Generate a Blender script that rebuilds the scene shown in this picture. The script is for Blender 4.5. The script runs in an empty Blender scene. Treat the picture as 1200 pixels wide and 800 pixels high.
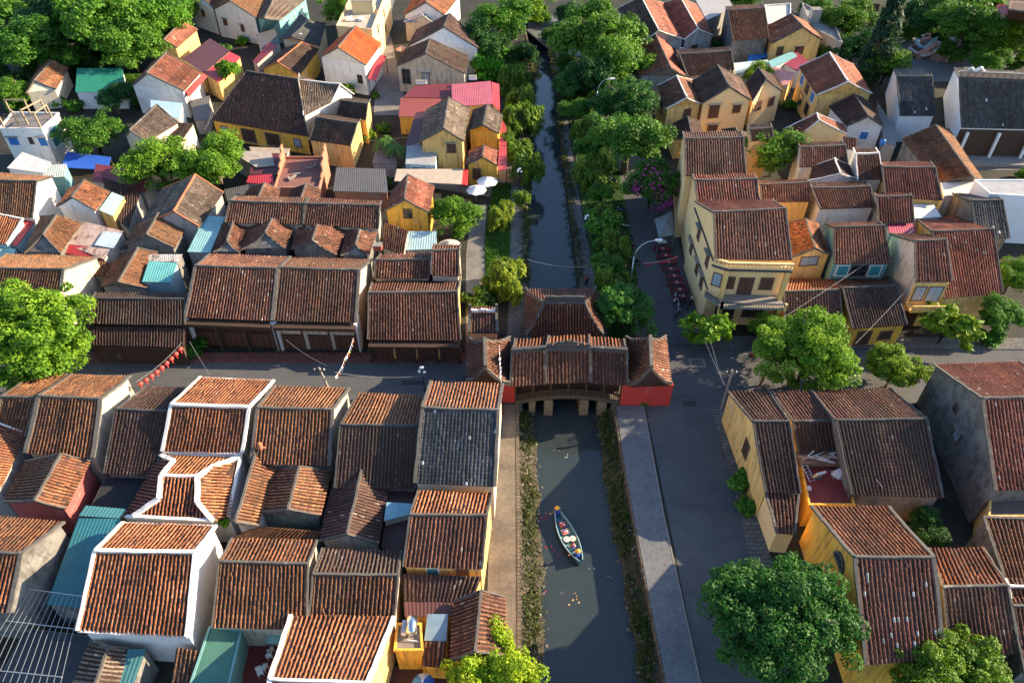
import bpy, bmesh, math, random
import numpy as np
from mathutils import Vector, Matrix

S = bpy.context.scene
COL = S.collection
R = math.radians
rnd = random.Random(7)

# ------------------------------------------------------------------ camera
CAM_H, PITCH, FPX = 60.0, R(42.0), 850.0
cam_d = bpy.data.cameras.new('camera')
cam_d.sensor_width = 36.0
cam_d.lens = FPX / 1200.0 * 36.0
cam_d.clip_start = 0.5
cam_d.clip_end = 6000.0
cam = bpy.data.objects.new('camera', cam_d)
COL.objects.link(cam)
cam.location = (0, 0, CAM_H)
cam.rotation_euler = (R(90) - PITCH, 0, 0)
S.camera = cam

# ------------------------------------------------------------------ sky and sun
SUN_EL, SUN_AZ = R(22.5), R(13.0)          # azimuth: from +X towards +Y
world = bpy.data.worlds.new('World')
S.world = world
world.use_nodes = True
wn = world.node_tree.nodes
sky = wn.new('ShaderNodeTexSky')
sky.sky_type = 'NISHITA'
sky.sun_disc = False
sky.sun_elevation = SUN_EL
sky.sun_rotation = R(90) - SUN_AZ
sky.air_density = 1.0
sky.dust_density = 1.0
sky.ozone_density = 3.0
world.node_tree.links.new(sky.outputs[0], wn['Background'].inputs[0])
wn['Background'].inputs[1].default_value = 0.125
sun_d = bpy.data.lights.new('sun', 'SUN')
sun_d.energy = 5.0
sun_d.angle = R(0.5)
sun_d.color = (1.0, 0.80, 0.54)
sun = bpy.data.objects.new('sun', sun_d)
COL.objects.link(sun)
to_sun = Vector((math.cos(SUN_EL) * math.cos(SUN_AZ), math.cos(SUN_EL) * math.sin(SUN_AZ), math.sin(SUN_EL)))
sun.rotation_euler = to_sun.to_track_quat('Z', 'Y').to_euler()
sun.location = to_sun * 200
S.view_settings.view_transform = 'Standard'
S.view_settings.look = 'None'
S.view_settings.exposure = 1.55
S.view_settings.gamma = 1.0

# ------------------------------------------------------------------ measuring
FW = Vector((0, math.cos(PITCH), -math.sin(PITCH)))
UP = Vector((0, math.sin(PITCH), math.cos(PITCH)))
def P(u, v, z=0.0):
    """the place at height z seen at (u, v) of the 1200x800 photograph"""
    d = Vector((1, 0, 0)) * ((u - 600) / FPX) + FW - UP * ((v - 400) / FPX)
    t = (z - CAM_H) / d.z
    return Vector((0, 0, CAM_H)) + d * t

# ------------------------------------------------------------------ materials
MATS = {}
def nodes_of(m):
    m.use_nodes = True
    nt = m.node_tree
    return nt, nt.nodes, nt.links, nt.nodes['Principled BSDF']
def noise(nt, scale, detail=4, rough=0.6, vec=None):
    n = nt.nodes.new('ShaderNodeTexNoise')
    n.inputs['Scale'].default_value = scale
    n.inputs['Detail'].default_value = detail
    n.inputs['Roughness'].default_value = rough
    if vec is not None: nt.links.new(vec, n.inputs['Vector'])
    return n
def ramp(nt, src, a, b, ca=(0, 0, 0, 1), cb=(1, 1, 1, 1)):
    r = nt.nodes.new('ShaderNodeValToRGB')
    r.color_ramp.elements[0].position = a; r.color_ramp.elements[0].color = ca
    r.color_ramp.elements[1].position = b; r.color_ramp.elements[1].color = cb
    nt.links.new(src, r.inputs[0])
    return r
def mix(nt, fac, a, b, mode='MIX'):
    m = nt.nodes.new('ShaderNodeMix')
    m.data_type = 'RGBA'; m.blend_type = mode
    for sock, v in ((m.inputs[0], fac), (m.inputs[6], a), (m.inputs[7], b)):
        if isinstance(v, (int, float)): sock.default_value = v
        elif isinstance(v, tuple): sock.default_value = (v + (1,))[:4]
        else: nt.links.new(v, sock)
    return m.outputs[2]
def position(nt, scale=(1, 1, 1)):
    g = nt.nodes.new('ShaderNodeNewGeometry')
    mp = nt.nodes.new('ShaderNodeMapping')
    mp.inputs['Scale'].default_value = scale
    nt.links.new(g.outputs['Position'], mp.inputs['Vector'])
    return mp.outputs[0]
def bump(nt, bsdf, h, strength=0.4, dist=0.05):
    b = nt.nodes.new('ShaderNodeBump')
    b.inputs['Strength'].default_value = strength
    b.inputs['Distance'].default_value = dist
    nt.links.new(h, b.inputs['Height'])
    nt.links.new(b.outputs[0], bsdf.inputs['Normal'])

def tinted(name, rough=0.85, stain=0.5, stain_col=(0.03, 0.028, 0.022), scale=0.5, moss=0.0):
    """per-piece colour attribute, then weather stains"""
    if name in MATS: return MATS[name]
    m = bpy.data.materials.new(name); nt, N, L, b = nodes_of(m)
    a = N.new('ShaderNodeAttribute'); a.attribute_name = 'tint'
    pos = position(nt)
    c = a.outputs['Color']
    n1 = noise(nt, scale, 5, 0.65, pos)
    r1 = ramp(nt, n1.outputs['Fac'], 0.48, 0.72)
    mm = nt.nodes.new('ShaderNodeMath'); mm.operation = 'MULTIPLY'; mm.inputs[1].default_value = stain
    L.new(r1.outputs[0], mm.inputs[0])
    c = mix(nt, mm.outputs[0], c, stain_col)
    n2 = noise(nt, 9, 3, 0.6, pos)
    r2 = ramp(nt, n2.outputs['Fac'], 0.3, 0.75, (0.62, 0.62, 0.62, 1), (1.25, 1.25, 1.25, 1))
    c = mix(nt, 1.0, c, r2.outputs[0], 'MULTIPLY')
    L.new(c, b.inputs['Base Color'])
    b.inputs['Roughness'].default_value = rough
    b.inputs['Specular IOR Level'].default_value = 0.25
    MATS[name] = m
    return m

def plaster(color, mold=0.35, name=None):
    key = name or 'plaster_%.2f_%.2f_%.2f_%.2f' % (color + (mold,))
    if key in MATS: return MATS[key]
    m = bpy.data.materials.new(key); nt, N, L, b = nodes_of(m)
    pos = position(nt)
    streak = position(nt, (1.6, 1.6, 0.22) if mold < .7 else (.7, .7, .5))
    n0 = noise(nt, 0.8, 6, 0.6, pos)
    c = mix(nt, n0.outputs['Fac'], tuple(x * 0.80 for x in color), tuple(min(x * 1.15, 0.9) for x in color))
    n1 = noise(nt, 1.3, 8, 0.72, streak)
    r1 = ramp(nt, n1.outputs['Fac'], 0.62 - 0.25 * mold, 0.80 - 0.18 * mold)
    mm = N.new('ShaderNodeMath'); mm.operation = 'MULTIPLY'; mm.inputs[1].default_value = min(0.9, mold * 1.3)
    L.new(r1.outputs[0], mm.inputs[0])
    c = mix(nt, mm.outputs[0], c, (0.055, 0.052, 0.045))
    n2 = noise(nt, 0.45, 7, 0.7, pos)
    r2 = ramp(nt, n2.outputs['Fac'], 0.60, 0.66)
    m3 = N.new('ShaderNodeMath'); m3.operation = 'MULTIPLY'; m3.inputs[1].default_value = min(0.6, mold)
    L.new(r2.outputs[0], m3.inputs[0])
    c = mix(nt, m3.outputs[0], c, (0.34, 0.31, 0.27))
    L.new(c, b.inputs['Base Color'])
    b.inputs['Roughness'].default_value = 0.9
    b.inputs['Specular IOR Level'].default_value = 0.2
    n3 = noise(nt, 6, 6, 0.7, pos)
    bump(nt, b, n3.outputs['Fac'], 0.35, 0.04)
    MATS[key] = m
    return m

def plain(name, color, rough=0.6, metal=0.0, var=0.25, scale=3.0, spec=0.4, bmp=0.0):
    if name in MATS: return MATS[name]
    m = bpy.data.materials.new(name); nt, N, L, b = nodes_of(m)
    pos = position(nt)
    n0 = noise(nt, scale, 5, 0.65, pos)
    c = mix(nt, n0.outputs['Fac'], tuple(x * (1 - var) for x in color), tuple(min(1, x * (1 + var)) for x in color))
    L.new(c, b.inputs['Base Color'])
    b.inputs['Roughness'].default_value = rough
    b.inputs['Metallic'].default_value = metal
    b.inputs['Specular IOR Level'].default_value = spec
    if bmp: bump(nt, b, n0.outputs['Fac'], bmp, 0.05)
    MATS[name] = m
    return m

def tin(color, rust=0.2):
    key = 'tin_%.2f_%.2f_%.2f_%.1f' % (color + (rust,))
    if key in MATS: return MATS[key]
    m = bpy.data.materials.new(key); nt, N, L, b = nodes_of(m)
    pos = position(nt)
    n0 = noise(nt, 0.7, 5, 0.6, pos)
    c = mix(nt, n0.outputs['Fac'], tuple(x * 0.7 for x in color), tuple(min(0.9, x * 1.25) for x in color))
    n1 = noise(nt, 1.3, 8, 0.75, position(nt, (1, 0.45, 1)))
    r1 = ramp(nt, n1.outputs['Fac'], 0.62 - 0.2 * rust, 0.72 - 0.15 * rust)
    mm = N.new('ShaderNodeMath'); mm.operation = 'MULTIPLY'; mm.inputs[1].default_value = min(1, rust * 1.6)
    L.new(r1.outputs[0], mm.inputs[0])
    c = mix(nt, mm.outputs[0], c, (0.10, 0.045, 0.025))
    L.new(c, b.inputs['Base Color'])
    b.inputs['Roughness'].default_value = 0.55
    b.inputs['Metallic'].default_value = 0.1
    MATS[key] = m
    return m

def foliage(name, trans=0.35):
    if name in MATS: return MATS[name]
    m = bpy.data.materials.new(name); nt, N, L, b = nodes_of(m)
    a = N.new('ShaderNodeAttribute'); a.attribute_name = 'tint'
    oi = N.new('ShaderNodeObjectInfo')
    c = mix(nt, 1.0, a.outputs['Color'], oi.outputs['Color'], 'MULTIPLY')
    L.new(c, b.inputs['Base Color'])
    b.inputs['Roughness'].default_value = 0.6
    b.inputs['Specular IOR Level'].default_value = 0.25
    t = N.new('ShaderNodeBsdfTranslucent')
    c2 = mix(nt, 1.0, c, (1.5, 1.6, 0.5), 'MULTIPLY')
    L.new(c2, t.inputs['Color'])
    ms = N.new('ShaderNodeMixShader'); ms.inputs[0].default_value = trans
    out = N['Material Output']
    L.new(b.outputs[0], ms.inputs[1]); L.new(t.outputs[0], ms.inputs[2]); L.new(ms.outputs[0], out.inputs['Surface'])
    MATS[name] = m
    return m

M_TILE = tinted('clay_tile', 0.82, 0.42, (0.035, 0.03, 0.024), 0.42)
M_PAN = plain('pan_tile', (0.062, 0.034, 0.025), 0.9, 0, 0.6, 2.2, 0.2)
M_SLATE = plain('slate_bed', (0.035, 0.037, 0.040), 0.9, 0, 0.5, 2.5, 0.2)
M_CAPG = plaster((0.125, 0.113, 0.098), 0.6, 'cap_grey')
M_CAPD = plaster((0.075, 0.072, 0.07), 0.5, 'cap_dark')
M_CAPW = plaster((0.70, 0.66, 0.61), 0.22, 'cap_white')
M_CAPO = plain('cap_orange', (0.42, 0.15, 0.07), 0.85, 0, 0.35)
CAPS = {'g': M_CAPG, 'd': M_CAPD, 'w': M_CAPW, 'o': M_CAPO}
M_WOOD = plain('dark_wood', (0.055, 0.030, 0.018), 0.75, 0, 0.5, 5)
M_BROWN = plain('brown_shutter', (0.10, 0.045, 0.028), 0.7, 0, 0.4, 6)
M_TEALW = plain('teal_shutter', (0.05, 0.26, 0.28), 0.6, 0, 0.3, 5)
M_BLUEW = plain('blue_shutter', (0.03, 0.16, 0.42), 0.6, 0, 0.3, 5)
M_GREYW = plain('grey_shutter', (0.28, 0.33, 0.37), 0.6, 0, 0.3, 5)
M_FRAME = plain('window_frame', (0.14, 0.09, 0.06), 0.7, 0, 0.3, 6)
M_FRAMEY = plain('yellow_frame', (0.62, 0.40, 0.12), 0.8, 0, 0.2, 4)
M_WHITE = plain('white_paint', (0.74, 0.73, 0.70), 0.6, 0, 0.12, 3)
M_GLASS = plain('dark_glass', (0.015, 0.022, 0.028), 0.12, 0, 0.3, 2, 0.6)
M_CONC = plain('old_concrete', (0.23, 0.21, 0.185), 0.9, 0, 0.5, 1.5, 0.2, 0.3)
M_METAL = plain('grey_metal', (0.42, 0.44, 0.45), 0.4, 0.7, 0.2, 3)
M_STEEL = plain('stainless_steel', (0.7, 0.7, 0.7), 0.22, 1.0, 0.08, 3)
M_BLACK = plain('black_rubber', (0.015, 0.015, 0.016), 0.6, 0, 0.3, 5)
M_RED = plain('red_cloth', (0.17, 0.014, 0.022), 0.8, 0, 0.3, 4)
M_STONE = plain('pier_stone', (0.20, 0.155, 0.10), 0.9, 0, 0.6, 2.5, 0.2, 0.5)
M_TRUNK = plain('bark', (0.13, 0.10, 0.075), 0.95, 0, 0.5, 6, 0.1, 0.5)
WALLS = {
 'cream': ((0.62, 0.54, 0.40), 0.40), 'yellow': ((0.80, 0.50, 0.17), 0.55), 'gold': ((0.80, 0.44, 0.07), 0.55),
 'pale': ((0.95, 0.57, 0.27), 0.20), 'white': ((0.72, 0.70, 0.66), 0.40), 'grey': ((0.36, 0.345, 0.32), 0.55),
 'mold': ((0.20, 0.19, 0.175), 0.75), 'bright': ((0.74, 0.69, 0.62), 0.28), 'brick': ((0.42, 0.19, 0.12), 0.35),
 'pink': ((0.40, 0.10, 0.09), 0.35), 'wood': ((0.06, 0.035, 0.025), 0.3), 'beige': ((0.55, 0.47, 0.36), 0.55),
 'teal': ((0.16, 0.33, 0.33), 0.3), 'blue': ((0.35, 0.47, 0.50), 0.3), 'chalk': ((0.84, 0.84, 0.84), 0.16)}
def W(k):
    c, mo = WALLS[k]
    return plaster(c, mo, 'wall_' + k)
TILES = {  # (colours, weights)
 'brown': (((.22, .092, .052), (.155, .062, .040), (.085, .044, .034), (.28, .135, .085), (.36, .28, .22)), (5, 5, 2.5, 2, .16)),
 'orange': (((.36, .135, .055), (.28, .095, .042), (.19, .070, .040), (.42, .20, .11), (.10, .05, .035)), (6, 4, 2, 2, .8)),
 'dark': (((.085, .047, .038), (.060, .038, .032), (.12, .06, .045), (.15, .09, .07), (.2, .17, .14)), (5, 5, 2, 1, .12)),
 'red': (((.30, .095, .055), (.24, .075, .05), (.17, .06, .042), (.36, .16, .10), (.4, .34, .28)), (5, 5, 3, 1.5, .15)),
 'clean': (((.44, .165, .07), (.35, .125, .052), (.50, .23, .12), (.25, .09, .05), (.14, .06, .04)), (6, 4, 2, 2, .8)),
 'flecked': (((.29, .095, .058), (.23, .078, .052), (.17, .06, .045), (.34, .15, .10), (.62, .60, .56)), (5, 5, 3, 1.5, .5)),
 'slate': (((.050, .054, .058), (.075, .078, .080), (.038, .040, .044), (.10, .10, .10), (.55, .55, .55)), (5, 4, 4, 1.4, .14)),
 'ash': (((.17, .13, .10), (.13, .10, .08), (.22, .17, .13), (.09, .07, .06), (.28, .24, .2)), (5, 5, 3, 3, .8)),
 'new': (((.56, .115, .03), (.52, .10, .027), (.60, .14, .04)), (5, 5, 3)),
 'rust': (((.26, .11, .05), (.20, .080, .038), (.30, .14, .065), (.15, .09, .045), (.11, .055, .035)), (5, 5, 3, 2, 1.2)),
}

# ------------------------------------------------------------------ objects
ORD = ['first','second','third','fourth','fifth','sixth','seventh','eighth','ninth','tenth','eleventh','twelfth','thirteenth','fourteenth','fifteenth','sixteenth']
def link(name, me, mat=None, parent=None, loc=(0, 0, 0)):
    o = bpy.data.objects.new(name, me)
    COL.objects.link(o)
    if mat is not None:
        me.materials.append(mat)
    if parent is not None: o.parent = parent
    o.location = loc
    return o
def tag(o, label, cat, group=None):
    o['label'] = label; o['category'] = cat
    if group: o['group'] = group
    return o
def thing(name, label, cat, loc, group=None, rz=0.0):
    o = bpy.data.objects.new(name, None)
    o.empty_display_size = 0.3
    COL.objects.link(o)
    o.location = loc; o.rotation_euler = (0, 0, rz)
    return tag(o, label, cat, group)
def copy_thing(src, loc, rz, label=None, group=None, scale=None):
    def cp(o, parent):
        c = o.copy(); COL.objects.link(c)
        if parent is not None: c.parent = parent
        for ch in list(o.children): cp(ch, c)
        return c
    c = cp(src, None)
    c.location = loc; c.rotation_euler = (0, 0, rz)
    if scale: c.scale = (scale,) * 3
    if label: c['label'] = label
    if group: c['group'] = group
    return c

class MB:
    """collects faces, then becomes one mesh object"""
    def __init__(s): s.v = []; s.f = []; s.t = []
    def add(s, vs, fs, tint=None):
        b = len(s.v)
        s.v.extend([tuple(x) for x in vs])
        s.f.extend([tuple(i + b for i in f) for f in fs])
        if tint is not None: s.t.extend([tint] * len(vs))
    def quad(s, a, b, c, d): s.add((a, b, c, d), ((0, 1, 2, 3),))
    def box(s, c, size, rz=0.0, rx=0.0, tint=None):
        M = Matrix.Rotation(rz, 3, 'Z') @ Matrix.Rotation(rx, 3, 'X')
        h = [x / 2 for x in size]
        vs = [Vector(c) + M @ Vector((sx * h[0], sy * h[1], sz * h[2])) for sz in (-1, 1) for sy in (-1, 1) for sx in (-1, 1)]
        s.add(vs, ((0, 2, 3, 1), (4, 5, 7, 6), (0, 1, 5, 4), (2, 6, 7, 3), (0, 4, 6, 2), (1, 3, 7, 5)), tint)
    def bar(s, p, q, w, h, up=(0, 0, 1), tint=None, n=1, jit=0.0, sag=0.0):
        p, q = Vector(p), Vector(q)
        d = (q - p)
        if d.length < 1e-4: return
        dn = d.normalized(); up = Vector(up)
        side = dn.cross(up)
        if side.length < 1e-3: side = dn.cross(Vector((1, 0, 0)))
        side.normalize(); u2 = side.cross(dn)
        vs, fs = [], []
        for i in range(n + 1):
            t = i / n
            c = p + d * t + u2 * (rnd.uniform(-jit, jit) - sag * 4 * t * (1 - t)) + side * rnd.uniform(-jit, jit)
            for a, b in ((-1, -1), (1, -1), (1, 1), (-1, 1)):
                vs.append(c + side * a * w / 2 + u2 * b * h / 2)
        for i in range(n):
            o = i * 4
            for k in range(4): fs.append((o + k, o + (k + 1) % 4, o + 4 + (k + 1) % 4, o + 4 + k))
        fs.append((3, 2, 1, 0)); e = n * 4
        fs.append((e, e + 1, e + 2, e + 3))
        s.add(vs, fs, tint)
    def tube(s, pts, rad, seg=6, tint=None, cap=True):
        vs, fs = [], []
        pts = [Vector(p) for p in pts]
        for i, p in enumerate(pts):
            d = (pts[min(i + 1, len(pts) - 1)] - pts[max(i - 1, 0)]).normalized()
            a = d.cross(Vector((0, 0, 1)))
            if a.length < 1e-2: a = d.cross(Vector((1, 0, 0)))
            a.normalize(); b = a.cross(d)
            r = rad[i] if isinstance(rad, (list, tuple)) else rad
            for k in range(seg):
                th = 2 * math.pi * k / seg
                vs.append(p + a * math.cos(th) * r + b * math.sin(th) * r)
        for i in range(len(pts) - 1):
            for k in range(seg):
                fs.append((i * seg + k, i * seg + (k + 1) % seg, (i + 1) * seg + (k + 1) % seg, (i + 1) * seg + k))
        if cap:
            fs.append(tuple(range(seg))[::-1]); fs.append(tuple(range((len(pts) - 1) * seg, len(pts) * seg)))
        s.add(vs, fs, tint)
    def lathe(s, c, prof, seg=10, tint=None):
        c = Vector(c)
        s.tube([c + Vector((0, 0, z)) for r, z in prof], [max(r, 0.002) for r, z in prof], seg, tint)
    def build(s, name, mat, parent=None, loc=(0, 0, 0), off=None, smooth=False, fix=True):
        off = Vector(off) if off is not None else None
        vs = s.v if off is None else [tuple(Vector(v) - off) for v in s.v]
        me = bpy.data.meshes.new(name)
        me.from_pydata(vs, [], s.f)
        if fix:
            bm = bmesh.new(); bm.from_mesh(me)
            bmesh.ops.recalc_face_normals(bm, faces=bm.faces[:])
            bm.to_mesh(me); bm.free()
        if s.t and len(s.t) == len(s.v):
            a = me.color_attributes.new('tint', 'FLOAT_COLOR', 'POINT')
            a.data.foreach_set('color', np.array([(t + (1,))[:4] for t in s.t], dtype=np.float32).ravel())
        if smooth: me.polygons.foreach_set('use_smooth', [True] * len(me.polygons))
        me.update()
        return link(name, me, mat, parent, loc)

def np_mesh(name, verts, faces, tint=None, smooth=False):
    me = bpy.data.meshes.new(name)
    nv, nf, k = len(verts), len(faces), faces.shape[1]
    me.vertices.add(nv); me.loops.add(nf * k); me.polygons.add(nf)
    me.vertices.foreach_set('co', verts.astype(np.float32).ravel())
    me.loops.foreach_set('vertex_index', faces.astype(np.int32).ravel())
    me.polygons.foreach_set('loop_start', np.arange(0, nf * k, k, dtype=np.int32))
    if tint is not None:
        a = me.color_attributes.new('tint', 'FLOAT_COLOR', 'POINT')
        a.data.foreach_set('color', np.hstack([tint, np.ones((nv, 1))]).astype(np.float32).ravel())
    if smooth: me.polygons.foreach_set('use_smooth', [True] * nf)
    me.update(calc_edges=True)
    me.validate()
    return me

# ------------------------------------------------------------------ tiled roofs
nrng = np.random.default_rng(11)
class Tiles:
    """rows of overlapping half-round tiles laid over roof slopes"""
    ARC = np.array(((-.09, .0), (-.052, .075), (.052, .075), (.09, .0)))
    def __init__(s, kind): s.kind = kind; s.V = []; s.C = []; s.n = 0; s.ph = nrng.uniform(0, 6.28, 4); s.patches = []; s.k = float(np.clip(nrng.normal(1, .13), .75, 1.3)); s.moss = .32 * (nrng.random() < .3)
    def rib(s, top, bot, side, nrm, tl, sag=0.0, w=1.0):
        L = np.linalg.norm(bot - top)
        if L < 0.25: return
        m = max(1, int(round(L / tl)))
        e = np.linspace(0, 1, m + 1)
        t0 = e[:-1]; t1 = np.minimum(e[1:] + 0.12 / m, 1.0 + 0.06 / m)
        A = s.ARC
        if s.kind == 'slate': A = A * np.array((1.55, 0.55))
        A = A * w
        out = np.empty((m, 2, 4, 3))
        lat = nrng.normal(0, 0.014, m); lat[nrng.random(m) < .02] += nrng.normal(0, .05); lif = np.abs(nrng.normal(0, 0.012, m))
        for q, (t, wid, up) in enumerate(((t0, 0.86, 0.0), (t1, 1.08, 0.032))):
            c = top[None] + (bot - top)[None] * t[:, None] - nrm[None] * (sag * 4 * t * (1 - t))[:, None]
            c = c + side[None] * lat[:, None] + nrm[None] * (lif + up)[:, None]
            for k in range(4):
                out[:, q, k] = c + side[None] * (A[k, 0] * wid) + nrm[None] * A[k, 1] * (1.0 if k in (1, 2) else 1.0)
        cols, wts = TILES[s.kind]
        wts = np.array(wts) / sum(wts)
        idx = nrng.choice(len(cols), m, p=wts)
        cc = np.array(cols)
        mean = (cc * wts[:, None]).sum(0)
        near_ = np.where((idx == len(cols) - 1)[:, None] & (wts[-1] < .08), cc[idx], mean * .42 + cc[idx] * .58)
        P3 = top[None] + (bot - top)[None] * ((t0 + t1) / 2)[:, None]
        q1 = np.sin(P3[:, 0] * .61 + P3[:, 1] * .43 + s.ph[0]) * np.sin(P3[:, 1] * .77 - P3[:, 0] * .31 + s.ph[1]) + .6 * np.sin(P3[:, 0] * 1.7 + s.ph[2]) * np.sin(P3[:, 1] * 1.3 + P3[:, 2] * 2.1 + s.ph[3])
        patch = 1.0 + .17 * q1
        for (a0, a1, b0, b1, k) in s.patches:
            patch = np.where((P3[:, 0] > a0) & (P3[:, 0] < a1) & (t0 > b0) & (t0 < b1), patch * k, patch)
        c = near_ * nrng.normal(1.0, 0.10, (m, 1)).clip(.6, 1.5) * (patch * nrng.normal(1.0, .09))[:, None]
        c = (c * (1 - s.moss * (q1 > -.1)[:, None]) + np.array((.085, .082, .05)) * (s.moss * (q1 > -.1))[:, None]) * s.k
        if s.flip: out = out[:, :, ::-1]
        s.V.append(out.reshape(-1, 3)); s.C.append(np.repeat(c, 8, axis=0)); s.n += m
    flip = False
    def slope(s, T1, T2, B1, B2, tl=0.36, sp=0.335, sag=0.0, w=1.0):
        T1, T2, B1, B2 = [np.array(x, dtype=float) for x in (T1, T2, B1, B2)]
        nrm = np.cross((B1 + B2) - (T1 + T2), (T2 - T1) + (B2 - B1)); nrm /= np.linalg.norm(nrm)
        if nrm[2] < 0: nrm = -nrm
        wt, wb = np.linalg.norm(T2 - T1), np.linalg.norm(B2 - B1)
        if wt < 0.75 * wb or wb < 0.75 * wt:
            return s.poly([T1, T2, B2, B1], ((B1 + B2) - (T1 + T2)), tl, sp, sag, w)
        n = max(2, int((wt + wb) / 2 / sp))
        xa, xb = min(T1[0], T2[0], B1[0], B2[0]), max(T1[0], T2[0], B1[0], B2[0])
        s.patches = []
        for _ in range(int(nrng.integers(1, 4))):
            x = nrng.uniform(xa, xb); b = nrng.uniform(0, .8); s.patches.append((x, x + nrng.uniform(.8, 2.6), b, b + nrng.uniform(.12, .5), nrng.choice((.68, .78, 1.22, 1.35))))
        side = (T2 - T1) + (B2 - B1); side /= np.linalg.norm(side)
        ph = nrng.uniform(0, 6, 2)
        tint_bias = 1.0
        for i in range(n):
            f = (i + .5) / n
            dz = nrm * (0.035 * math.sin(f * 7 + ph[0]) + 0.02 * math.sin(f * 19 + ph[1]))
            s.rib(T1 + (T2 - T1) * f + dz, B1 + (B2 - B1) * f + dz, side, nrm, tl, sag, w)
    def poly(s, pts, down, tl=0.36, sp=0.335, sag=0.0, w=1.0):
        pts = [np.array(p, dtype=float) for p in pts]
        nrm = np.zeros(3)
        for i in range(len(pts)): nrm += np.cross(pts[i], pts[(i + 1) % len(pts)])
        nrm /= np.linalg.norm(nrm)
        if nrm[2] < 0: nrm = -nrm
        c = sum(pts) / len(pts)
        down = np.array(down, dtype=float); down -= nrm * down.dot(nrm); down /= np.linalg.norm(down)
        side = np.cross(nrm, down)
        q = [((p - c).dot(side), (p - c).dot(down)) for p in pts]
        lo, hi = min(a for a, b in q), max(a for a, b in q)
        n = max(1, int((hi - lo) / sp))
        for i in range(n):
            x = lo + (i + .5) * (hi - lo) / n
            ys = []
            for j in range(len(q)):
                (x0, y0), (x1, y1) = q[j], q[(j + 1) % len(q)]
                if (x0 <= x) != (x1 <= x): ys.append(y0 + (y1 - y0) * (x - x0) / (x1 - x0))
            ys.sort()
            for a, b in zip(ys[::2], ys[1::2]):
                s.rib(c + side * x + down * a, c + side * x + down * b, side, nrm, tl, sag * ((b - a) / max(1e-3, hi - lo)), w)
    def build(s, parent, off):
        if not s.V: return None
        V = np.concatenate(s.V) - np.array(off)
        C = np.concatenate(s.C)
        b = (np.arange(s.n) * 8)[:, None]
        f = np.concatenate([b + np.array((k, k + 1, k + 5, k + 4)) for k in range(3)] + [b + np.array((4, 5, 6, 7))])
        me = np_mesh('roof_tiles', V, f, C)
        o = link('roof_tiles', me, M_TILE, parent)
        o['kind'] = 'stuff'
        return o

def deck(mb, T1, T2, B1, B2, th=0.12, sag=0.0, seg=1):
    T1, T2, B1, B2 = map(Vector, (T1, T2, B1, B2))
    nrm = ((B1 + B2) - (T1 + T2)).cross((T2 - T1) + (B2 - B1)).normalized()
    if nrm.z < 0: nrm = -nrm
    vs, fs = [], []
    for i in range(seg + 1):
        t = i / seg
        o = -nrm * sag * 4 * t * (1 - t)
        a, b = T1.lerp(B1, t) + o, T2.lerp(B2, t) + o
        vs += [a, b, a - nrm * th, b - nrm * th]
    for i in range(seg):
        k = i * 4
        fs += [(k, k + 1, k + 5, k + 4), (k + 2, k + 6, k + 7, k + 3), (k, k + 4, k + 6, k + 2), (k + 1, k + 3, k + 7, k + 5)]
    fs += [(0, 2, 3, 1), (seg * 4, seg * 4 + 1, seg * 4 + 3, seg * 4 + 2)]
    mb.add(vs, fs)

SHUT = {'w': M_BROWN, 'd': M_GLASS, 't': M_TEALW, 'b': M_BLUEW, 'g': M_GREYW, 'p': M_WOOD, 'y': M_BROWN}
def opening(wall, off, o, ux, n, w, h, kind, hood=False, door=False, leaves=2):
    """a window or door on a wall: o = centre on the wall plane, ux = along the wall, n = outward"""
    up = Vector((0, 0, 1)); off = Vector(off)
    fr = MB()
    fm = M_FRAMEY if kind == 'y' else (M_WHITE if kind in 'tb' else M_FRAME)
    t = 0.11
    for a in (-1, 1):
        fr.bar(o + ux * a * (w / 2 + t / 2) - up * h / 2, o + ux * a * (w / 2 + t / 2) + up * (h / 2 + t), t, 0.16, n)
    fr.bar(o - ux * w / 2 + up * (h / 2 + t / 2), o + ux * w / 2 + up * (h / 2 + t / 2), 0.16, t, up)
    if not door: fr.bar(o - ux * (w / 2 + t + .05) - up * (h / 2 + t / 2), o + ux * (w / 2 + t + .05) - up * (h / 2 + t / 2), 0.26, t, up)
    root = fr.build('door' if door else 'window', fm, wall, off=off)
    gl = MB(); gl.bar(o - ux * w / 2 + n * .005, o + ux * w / 2 + n * .005, 0.03, h, up)
    if kind == 'd':
        gl.build('pane', M_GLASS, root, off=off)
        b = MB()
        b.bar(o - up * h / 2 + n * .03, o + up * h / 2 + n * .03, 0.05, 0.05, n)
        b.bar(o - ux * w / 2 + n * .03, o + ux * w / 2 + n * .03, 0.05, 0.05, up)
        b.build('glazing_bar', fm, root, off=off)
    else:
        for i in range(leaves):
            l = MB(); lw = w / leaves
            c = o + ux * (-w / 2 + lw * (i + .5)) + n * 0.03
            l.bar(c - ux * (lw / 2 - .02), c + ux * (lw / 2 - .02), 0.05, h - .03, up)
            for q in range(3): l.bar(c - ux * (lw / 2 - .1) + up * h * (-.3 + .3 * q) + n * .03, c + ux * (lw / 2 - .1) + up * h * (-.3 + .3 * q) + n * .03, 0.03, h * .2, up)
            l.build('shutter', SHUT[kind], root, off=off)
    if hood:
        hb = MB(); c = o + up * (h / 2 + t + .12) + n * .28
        hb.bar(c - ux * (w / 2 + .3), c + ux * (w / 2 + .3), 0.56, 0.10, up + n * -.15)
        hb.build('hood', M_CONC, root, off=off)

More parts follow.
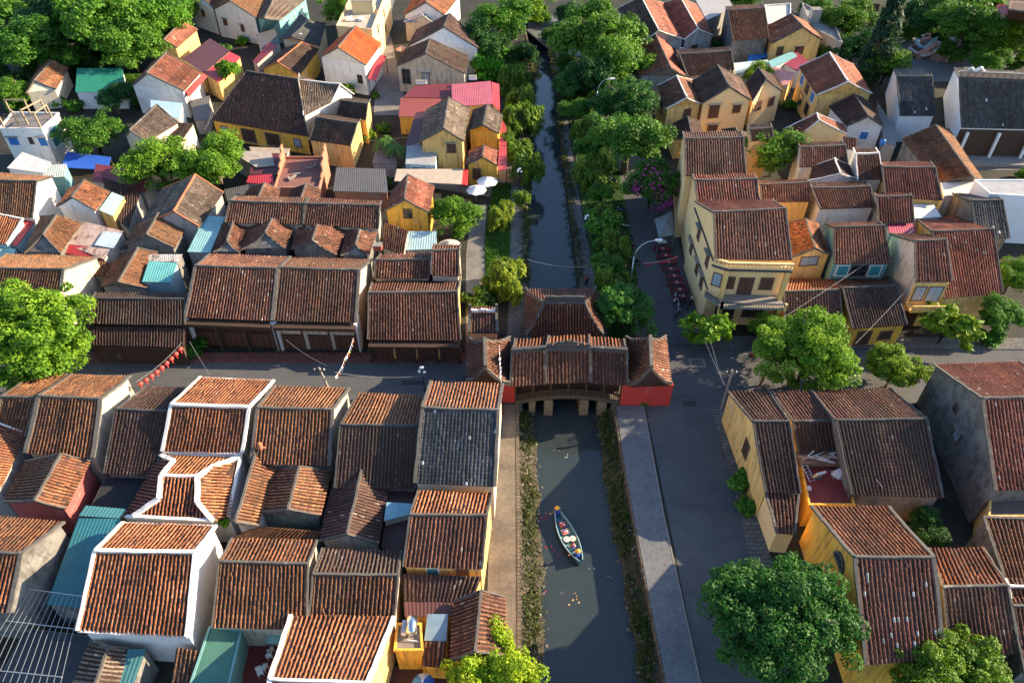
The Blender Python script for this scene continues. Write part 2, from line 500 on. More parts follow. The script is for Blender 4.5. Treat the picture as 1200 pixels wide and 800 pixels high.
def wall_openings(wall, off, frames, ops):
    for op in ops:
        side, u, zc, w, h, kind = op[:6]
        fl = op[6] if len(op) > 6 else ''
        a, b, n = frames[side]
        ux = (b - a); ux.z = 0; L = ux.length; ux.normalize()
        n = Vector((n.x, n.y, 0)).normalized()
        n2 = ux.cross(Vector((0, 0, 1))); n = n2 if n2.dot(n) > 0 else -n2
        opening(wall, off, a + (b - a) * u + Vector((0, 0, zc - a.z)) + n * .02, ux, n, w, h, kind, 'h' in fl, 'D' in fl, 1 if w < .6 else 2)

REPORT = []
def caps_bar(name, mat, parent, off, p, q, w, h, lift, jit=0.03, n=6, sag=0.0):
    n = max(n, int((Vector(q) - Vector(p)).length / .8))
    mb = MB(); u = Vector((0, 0, lift))
    mb.bar(Vector(p) + u, Vector(q) + u, w, h, n=n, jit=jit, sag=sag)
    return mb.build(name, mat, parent, off=off)

HOUSE_GROUP = 'tile-roofed houses packed through the old town'
def house(label, ze, ridge, s1=None, s2=None, tile='brown', wall='cream', cap='g', pitch=27, over=0.35, z0=0.0,
          ops=(), zr=None, verge=0.15, name='tiled_house', cat='house', tl=None, sag=0.05, caps='rv', tile2=None, group=HOUSE_GROUP, ridgew=0.2):
    """gabled house. ridge: two picture points; s1 / s2: the eaves on both sides (same order as the ridge)"""
    tl = tl or (0.36 if ridge[1] > 200 else 0.5)
    def eave(s): return P(s[0], s[1], ze), P(s[2], s[3], ze)
    def rg(z): return P(ridge[0], ridge[1], z), P(ridge[2], ridge[3], z)
    def slope_of(z):
        a, b = rg(z); out = []
        for s in (s1, s2):
            if s is None: continue
            c, d = eave(s)
            dirv = (b - a); dirv.z = 0; dirv.normalize()
            m = ((c + d) - (a + b)) / 2; m.z = 0
            dist = (m - dirv * m.dot(dirv)).length
            out.append(dist)
        return (z - ze) / max(0.2, sum(out) / len(out)), out
    if zr is None:
        lo, hi = ze + .2, ze + 14
        for _ in range(40):
            mid = (lo + hi) / 2
            if slope_of(mid)[0] < math.tan(R(pitch)): lo = mid
            else: hi = mid
        zr = lo
    A, B = rg(zr)
    if s1 is not None: C, D = eave(s1)
    if s2 is not None: E, F = eave(s2)
    else: E, F = 2 * A - C, 2 * B - D
    if s1 is None: C, D = 2 * A - E, 2 * B - F
    for q in (C, D, E, F): q.z = ze
    REPORT.append((label[:34], round(zr, 1), ze, [round(math.degrees(math.atan2(zr - ze, x))) for x in slope_of(zr)[1]], tuple(round(x) for x in A)))
    c0 = (C + D + E + F) / 4; off = Vector((c0.x, c0.y, z0))
    root = thing(name, label, cat, off, group)
    ax = (B - A); ax.z = 0; ax.normalize()
    # walls
    g = 0.14
    def inn(e, r, s): 
        d = (r - e); hd = Vector((d.x, d.y, 0)).length
        return e + d * min(.45, over / max(hd, .1)) + ax * g * s - Vector((0, 0, .14))
    c, d, e, f = inn(C, A, 1), inn(D, B, -1), inn(E, A, 1), inn(F, B, -1)
    a, b = A + ax * g - Vector((0, 0, .14)), B - ax * g - Vector((0, 0, .14))
    gz = lambda v: Vector((v.x, v.y, z0 - .3))
    mb = MB()
    mb.add([gz(c), gz(d), gz(f), gz(e), c, d, f, e, a, b],
           [(0, 1, 5, 4), (2, 3, 7, 6), (0, 4, 8, 7, 3), (1, 2, 6, 9, 5), (3, 2, 1, 0)])
    wl = mb.build('wall', W(wall), root, off=off)
    cen = (c + d + e + f) / 4
    fr = {'s1': (c, d, (c + d) / 2 - cen), 's2': (f, e, (e + f) / 2 - cen), 'g1': (e, c, (e + c) / 2 - cen), 'g2': (d, f, (d + f) / 2 - cen)}
    wall_openings(root, off, fr, ops)
    # roof
    dk = MB()
    deck(dk, A, B, C, D, sag=sag, seg=4); deck(dk, A, B, E, F, sag=sag, seg=4)
    rf = dk.build('roof', M_SLATE if tile == 'slate' else M_PAN, root, off=off)
    t = Tiles(tile)
    t.slope(A, B, C, D, tl, sag=sag)
    if tile2: t.build(rf, off); t = Tiles(tile2)
    t.slope(A, B, E, F, tl, sag=sag)
    t.build(rf, off)
    cm = CAPS[cap]
    if 'r' in caps: caps_bar('ridge_cap', cm, rf, off, A, B, ridgew, 0.26, 0.10, n=8, sag=.06)
    if 'v' in caps:
        for (p, q) in ((A, C), (A, E), (B, D), (B, F)):
            caps_bar('verge_cap', cm, rf, off, p, q, verge, 0.2, 0.07, n=5, sag=sag)
    if 'e' in caps:
        caps_bar('eave_trim', cm, rf, off, C, D, 0.16, 0.16, -.04); caps_bar('eave_trim', cm, rf, off, E, F, 0.16, 0.16, -.04)
    return root, fr, rf, off

def shed(label, px, zs, mat='tin', color=(.3, .3, .3), rust=.2, wall='grey', posts=False, name='tin_shed', cat='roof', group=None, tl=.36, z0=0.0, ridgecap=None, body=True):
    """single slope: px = four picture points (high edge a-b, low edge c under b, d under a), zs = their heights"""
    a, b, c, d = [P(px[i * 2], px[i * 2 + 1], zs[i]) for i in range(4)]
    c0 = (a + b + c + d) / 4; off = Vector((c0.x, c0.y, z0))
    root = thing(name, label, cat, off, group)
    cen = Vector((c0.x, c0.y, 0))
    if posts:
        for q in (a, b, c, d):
            w = q + (Vector((cen.x, cen.y, q.z)) - q) * .06
            m = MB(); m.bar((w.x, w.y, z0), w - Vector((0, 0, .1)), .12, .12, (1, 0, 0)); m.build('post', M_WOOD, root, off=off)
    elif body:
        ins = [q + (Vector((cen.x, cen.y, q.z)) - q) * .05 - Vector((0, 0, .15)) for q in (a, b, c, d)]
        m = MB(); m.add([Vector((q.x, q.y, z0 - .3)) for q in ins] + ins, [(0, 1, 5, 4), (1, 2, 6, 5), (2, 3, 7, 6), (3, 0, 4, 7), (3, 2, 1, 0)])
        m.build('wall', W(wall), root, off=off)
    if mat == 'tin':
        L = (b - a).length; n = max(4, int(L / 0.16)); vs, fs = [], []
        nrm = (b - a).cross(d - a).normalized()
        if nrm.z < 0: nrm = -nrm
        for i in range(n + 1):
            t = i / n; o = nrm * (.022 if i % 2 else -.010)
            vs += [a.lerp(b, t) + o, d.lerp(c, t) + o, a.lerp(b, t) + o - nrm * .03, d.lerp(c, t) + o - nrm * .03]
        for i in range(n):
            k = i * 4; fs += [(k, k + 1, k + 5, k + 4), (k + 2, k + 6, k + 7, k + 3), (k, k + 4, k + 6, k + 2), (k + 1, k + 3, k + 7, k + 5)]
        m = MB(); m.add(vs, fs); m.build('roof_sheet', tin(color, rust), root, off=off, fix=False)
    elif mat == 'flat':
        m = MB(); deck(m, a, b, d, c, .1); m.build('roof_slab', plain('slab_%.2f_%.2f_%.2f' % color, color, .8, 0, .35, 1.2), root, off=off)
    else:
        m = MB(); deck(m, a, b, d, c, .1); rf = m.build('roof', M_PAN, root, off=off)
        t = Tiles(mat); t.slope(a, b, d, c, tl); t.build(rf, off)
        if ridgecap:
            for (p, q) in ((a, b), (a, d), (b, c)): caps_bar('verge_cap', CAPS[ridgecap], rf, off, p, q, .22, .2, .06)
    return root, off, (a, b, c, d)

def flat(label, px, z, wall='white', roofcol=(.3, .28, .25), para=0.5, z0=0.0, ops=(), name='flat_roof_house', cat='house', group=None):
    """flat-roofed block: px = front-left, front-right, back-right, back-left of the roof in the picture"""
    q = [P(px[i * 2], px[i * 2 + 1], z) for i in range(4)]
    c0 = sum(q, Vector()) / 4; off = Vector((c0.x, c0.y, z0))
    root = thing(name, label, cat, off, group)
    m = MB(); m.add([Vector((p.x, p.y, z0 - .3)) for p in q] + q, [(0, 1, 5, 4), (1, 2, 6, 5), (2, 3, 7, 6), (3, 0, 4, 7), (3, 2, 1, 0), (4, 5, 6, 7)])
    m.build('wall', W(wall), root, off=off)
    m = MB(); ins = [p + (c0 - p) * .03 + Vector((0, 0, .02)) for p in q]
    m.add(ins, [(0, 1, 2, 3)]); m.build('roof_deck', plain('deck_%.2f_%.2f_%.2f' % roofcol, roofcol, .9, 0, .4, 1.0), root, off=off)
    if para:
        for i in range(4):
            m = MB(); u = Vector((0, 0, para / 2)); d = (q[(i + 1) % 4] - q[i]).normalized() * .1
            m.bar(q[i] + u + d, q[(i + 1) % 4] + u + d * .98, .18, para, n=3, jit=.004); m.build('parapet', W(wall), root, off=off)
    cen = c0
    fr = {'f': (q[0], q[1], (q[0] + q[1]) / 2 - cen), 'r': (q[1], q[2], (q[1] + q[2]) / 2 - cen), 'l': (q[3], q[0], (q[3] + q[0]) / 2 - cen)}
    wall_openings(root, off, fr, ops)
    return root, off, q

# ================================================================== the setting
def sheet(name, pts, mat, z=None, kind='structure', th=0.0):
    """flat sheet (or slab of thickness th) through picture points taken on the ground"""
    q = [Vector(p) for p in pts]
    if z is not None:
        for p in q: p.z = z
    m = MB(); n = len(q)
    if th:
        m.add(q + [p - Vector((0, 0, th)) for p in q], [tuple(range(n))] + [(i, n + i, n + (i + 1) % n, (i + 1) % n) for i in range(n)])
    else:
        m.add(q, [tuple(range(n))])
    o = m.build(name, mat)
    if o.data.polygons[0].normal.z < 0: o.data.flip_normals()
    o['kind'] = kind
    return o
def px(*a, z=0.0): return [P(a[i], a[i + 1], z) for i in range(0, len(a), 2)]

def ground_mat(name, base, dark, light, s1=0.35, s2=3.0, joints=None, jcol=None, rough=0.85, crack=False):
    m = bpy.data.materials.new(name); nt, N, L, b = nodes_of(m)
    pos = position(nt)
    n0 = noise(nt, s1, 6, 0.65, pos)
    r0 = ramp(nt, n0.outputs['Fac'], .3, .7)
    c = mix(nt, r0.outputs[0], dark, light)
    n1 = noise(nt, s2, 8, 0.7, pos)
    r1 = ramp(nt, n1.outputs['Fac'], .35, .7, (.75, .75, .75, 1), (1.2, 1.2, 1.2, 1))
    c = mix(nt, 1.0, c, r1.outputs[0], 'MULTIPLY')
    n5 = noise(nt, 45, 3, 0.7, pos)
    r5 = ramp(nt, n5.outputs['Fac'], .3, .7, (.8, .8, .8, 1), (1.2, 1.2, 1.2, 1))
    c = mix(nt, 1.0, c, r5.outputs[0], 'MULTIPLY')
    h = n1.outputs['Fac']
    if joints:
        br = N.new('ShaderNodeTexBrick')
        br.inputs['Scale'].default_value = 1.0
        br.inputs['Brick Width'].default_value = joints[0]; br.inputs['Row Height'].default_value = joints[1]
        br.inputs['Mortar Size'].default_value = joints[2]
        br.inputs['Color1'].default_value = (1, 1, 1, 1); br.inputs['Color2'].default_value = (.72, .72, .72, 1)
        br.inputs['Mortar'].default_value = (.3, .3, .3, 1)
        L.new(pos, br.inputs['Vector'])
        c = mix(nt, 1.0, c, br.outputs['Color'], 'MULTIPLY')
    n2 = noise(nt, 0.12, 5, 0.6, position(nt, (1, 2.2, 1)))
    r2 = ramp(nt, n2.outputs['Fac'], .55, .75, (1, 1, 1, 1), (.6, .6, .62, 1))
    c = mix(nt, 1.0, c, r2.outputs[0], 'MULTIPLY')
    L.new(c, b.inputs['Base Color'])
    b.inputs['Roughness'].default_value = rough
    b.inputs['Specular IOR Level'].default_value = 0.3
    bump(nt, b, h, 0.3, 0.03)
    return m
M_GROUND = ground_mat('earth', None, (.022, .022, .015), (.045, .042, .030))
M_ROAD = ground_mat('asphalt', None, (.072, .074, .078), (.105, .105, .106), 0.2, 4.0)
M_PROM = ground_mat('grey_slabs', None, (.115, .12, .13), (.155, .16, .165), .3, 3)
M_BRICKP = ground_mat('red_brick_paving', None, (.17, .06, .045), (.24, .095, .07), .5, 4, (.5, .25, .02))
M_PATH = ground_mat('pale_earth_path', None, (.10, .088, .074), (.185, .15, .115), .5, 3)
M_COBBLE = ground_mat('cobbles', None, (.13, .125, .12), (.20, .19, .175), .6, 5, (.7, .45, .04))
M_WALLQ = ground_mat('quay_stone', None, (.10, .085, .065), (.2, .165, .12), .8, 4, (.8, .4, .04))
M_MUD = ground_mat('bank_mud', None, (.035, .030, .022), (.075, .062, .042), .6, 3)
M_LAWN = ground_mat('lawn_soil', None, (.03, .07, .012), (.045, .10, .016), .6, 5)
M_LANE = ground_mat('lane_concrete', None, (.16, .15, .135), (.23, .215, .19), .4, 3)

# canal edge stations: picture y, left edge x, right edge x on the street level
ST = [(-120, 560, 585), (20, 612, 634), (70, 625, 648), (140, 621, 655), (200, 619, 663), (336, 616, 681), (420, 612, 702), (480, 608, 719), (600, 610, 740), (700, 611, 759), (800, 612, 779), (1000, 614, 815)]
LE = [P(a, y) for y, a, b in ST]; RE = [P(b, y) for y, a, b in ST]
BIG = 1600
m = MB()
for i in range(len(ST) - 1):
    for E, sx in ((LE, -1), (RE, 1)):
        a, b = E[i], E[i + 1]
        m.quad(a, b, Vector((sx * BIG, b.y, 0)), Vector((sx * BIG, a.y, 0)))
yf, yn = LE[0].y, LE[-1].y
m.quad((-BIG, yf, 0), (BIG, yf, 0), (BIG, 3000, 0), (-BIG, 3000, 0))
m.quad((-BIG, yn, 0), (BIG, yn, 0), (BIG, -800, 0), (-BIG, -800, 0))
g = m.build('ground', M_GROUND)
for p in g.data.polygons:
    if p.normal.z < 0: p.flip()
g['kind'] = 'structure'

# water
WZ = -1.7
M_WATER = bpy.data.materials.new('canal_water'); nt, N, L, b = nodes_of(M_WATER)
pos = position(nt)
n0 = noise(nt, .25, 4, .6, pos)
L.new(mix(nt, n0.outputs['Fac'], (.022, .036, .044), (.042, .050, .050)), b.inputs['Base Color'])
b.inputs['Roughness'].default_value = 0.05
b.inputs['IOR'].default_value = 1.33
b.inputs['Specular IOR Level'].default_value = 0.7
n1 = noise(nt, 2.0, 4, .6, position(nt, (1, .6, 1)))
bump(nt, b, n1.outputs['Fac'], 0.08, 0.06)
m = MB(); wx = 12
for i in range(len(ST) - 1):
    m.quad((LE[i].x - .5, LE[i].y, WZ), (LE[i + 1].x - .5, LE[i + 1].y, WZ), (RE[i + 1].x + .5, RE[i + 1].y, WZ), (RE[i].x + .5, RE[i].y, WZ))
w = m.build('water', M_WATER)
for p in w.data.polygons:
    if p.normal.z < 0: p.flip()
w['kind'] = 'structure'

# quay walls (vertical in the north, low wall and bank in the south)
for name, E, sx in (('quay_wall', LE, -1), ('quay_wall', RE, 1)):
    m = MB()
    for i in range(len(ST) - 1):
        a, b = E[i], E[i + 1]
        for (x0, z0, x1, z1) in ((0, .10, 0, -2.6), (.38 * sx, .10, .38 * sx, -.3)):
            m.quad(a + Vector((x0, 0, z0)), b + Vector((x0, 0, z0)), b + Vector((x1, 0, z1)), a + Vector((x1, 0, z1)))
        m.quad(a + Vector((0, 0, .1)), b + Vector((0, 0, .1)), b + Vector((.38 * sx, 0, .1)), a + Vector((.38 * sx, 0, .1)))
    o = m.build(name, M_WALLQ); o['kind'] = 'structure'
# southern banks between quay wall and water
BS = [(478, 629, 700), (530, 631, 703), (600, 637, 714), (682, 639, 730), (800, 640, 750), (1000, 642, 785)]
WL = [P(a, y + 9, WZ) for y, a, b in BS]; WR = [P(b, y + 9, WZ) for y, a, b in BS]
def edge_x(E, y):
    for i in range(len(E) - 1):
        if E[i + 1].y <= y <= E[i].y:
            t = (y - E[i].y) / (E[i + 1].y - E[i].y); return E[i].x + (E[i + 1].x - E[i].x) * t
    return E[-1].x if y < E[-1].y else E[0].x
def bank(WE, E, nm):
    m = MB(); rows = 60; cols = 7
    vs, fs = [], []
    y0, y1 = WE[0].y, WE[-1].y
    for i in range(rows + 1):
        y = y0 + (y1 - y0) * i / rows
        xw = edge_x(WE, y) + 0.35 * math.sin(y * .9) * .5 + rnd.uniform(-.12, .12); xe = edge_x(E, y)
        for j in range(cols + 1):
            t = j / cols
            z = -0.55 + (WZ - .12 + .55) * t ** .8 + (rnd.uniform(-.09, .09) if 0 < j < cols else 0)
            vs.append((xe + (xw - xe) * t, y, z))
    for i in range(rows):
        for j in range(cols):
            k = i * (cols + 1) + j; fs.append((k, k + 1, k + cols + 2, k + cols + 1))
    m.add(vs, fs); o = m.build(nm, M_MUD); o['kind'] = 'structure'
    for p in o.data.polygons:
        if p.normal.z < 0: p.flip()
    return vs
BANK_L = bank(WL, LE, 'canal_bank'); BANK_R = bank(WR, RE, 'canal_bank')

# streets and pavements
def off_edge(E, i, d, z): return Vector((E[i].x + d, E[i].y, z))
sheet('street', [P(-260, 424), P(612, 424), P(612, 482), P(-260, 482)], M_ROAD, .004)
sheet('street', [P(700, 404), P(1500, 412), P(1500, 474), P(720, 474)], M_ROAD, .004)
sheet('canal_road', px(756, 474, 862, 474, 884, 640, 905, 800, 940, 1000, 848, 1000, 820, 800, 790, 640), M_ROAD, .008)
sheet('canal_road', px(700, 404, 826, 404, 800, 300, 772, 190, 735, 60, 720, 20, 690, 20, 700, 120, 735, 250, 748, 330, 742, 404), M_ROAD, .008)
sheet('promenade', px(722, 476, 753, 476, 765, 540, 776, 600, 797, 700, 819, 800, 862, 1000, 817, 1000, 781, 800, 761, 700, 742, 600, 731, 540), M_PROM, .13, th=.2)
sheet('kerb', px(753, 476, 754.5, 476, 777.5, 600, 821, 800, 865, 1000, 862, 1000, 819, 800, 776, 600), M_CONC, .15, th=.2)
sheet('pavement', px(832, 478, 850, 478, 905, 660, 930, 800, 905, 800, 880, 660, 858, 560), M_COBBLE, .12, th=.2)
sheet('pavement', px(-200, 414, 545, 414, 545, 425, -200, 425), M_BRICKP, .12, th=.2)
sheet('pavement', px(826, 394, 1400, 398, 1400, 411, 826, 408), M_COBBLE, .12, th=.2)
sheet('pavement', px(-200, 476, 590, 470, 590, 488, -200, 490), M_BRICKP, .12, th=.2)
sheet('waterside_path', px(578, 474, 604, 474, 605.5, 600, 606.5, 700, 607, 800, 608, 1000, 560, 1000, 568, 800, 574, 600), M_PATH, .05, th=.2)
# north of the bridge
sheet('waterside_path', px(594, 404, 612, 404, 615, 336, 617.5, 200, 620, 140, 606, 140, 600, 200, 597, 336), M_COBBLE, .05, th=.2)
sheet('lawn', px(570, 350, 596, 350, 599, 215, 578, 215, 568, 280), M_LAWN, .07, th=.2)
sheet('garden_path', px(546, 404, 570, 404, 568, 300, 570, 240, 553, 240, 546, 300), M_LANE, .03, th=.2)
sheet('waterside_path', px(683, 336, 702, 404, 716, 404, 700, 336, 682, 250, 674, 200, 665, 140, 657, 140, 665, 200), M_COBBLE, .05, th=.2)
sheet('planting_strip', px(700, 336, 716, 404, 744, 404, 748, 330, 735, 250, 715, 140, 668, 140, 676, 200, 684, 250), M_LAWN, .06, th=.2)
sheet('bridge_forecourt', px(545, 404, 612, 404, 610, 426, 545, 426), M_COBBLE, .045, th=.2)
# northern lane and far bridge street
sheet('lane', px(438, 135, 478, 135, 470, 95, 455, 30, 470, -30, 438, -30, 436, 40, 440, 95), M_LANE, .02)
sheet('lane', px(470, 215, 600, 235, 606, 150, 596, 120, 590, 200, 545, 208, 470, 195), M_LANE, .025)
sheet('street', px(605, 16, 612, 32, 650, 62, 700, 70, 730, 40, 690, 20, 650, 16), M_PROM, .135, th=.4)

for k, (u, v, w_, h_) in enumerate(((800, 470, 16, 6), (835, 600, 22, 8), (855, 720, 18, 14), (230, 444, 40, 5), (470, 446, 26, 5), (770, 330, 10, 8), (905, 438, 30, 5), (1130, 440, 40, 5))):
    sheet('asphalt_patch', px(u, v, u + w_, v, u + w_ * 1.02, v + h_, u + 1, v + h_), plain(('patch_dark', 'patch_pale')[k % 2], ((.042, .042, .044), (.085, .083, .08))[k % 2], .9, 0, .3, 6, .2), .012)

# ================================================================== houses
# ---- block south of the street, west of the canal
house('narrow house with grey-capped roof behind the big leafy tree, far left of the street', 4.6, (2,465,43,466), (-8,510,30,512), (41,437,84,439), 'rust', 'grey')
_ = house('rusty orange tiled roof with thick beige side wall, left of the lantern string', 5.0, (46,464,118,468), (30,531,109,537), (84,439,152,441), 'rust', 'beige', verge=.4)
house('low dark tiled roof sunk between the lantern-side house and the white-edged roofs', 4.2, (136,480,199,482), (122,555,182,557), (172,453,216,454), 'dark', 'mold', 'd', 24)
house('small house with smooth orange tin slope facing right, left edge of town', 4.4, (41,587,72,532), (78,596,106,541), (4,588,30,541), 'orange', 'pink', 'g', 24, tile2='rust')
house('orange tiled slope with white curved verge at the left picture edge', 4.6, (-38,575,-12,492), (1,572,31,508), None, 'orange', 'grey', 'w', 24)
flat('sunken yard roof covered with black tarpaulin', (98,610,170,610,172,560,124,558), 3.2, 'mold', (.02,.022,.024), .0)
_ = house('white-edged bright orange roof at the street, tallest of the white-trimmed pair', 5.2, (201,474,292,477), (190,529,284,531), (235,442,321,446), 'clean', 'beige', 'w', verge=.3, caps='rve', ridgew=.32)
_ = house('large white-edged orange roof with cream right wall, nearest of the white-trimmed pair', 5.4, (112,645,229,647), (91,739,219,746), (144,612,253,616), 'clean', 'bright', 'w', verge=.32, caps='rve', ridgew=.32)
# connecting roof with white valley bands between the two
def valley_roof():
    lab = 'connecting roof with white stepped bands between the two white-edged roofs'
    z0, zh = 4.6, 5.4
    A = P(190,558,zh+.8); B = P(232,559,zh+.8)
    tl_, tr_ = P(204,541,5.2), P(248,549,5.2)
    TL, TR = P(187,533,4.7), P(283,535,4.7)
    BLi, BRi = P(187,585,5.6), P(232,590,5.6)
    BL, BR = P(157,606,4.9), P(250,611,4.9)
    OL, OR = P(147,606,4.0), P(268,606,4.0)
    off = Vector((A.x, A.y, 0))
    root = thing('tiled_house', lab, 'house', off, HOUSE_GROUP)
    m = MB()
    lo = [Vector((p.x, p.y, -.3)) for p in (OL, OR, TR, TL)]
    hi = [p - Vector((0, 0, .3)) for p in (OL, OR, TR, TL)]
    m.add(lo + hi, [(0,1,5,4),(1,2,6,5),(2,3,7,6),(3,0,4,7),(4,5,6,7)])
    m.build('wall', W('white'), root, off=off)
    m = MB()
    polys = [((TL, tl_, A, B, tr_, TR), (TL + TR) - (A + B)), ((A, B, BRi, BR, BL, BLi), (BL + BR) - (A + B)),
             ((TL, tl_, A, BLi, BL, OL), (OL + TL) - (A + BLi)), ((tr_, TR, OR, BR, BRi, B), (OR + TR) - (tr_ + BRi))]
    for p, d in polys:
        c = sum(p, Vector()) / len(p)
        for i in range(len(p)): m.add((p[i], p[(i+1) % len(p)], c), ((0,1,2),))
    rf = m.build('roof', M_PAN, root, off=off)
    for i, (p, d) in enumerate(polys):
        t = Tiles(('clean','clean','red','clean')[i]); 
        t.poly([q + Vector((0,0,.06)) for q in p], d); t.build(rf, off)
    for ch in ((TL, tl_, A, BLi, BL), (TR, tr_, B, BRi, BR)):
        for p, q in zip(ch[:-1], ch[1:]): caps_bar('valley_band', M_CAPW, rf, off, p, q, .42, .3, .16)
    for p, q in ((A, B), (TL, TR), (BL, BR), (TR, OR), (OL, BL)): caps_bar('roof_band', M_CAPW, rf, off, p, q, .3, .26, .14)
valley_roof()
house('street house with brown weathered roof just right of the white-edged one', 4.8, (302,478,390,480), (294,543,386,546), (322,452,409,455), 'rust', 'beige', verge=.3)
house('small brown gable roof with pale ridge behind the street house', 4.0, (338,597,351,547), (376,604,389,550), (304,600,325,548), 'rust', 'mold', pitch=25)
shed('narrow orange tiled lean-to beside the white connecting roof', (300,531,276,612,303,616,326,540), (5.2,5.2,4.0,4.0), 'rust', wall='grey', name='lean_to', ridgecap='g')
house('mossy brown roof with pale front ridge, right of the big white-edged roof', 4.6, (257,658,361,661), (249,735,359,738), (272,631,372,633), 'rust', 'beige', tile2='orange')
house('broad dark roof facing the street, left of the black slate roof', 4.4, (399,498,489,499), (392,572,487,573), (420,461,497,463), 'dark', 'mold', 'd', 24, tile2='rust')
house('small dark gable with grey plaster front in the middle of the block', 3.8, (407,626,424,551), (444,637,458,560), (374,634,391,560), 'dark', 'grey', pitch=25)
house('brown roof with sagging grey ridge, above the front orange roof', 4.6, (367,673,467,674), (362,728,462,730), (378,643,470,646), 'rust', 'beige', tile2='dark')
house('front orange roof with wide white right verge, bottom of the picture', 5.0, (316,796,431,800), None, (341,721,462,723), 'clean', 'yellow', 'w', verge=.35)
_, fr, rf8, off8 = house('black slate roof with orange back slope beside the canal path', 5.6, (495,478,584,481), (486,566,580,570), (505,447,589,450), 'slate', 'cream', 'g', 25, tile2='orange', verge=.3)
_ = house('brown roof with yellow plaster front below the black slate roof', 5.0, (481,603,571,604), (472,664,565,667), (490,575,577,577), 'brown', 'yellow', 'g', 27, ops=(('s1',.35,3.9,.9,1.1,'t'),('s1',.75,3.9,.9,1.1,'w')), tile2='orange')
shed('tiled lean-to below the yellow plaster front', (472,672,565,675,552,706,473,704), (4.2,4.2,3.4,3.4), 'dark', wall='yellow', name='lean_to')
house('small reddish gable roof against the canal path, lower end', 3.8, (557,764,564,692), (594,768,592,700), (527,774,532,704), 'brown', 'pale', pitch=24)
shed('maroon tin roof over the water tank terrace', (473,705,532,705,530,722,474,722), (3.5,3.5,3.3,3.3), 'tin', (.10,.035,.03), .3, 'yellow')
flat('small concrete terrace carrying the steel water tank', (463,762,495,762,493,732,466,732), 3.8, 'gold', (.20,.18,.16), .25)
shed('pale blue skylight sheet beside the steel water tank', (501,719,525,719,523,751,497,750), (3.8,3.8,3.4,3.4), 'flat', (.16,.24,.30), wall='yellow', name='skylight_roof')
shed('little brown tiled roof under the blue skylight', (496,752,523,751,521,782,494,780), (3.4,3.4,2.6,2.6), 'brown', wall='gold', name='lean_to')
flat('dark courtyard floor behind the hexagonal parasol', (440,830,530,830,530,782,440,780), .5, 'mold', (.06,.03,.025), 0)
house('tiled house with mouldy grey right wall, bottom left corner', 5.2, (-40,645,25,649), (-70,713,11,718), (-10,604,75,612), 'orange', 'mold', tile2='rust', verge=.35)
shed('teal tarpaulin roof sloping between two houses, lower left', (92,606,141,608,98,712,54,708), (4.4,4.6,3.6,3.4), 'tin', (.03,.16,.19), .05, 'mold')
shed('blue-green sheet flap above the teal tarpaulin', (92,604,140,607,148,596,100,592), (4.6,4.6,4.7,4.7), 'tin', (.06,.20,.21), .05, 'mold')
house('weathered small roof with moss below the big white-edged roof', 3.2, (112,803,128,757), (138,805,152,760), (86,800,106,752), 'ash', 'mold', pitch=22)
shed('teal strip of roof beside the weathered small roof', (150,760,171,760,152,812,135,810), (3.4,3.4,3.0,3.0), 'tin', (.05,.17,.18), .15, 'mold')
shed('narrow orange tile strip below the big white wall', (207,758,232,762,225,812,200,800), (3.6,3.6,3.0,3.0), 'rust', wall='mold', name='lean_to')
flat('green painted concrete roof next to the terrace cafe', (220,812,266,812,283,738,246,735), 3.6, 'teal', (.055,.16,.125), .12)
flat('red tiled cafe terrace with white chairs', (268,840,330,840,340,740,285,738), .9, 'grey', (.17,.035,.025), 0)
shed('green corrugated awning at the cafe terrace', (314,740,334,740,330,754,312,754), (3.0,3.0,2.8,2.8), 'tin', (.22,.42,.36), .15, posts=True, name='tin_awning')
shed('dark tin roof between the slate roof and the small gable', (455,574,486,574,472,655,446,640), (3.6,3.6,3.0,3.0), 'tin', (.05,.022,.02), .2, 'mold')
shed('pale blue glass roof panels behind the brown roof', (453,588,486,590,482,602,450,610), (4.3,4.3,4.1,4.1), 'flat', (.20,.36,.42), wall='grey', name='skylight_roof')
shed('low brown tile infill between the small gable and the white connector', (300,616,376,622,372,634,268,632), (3.6,3.6,3.2,3.2), 'rust', wall='teal', name='lean_to')

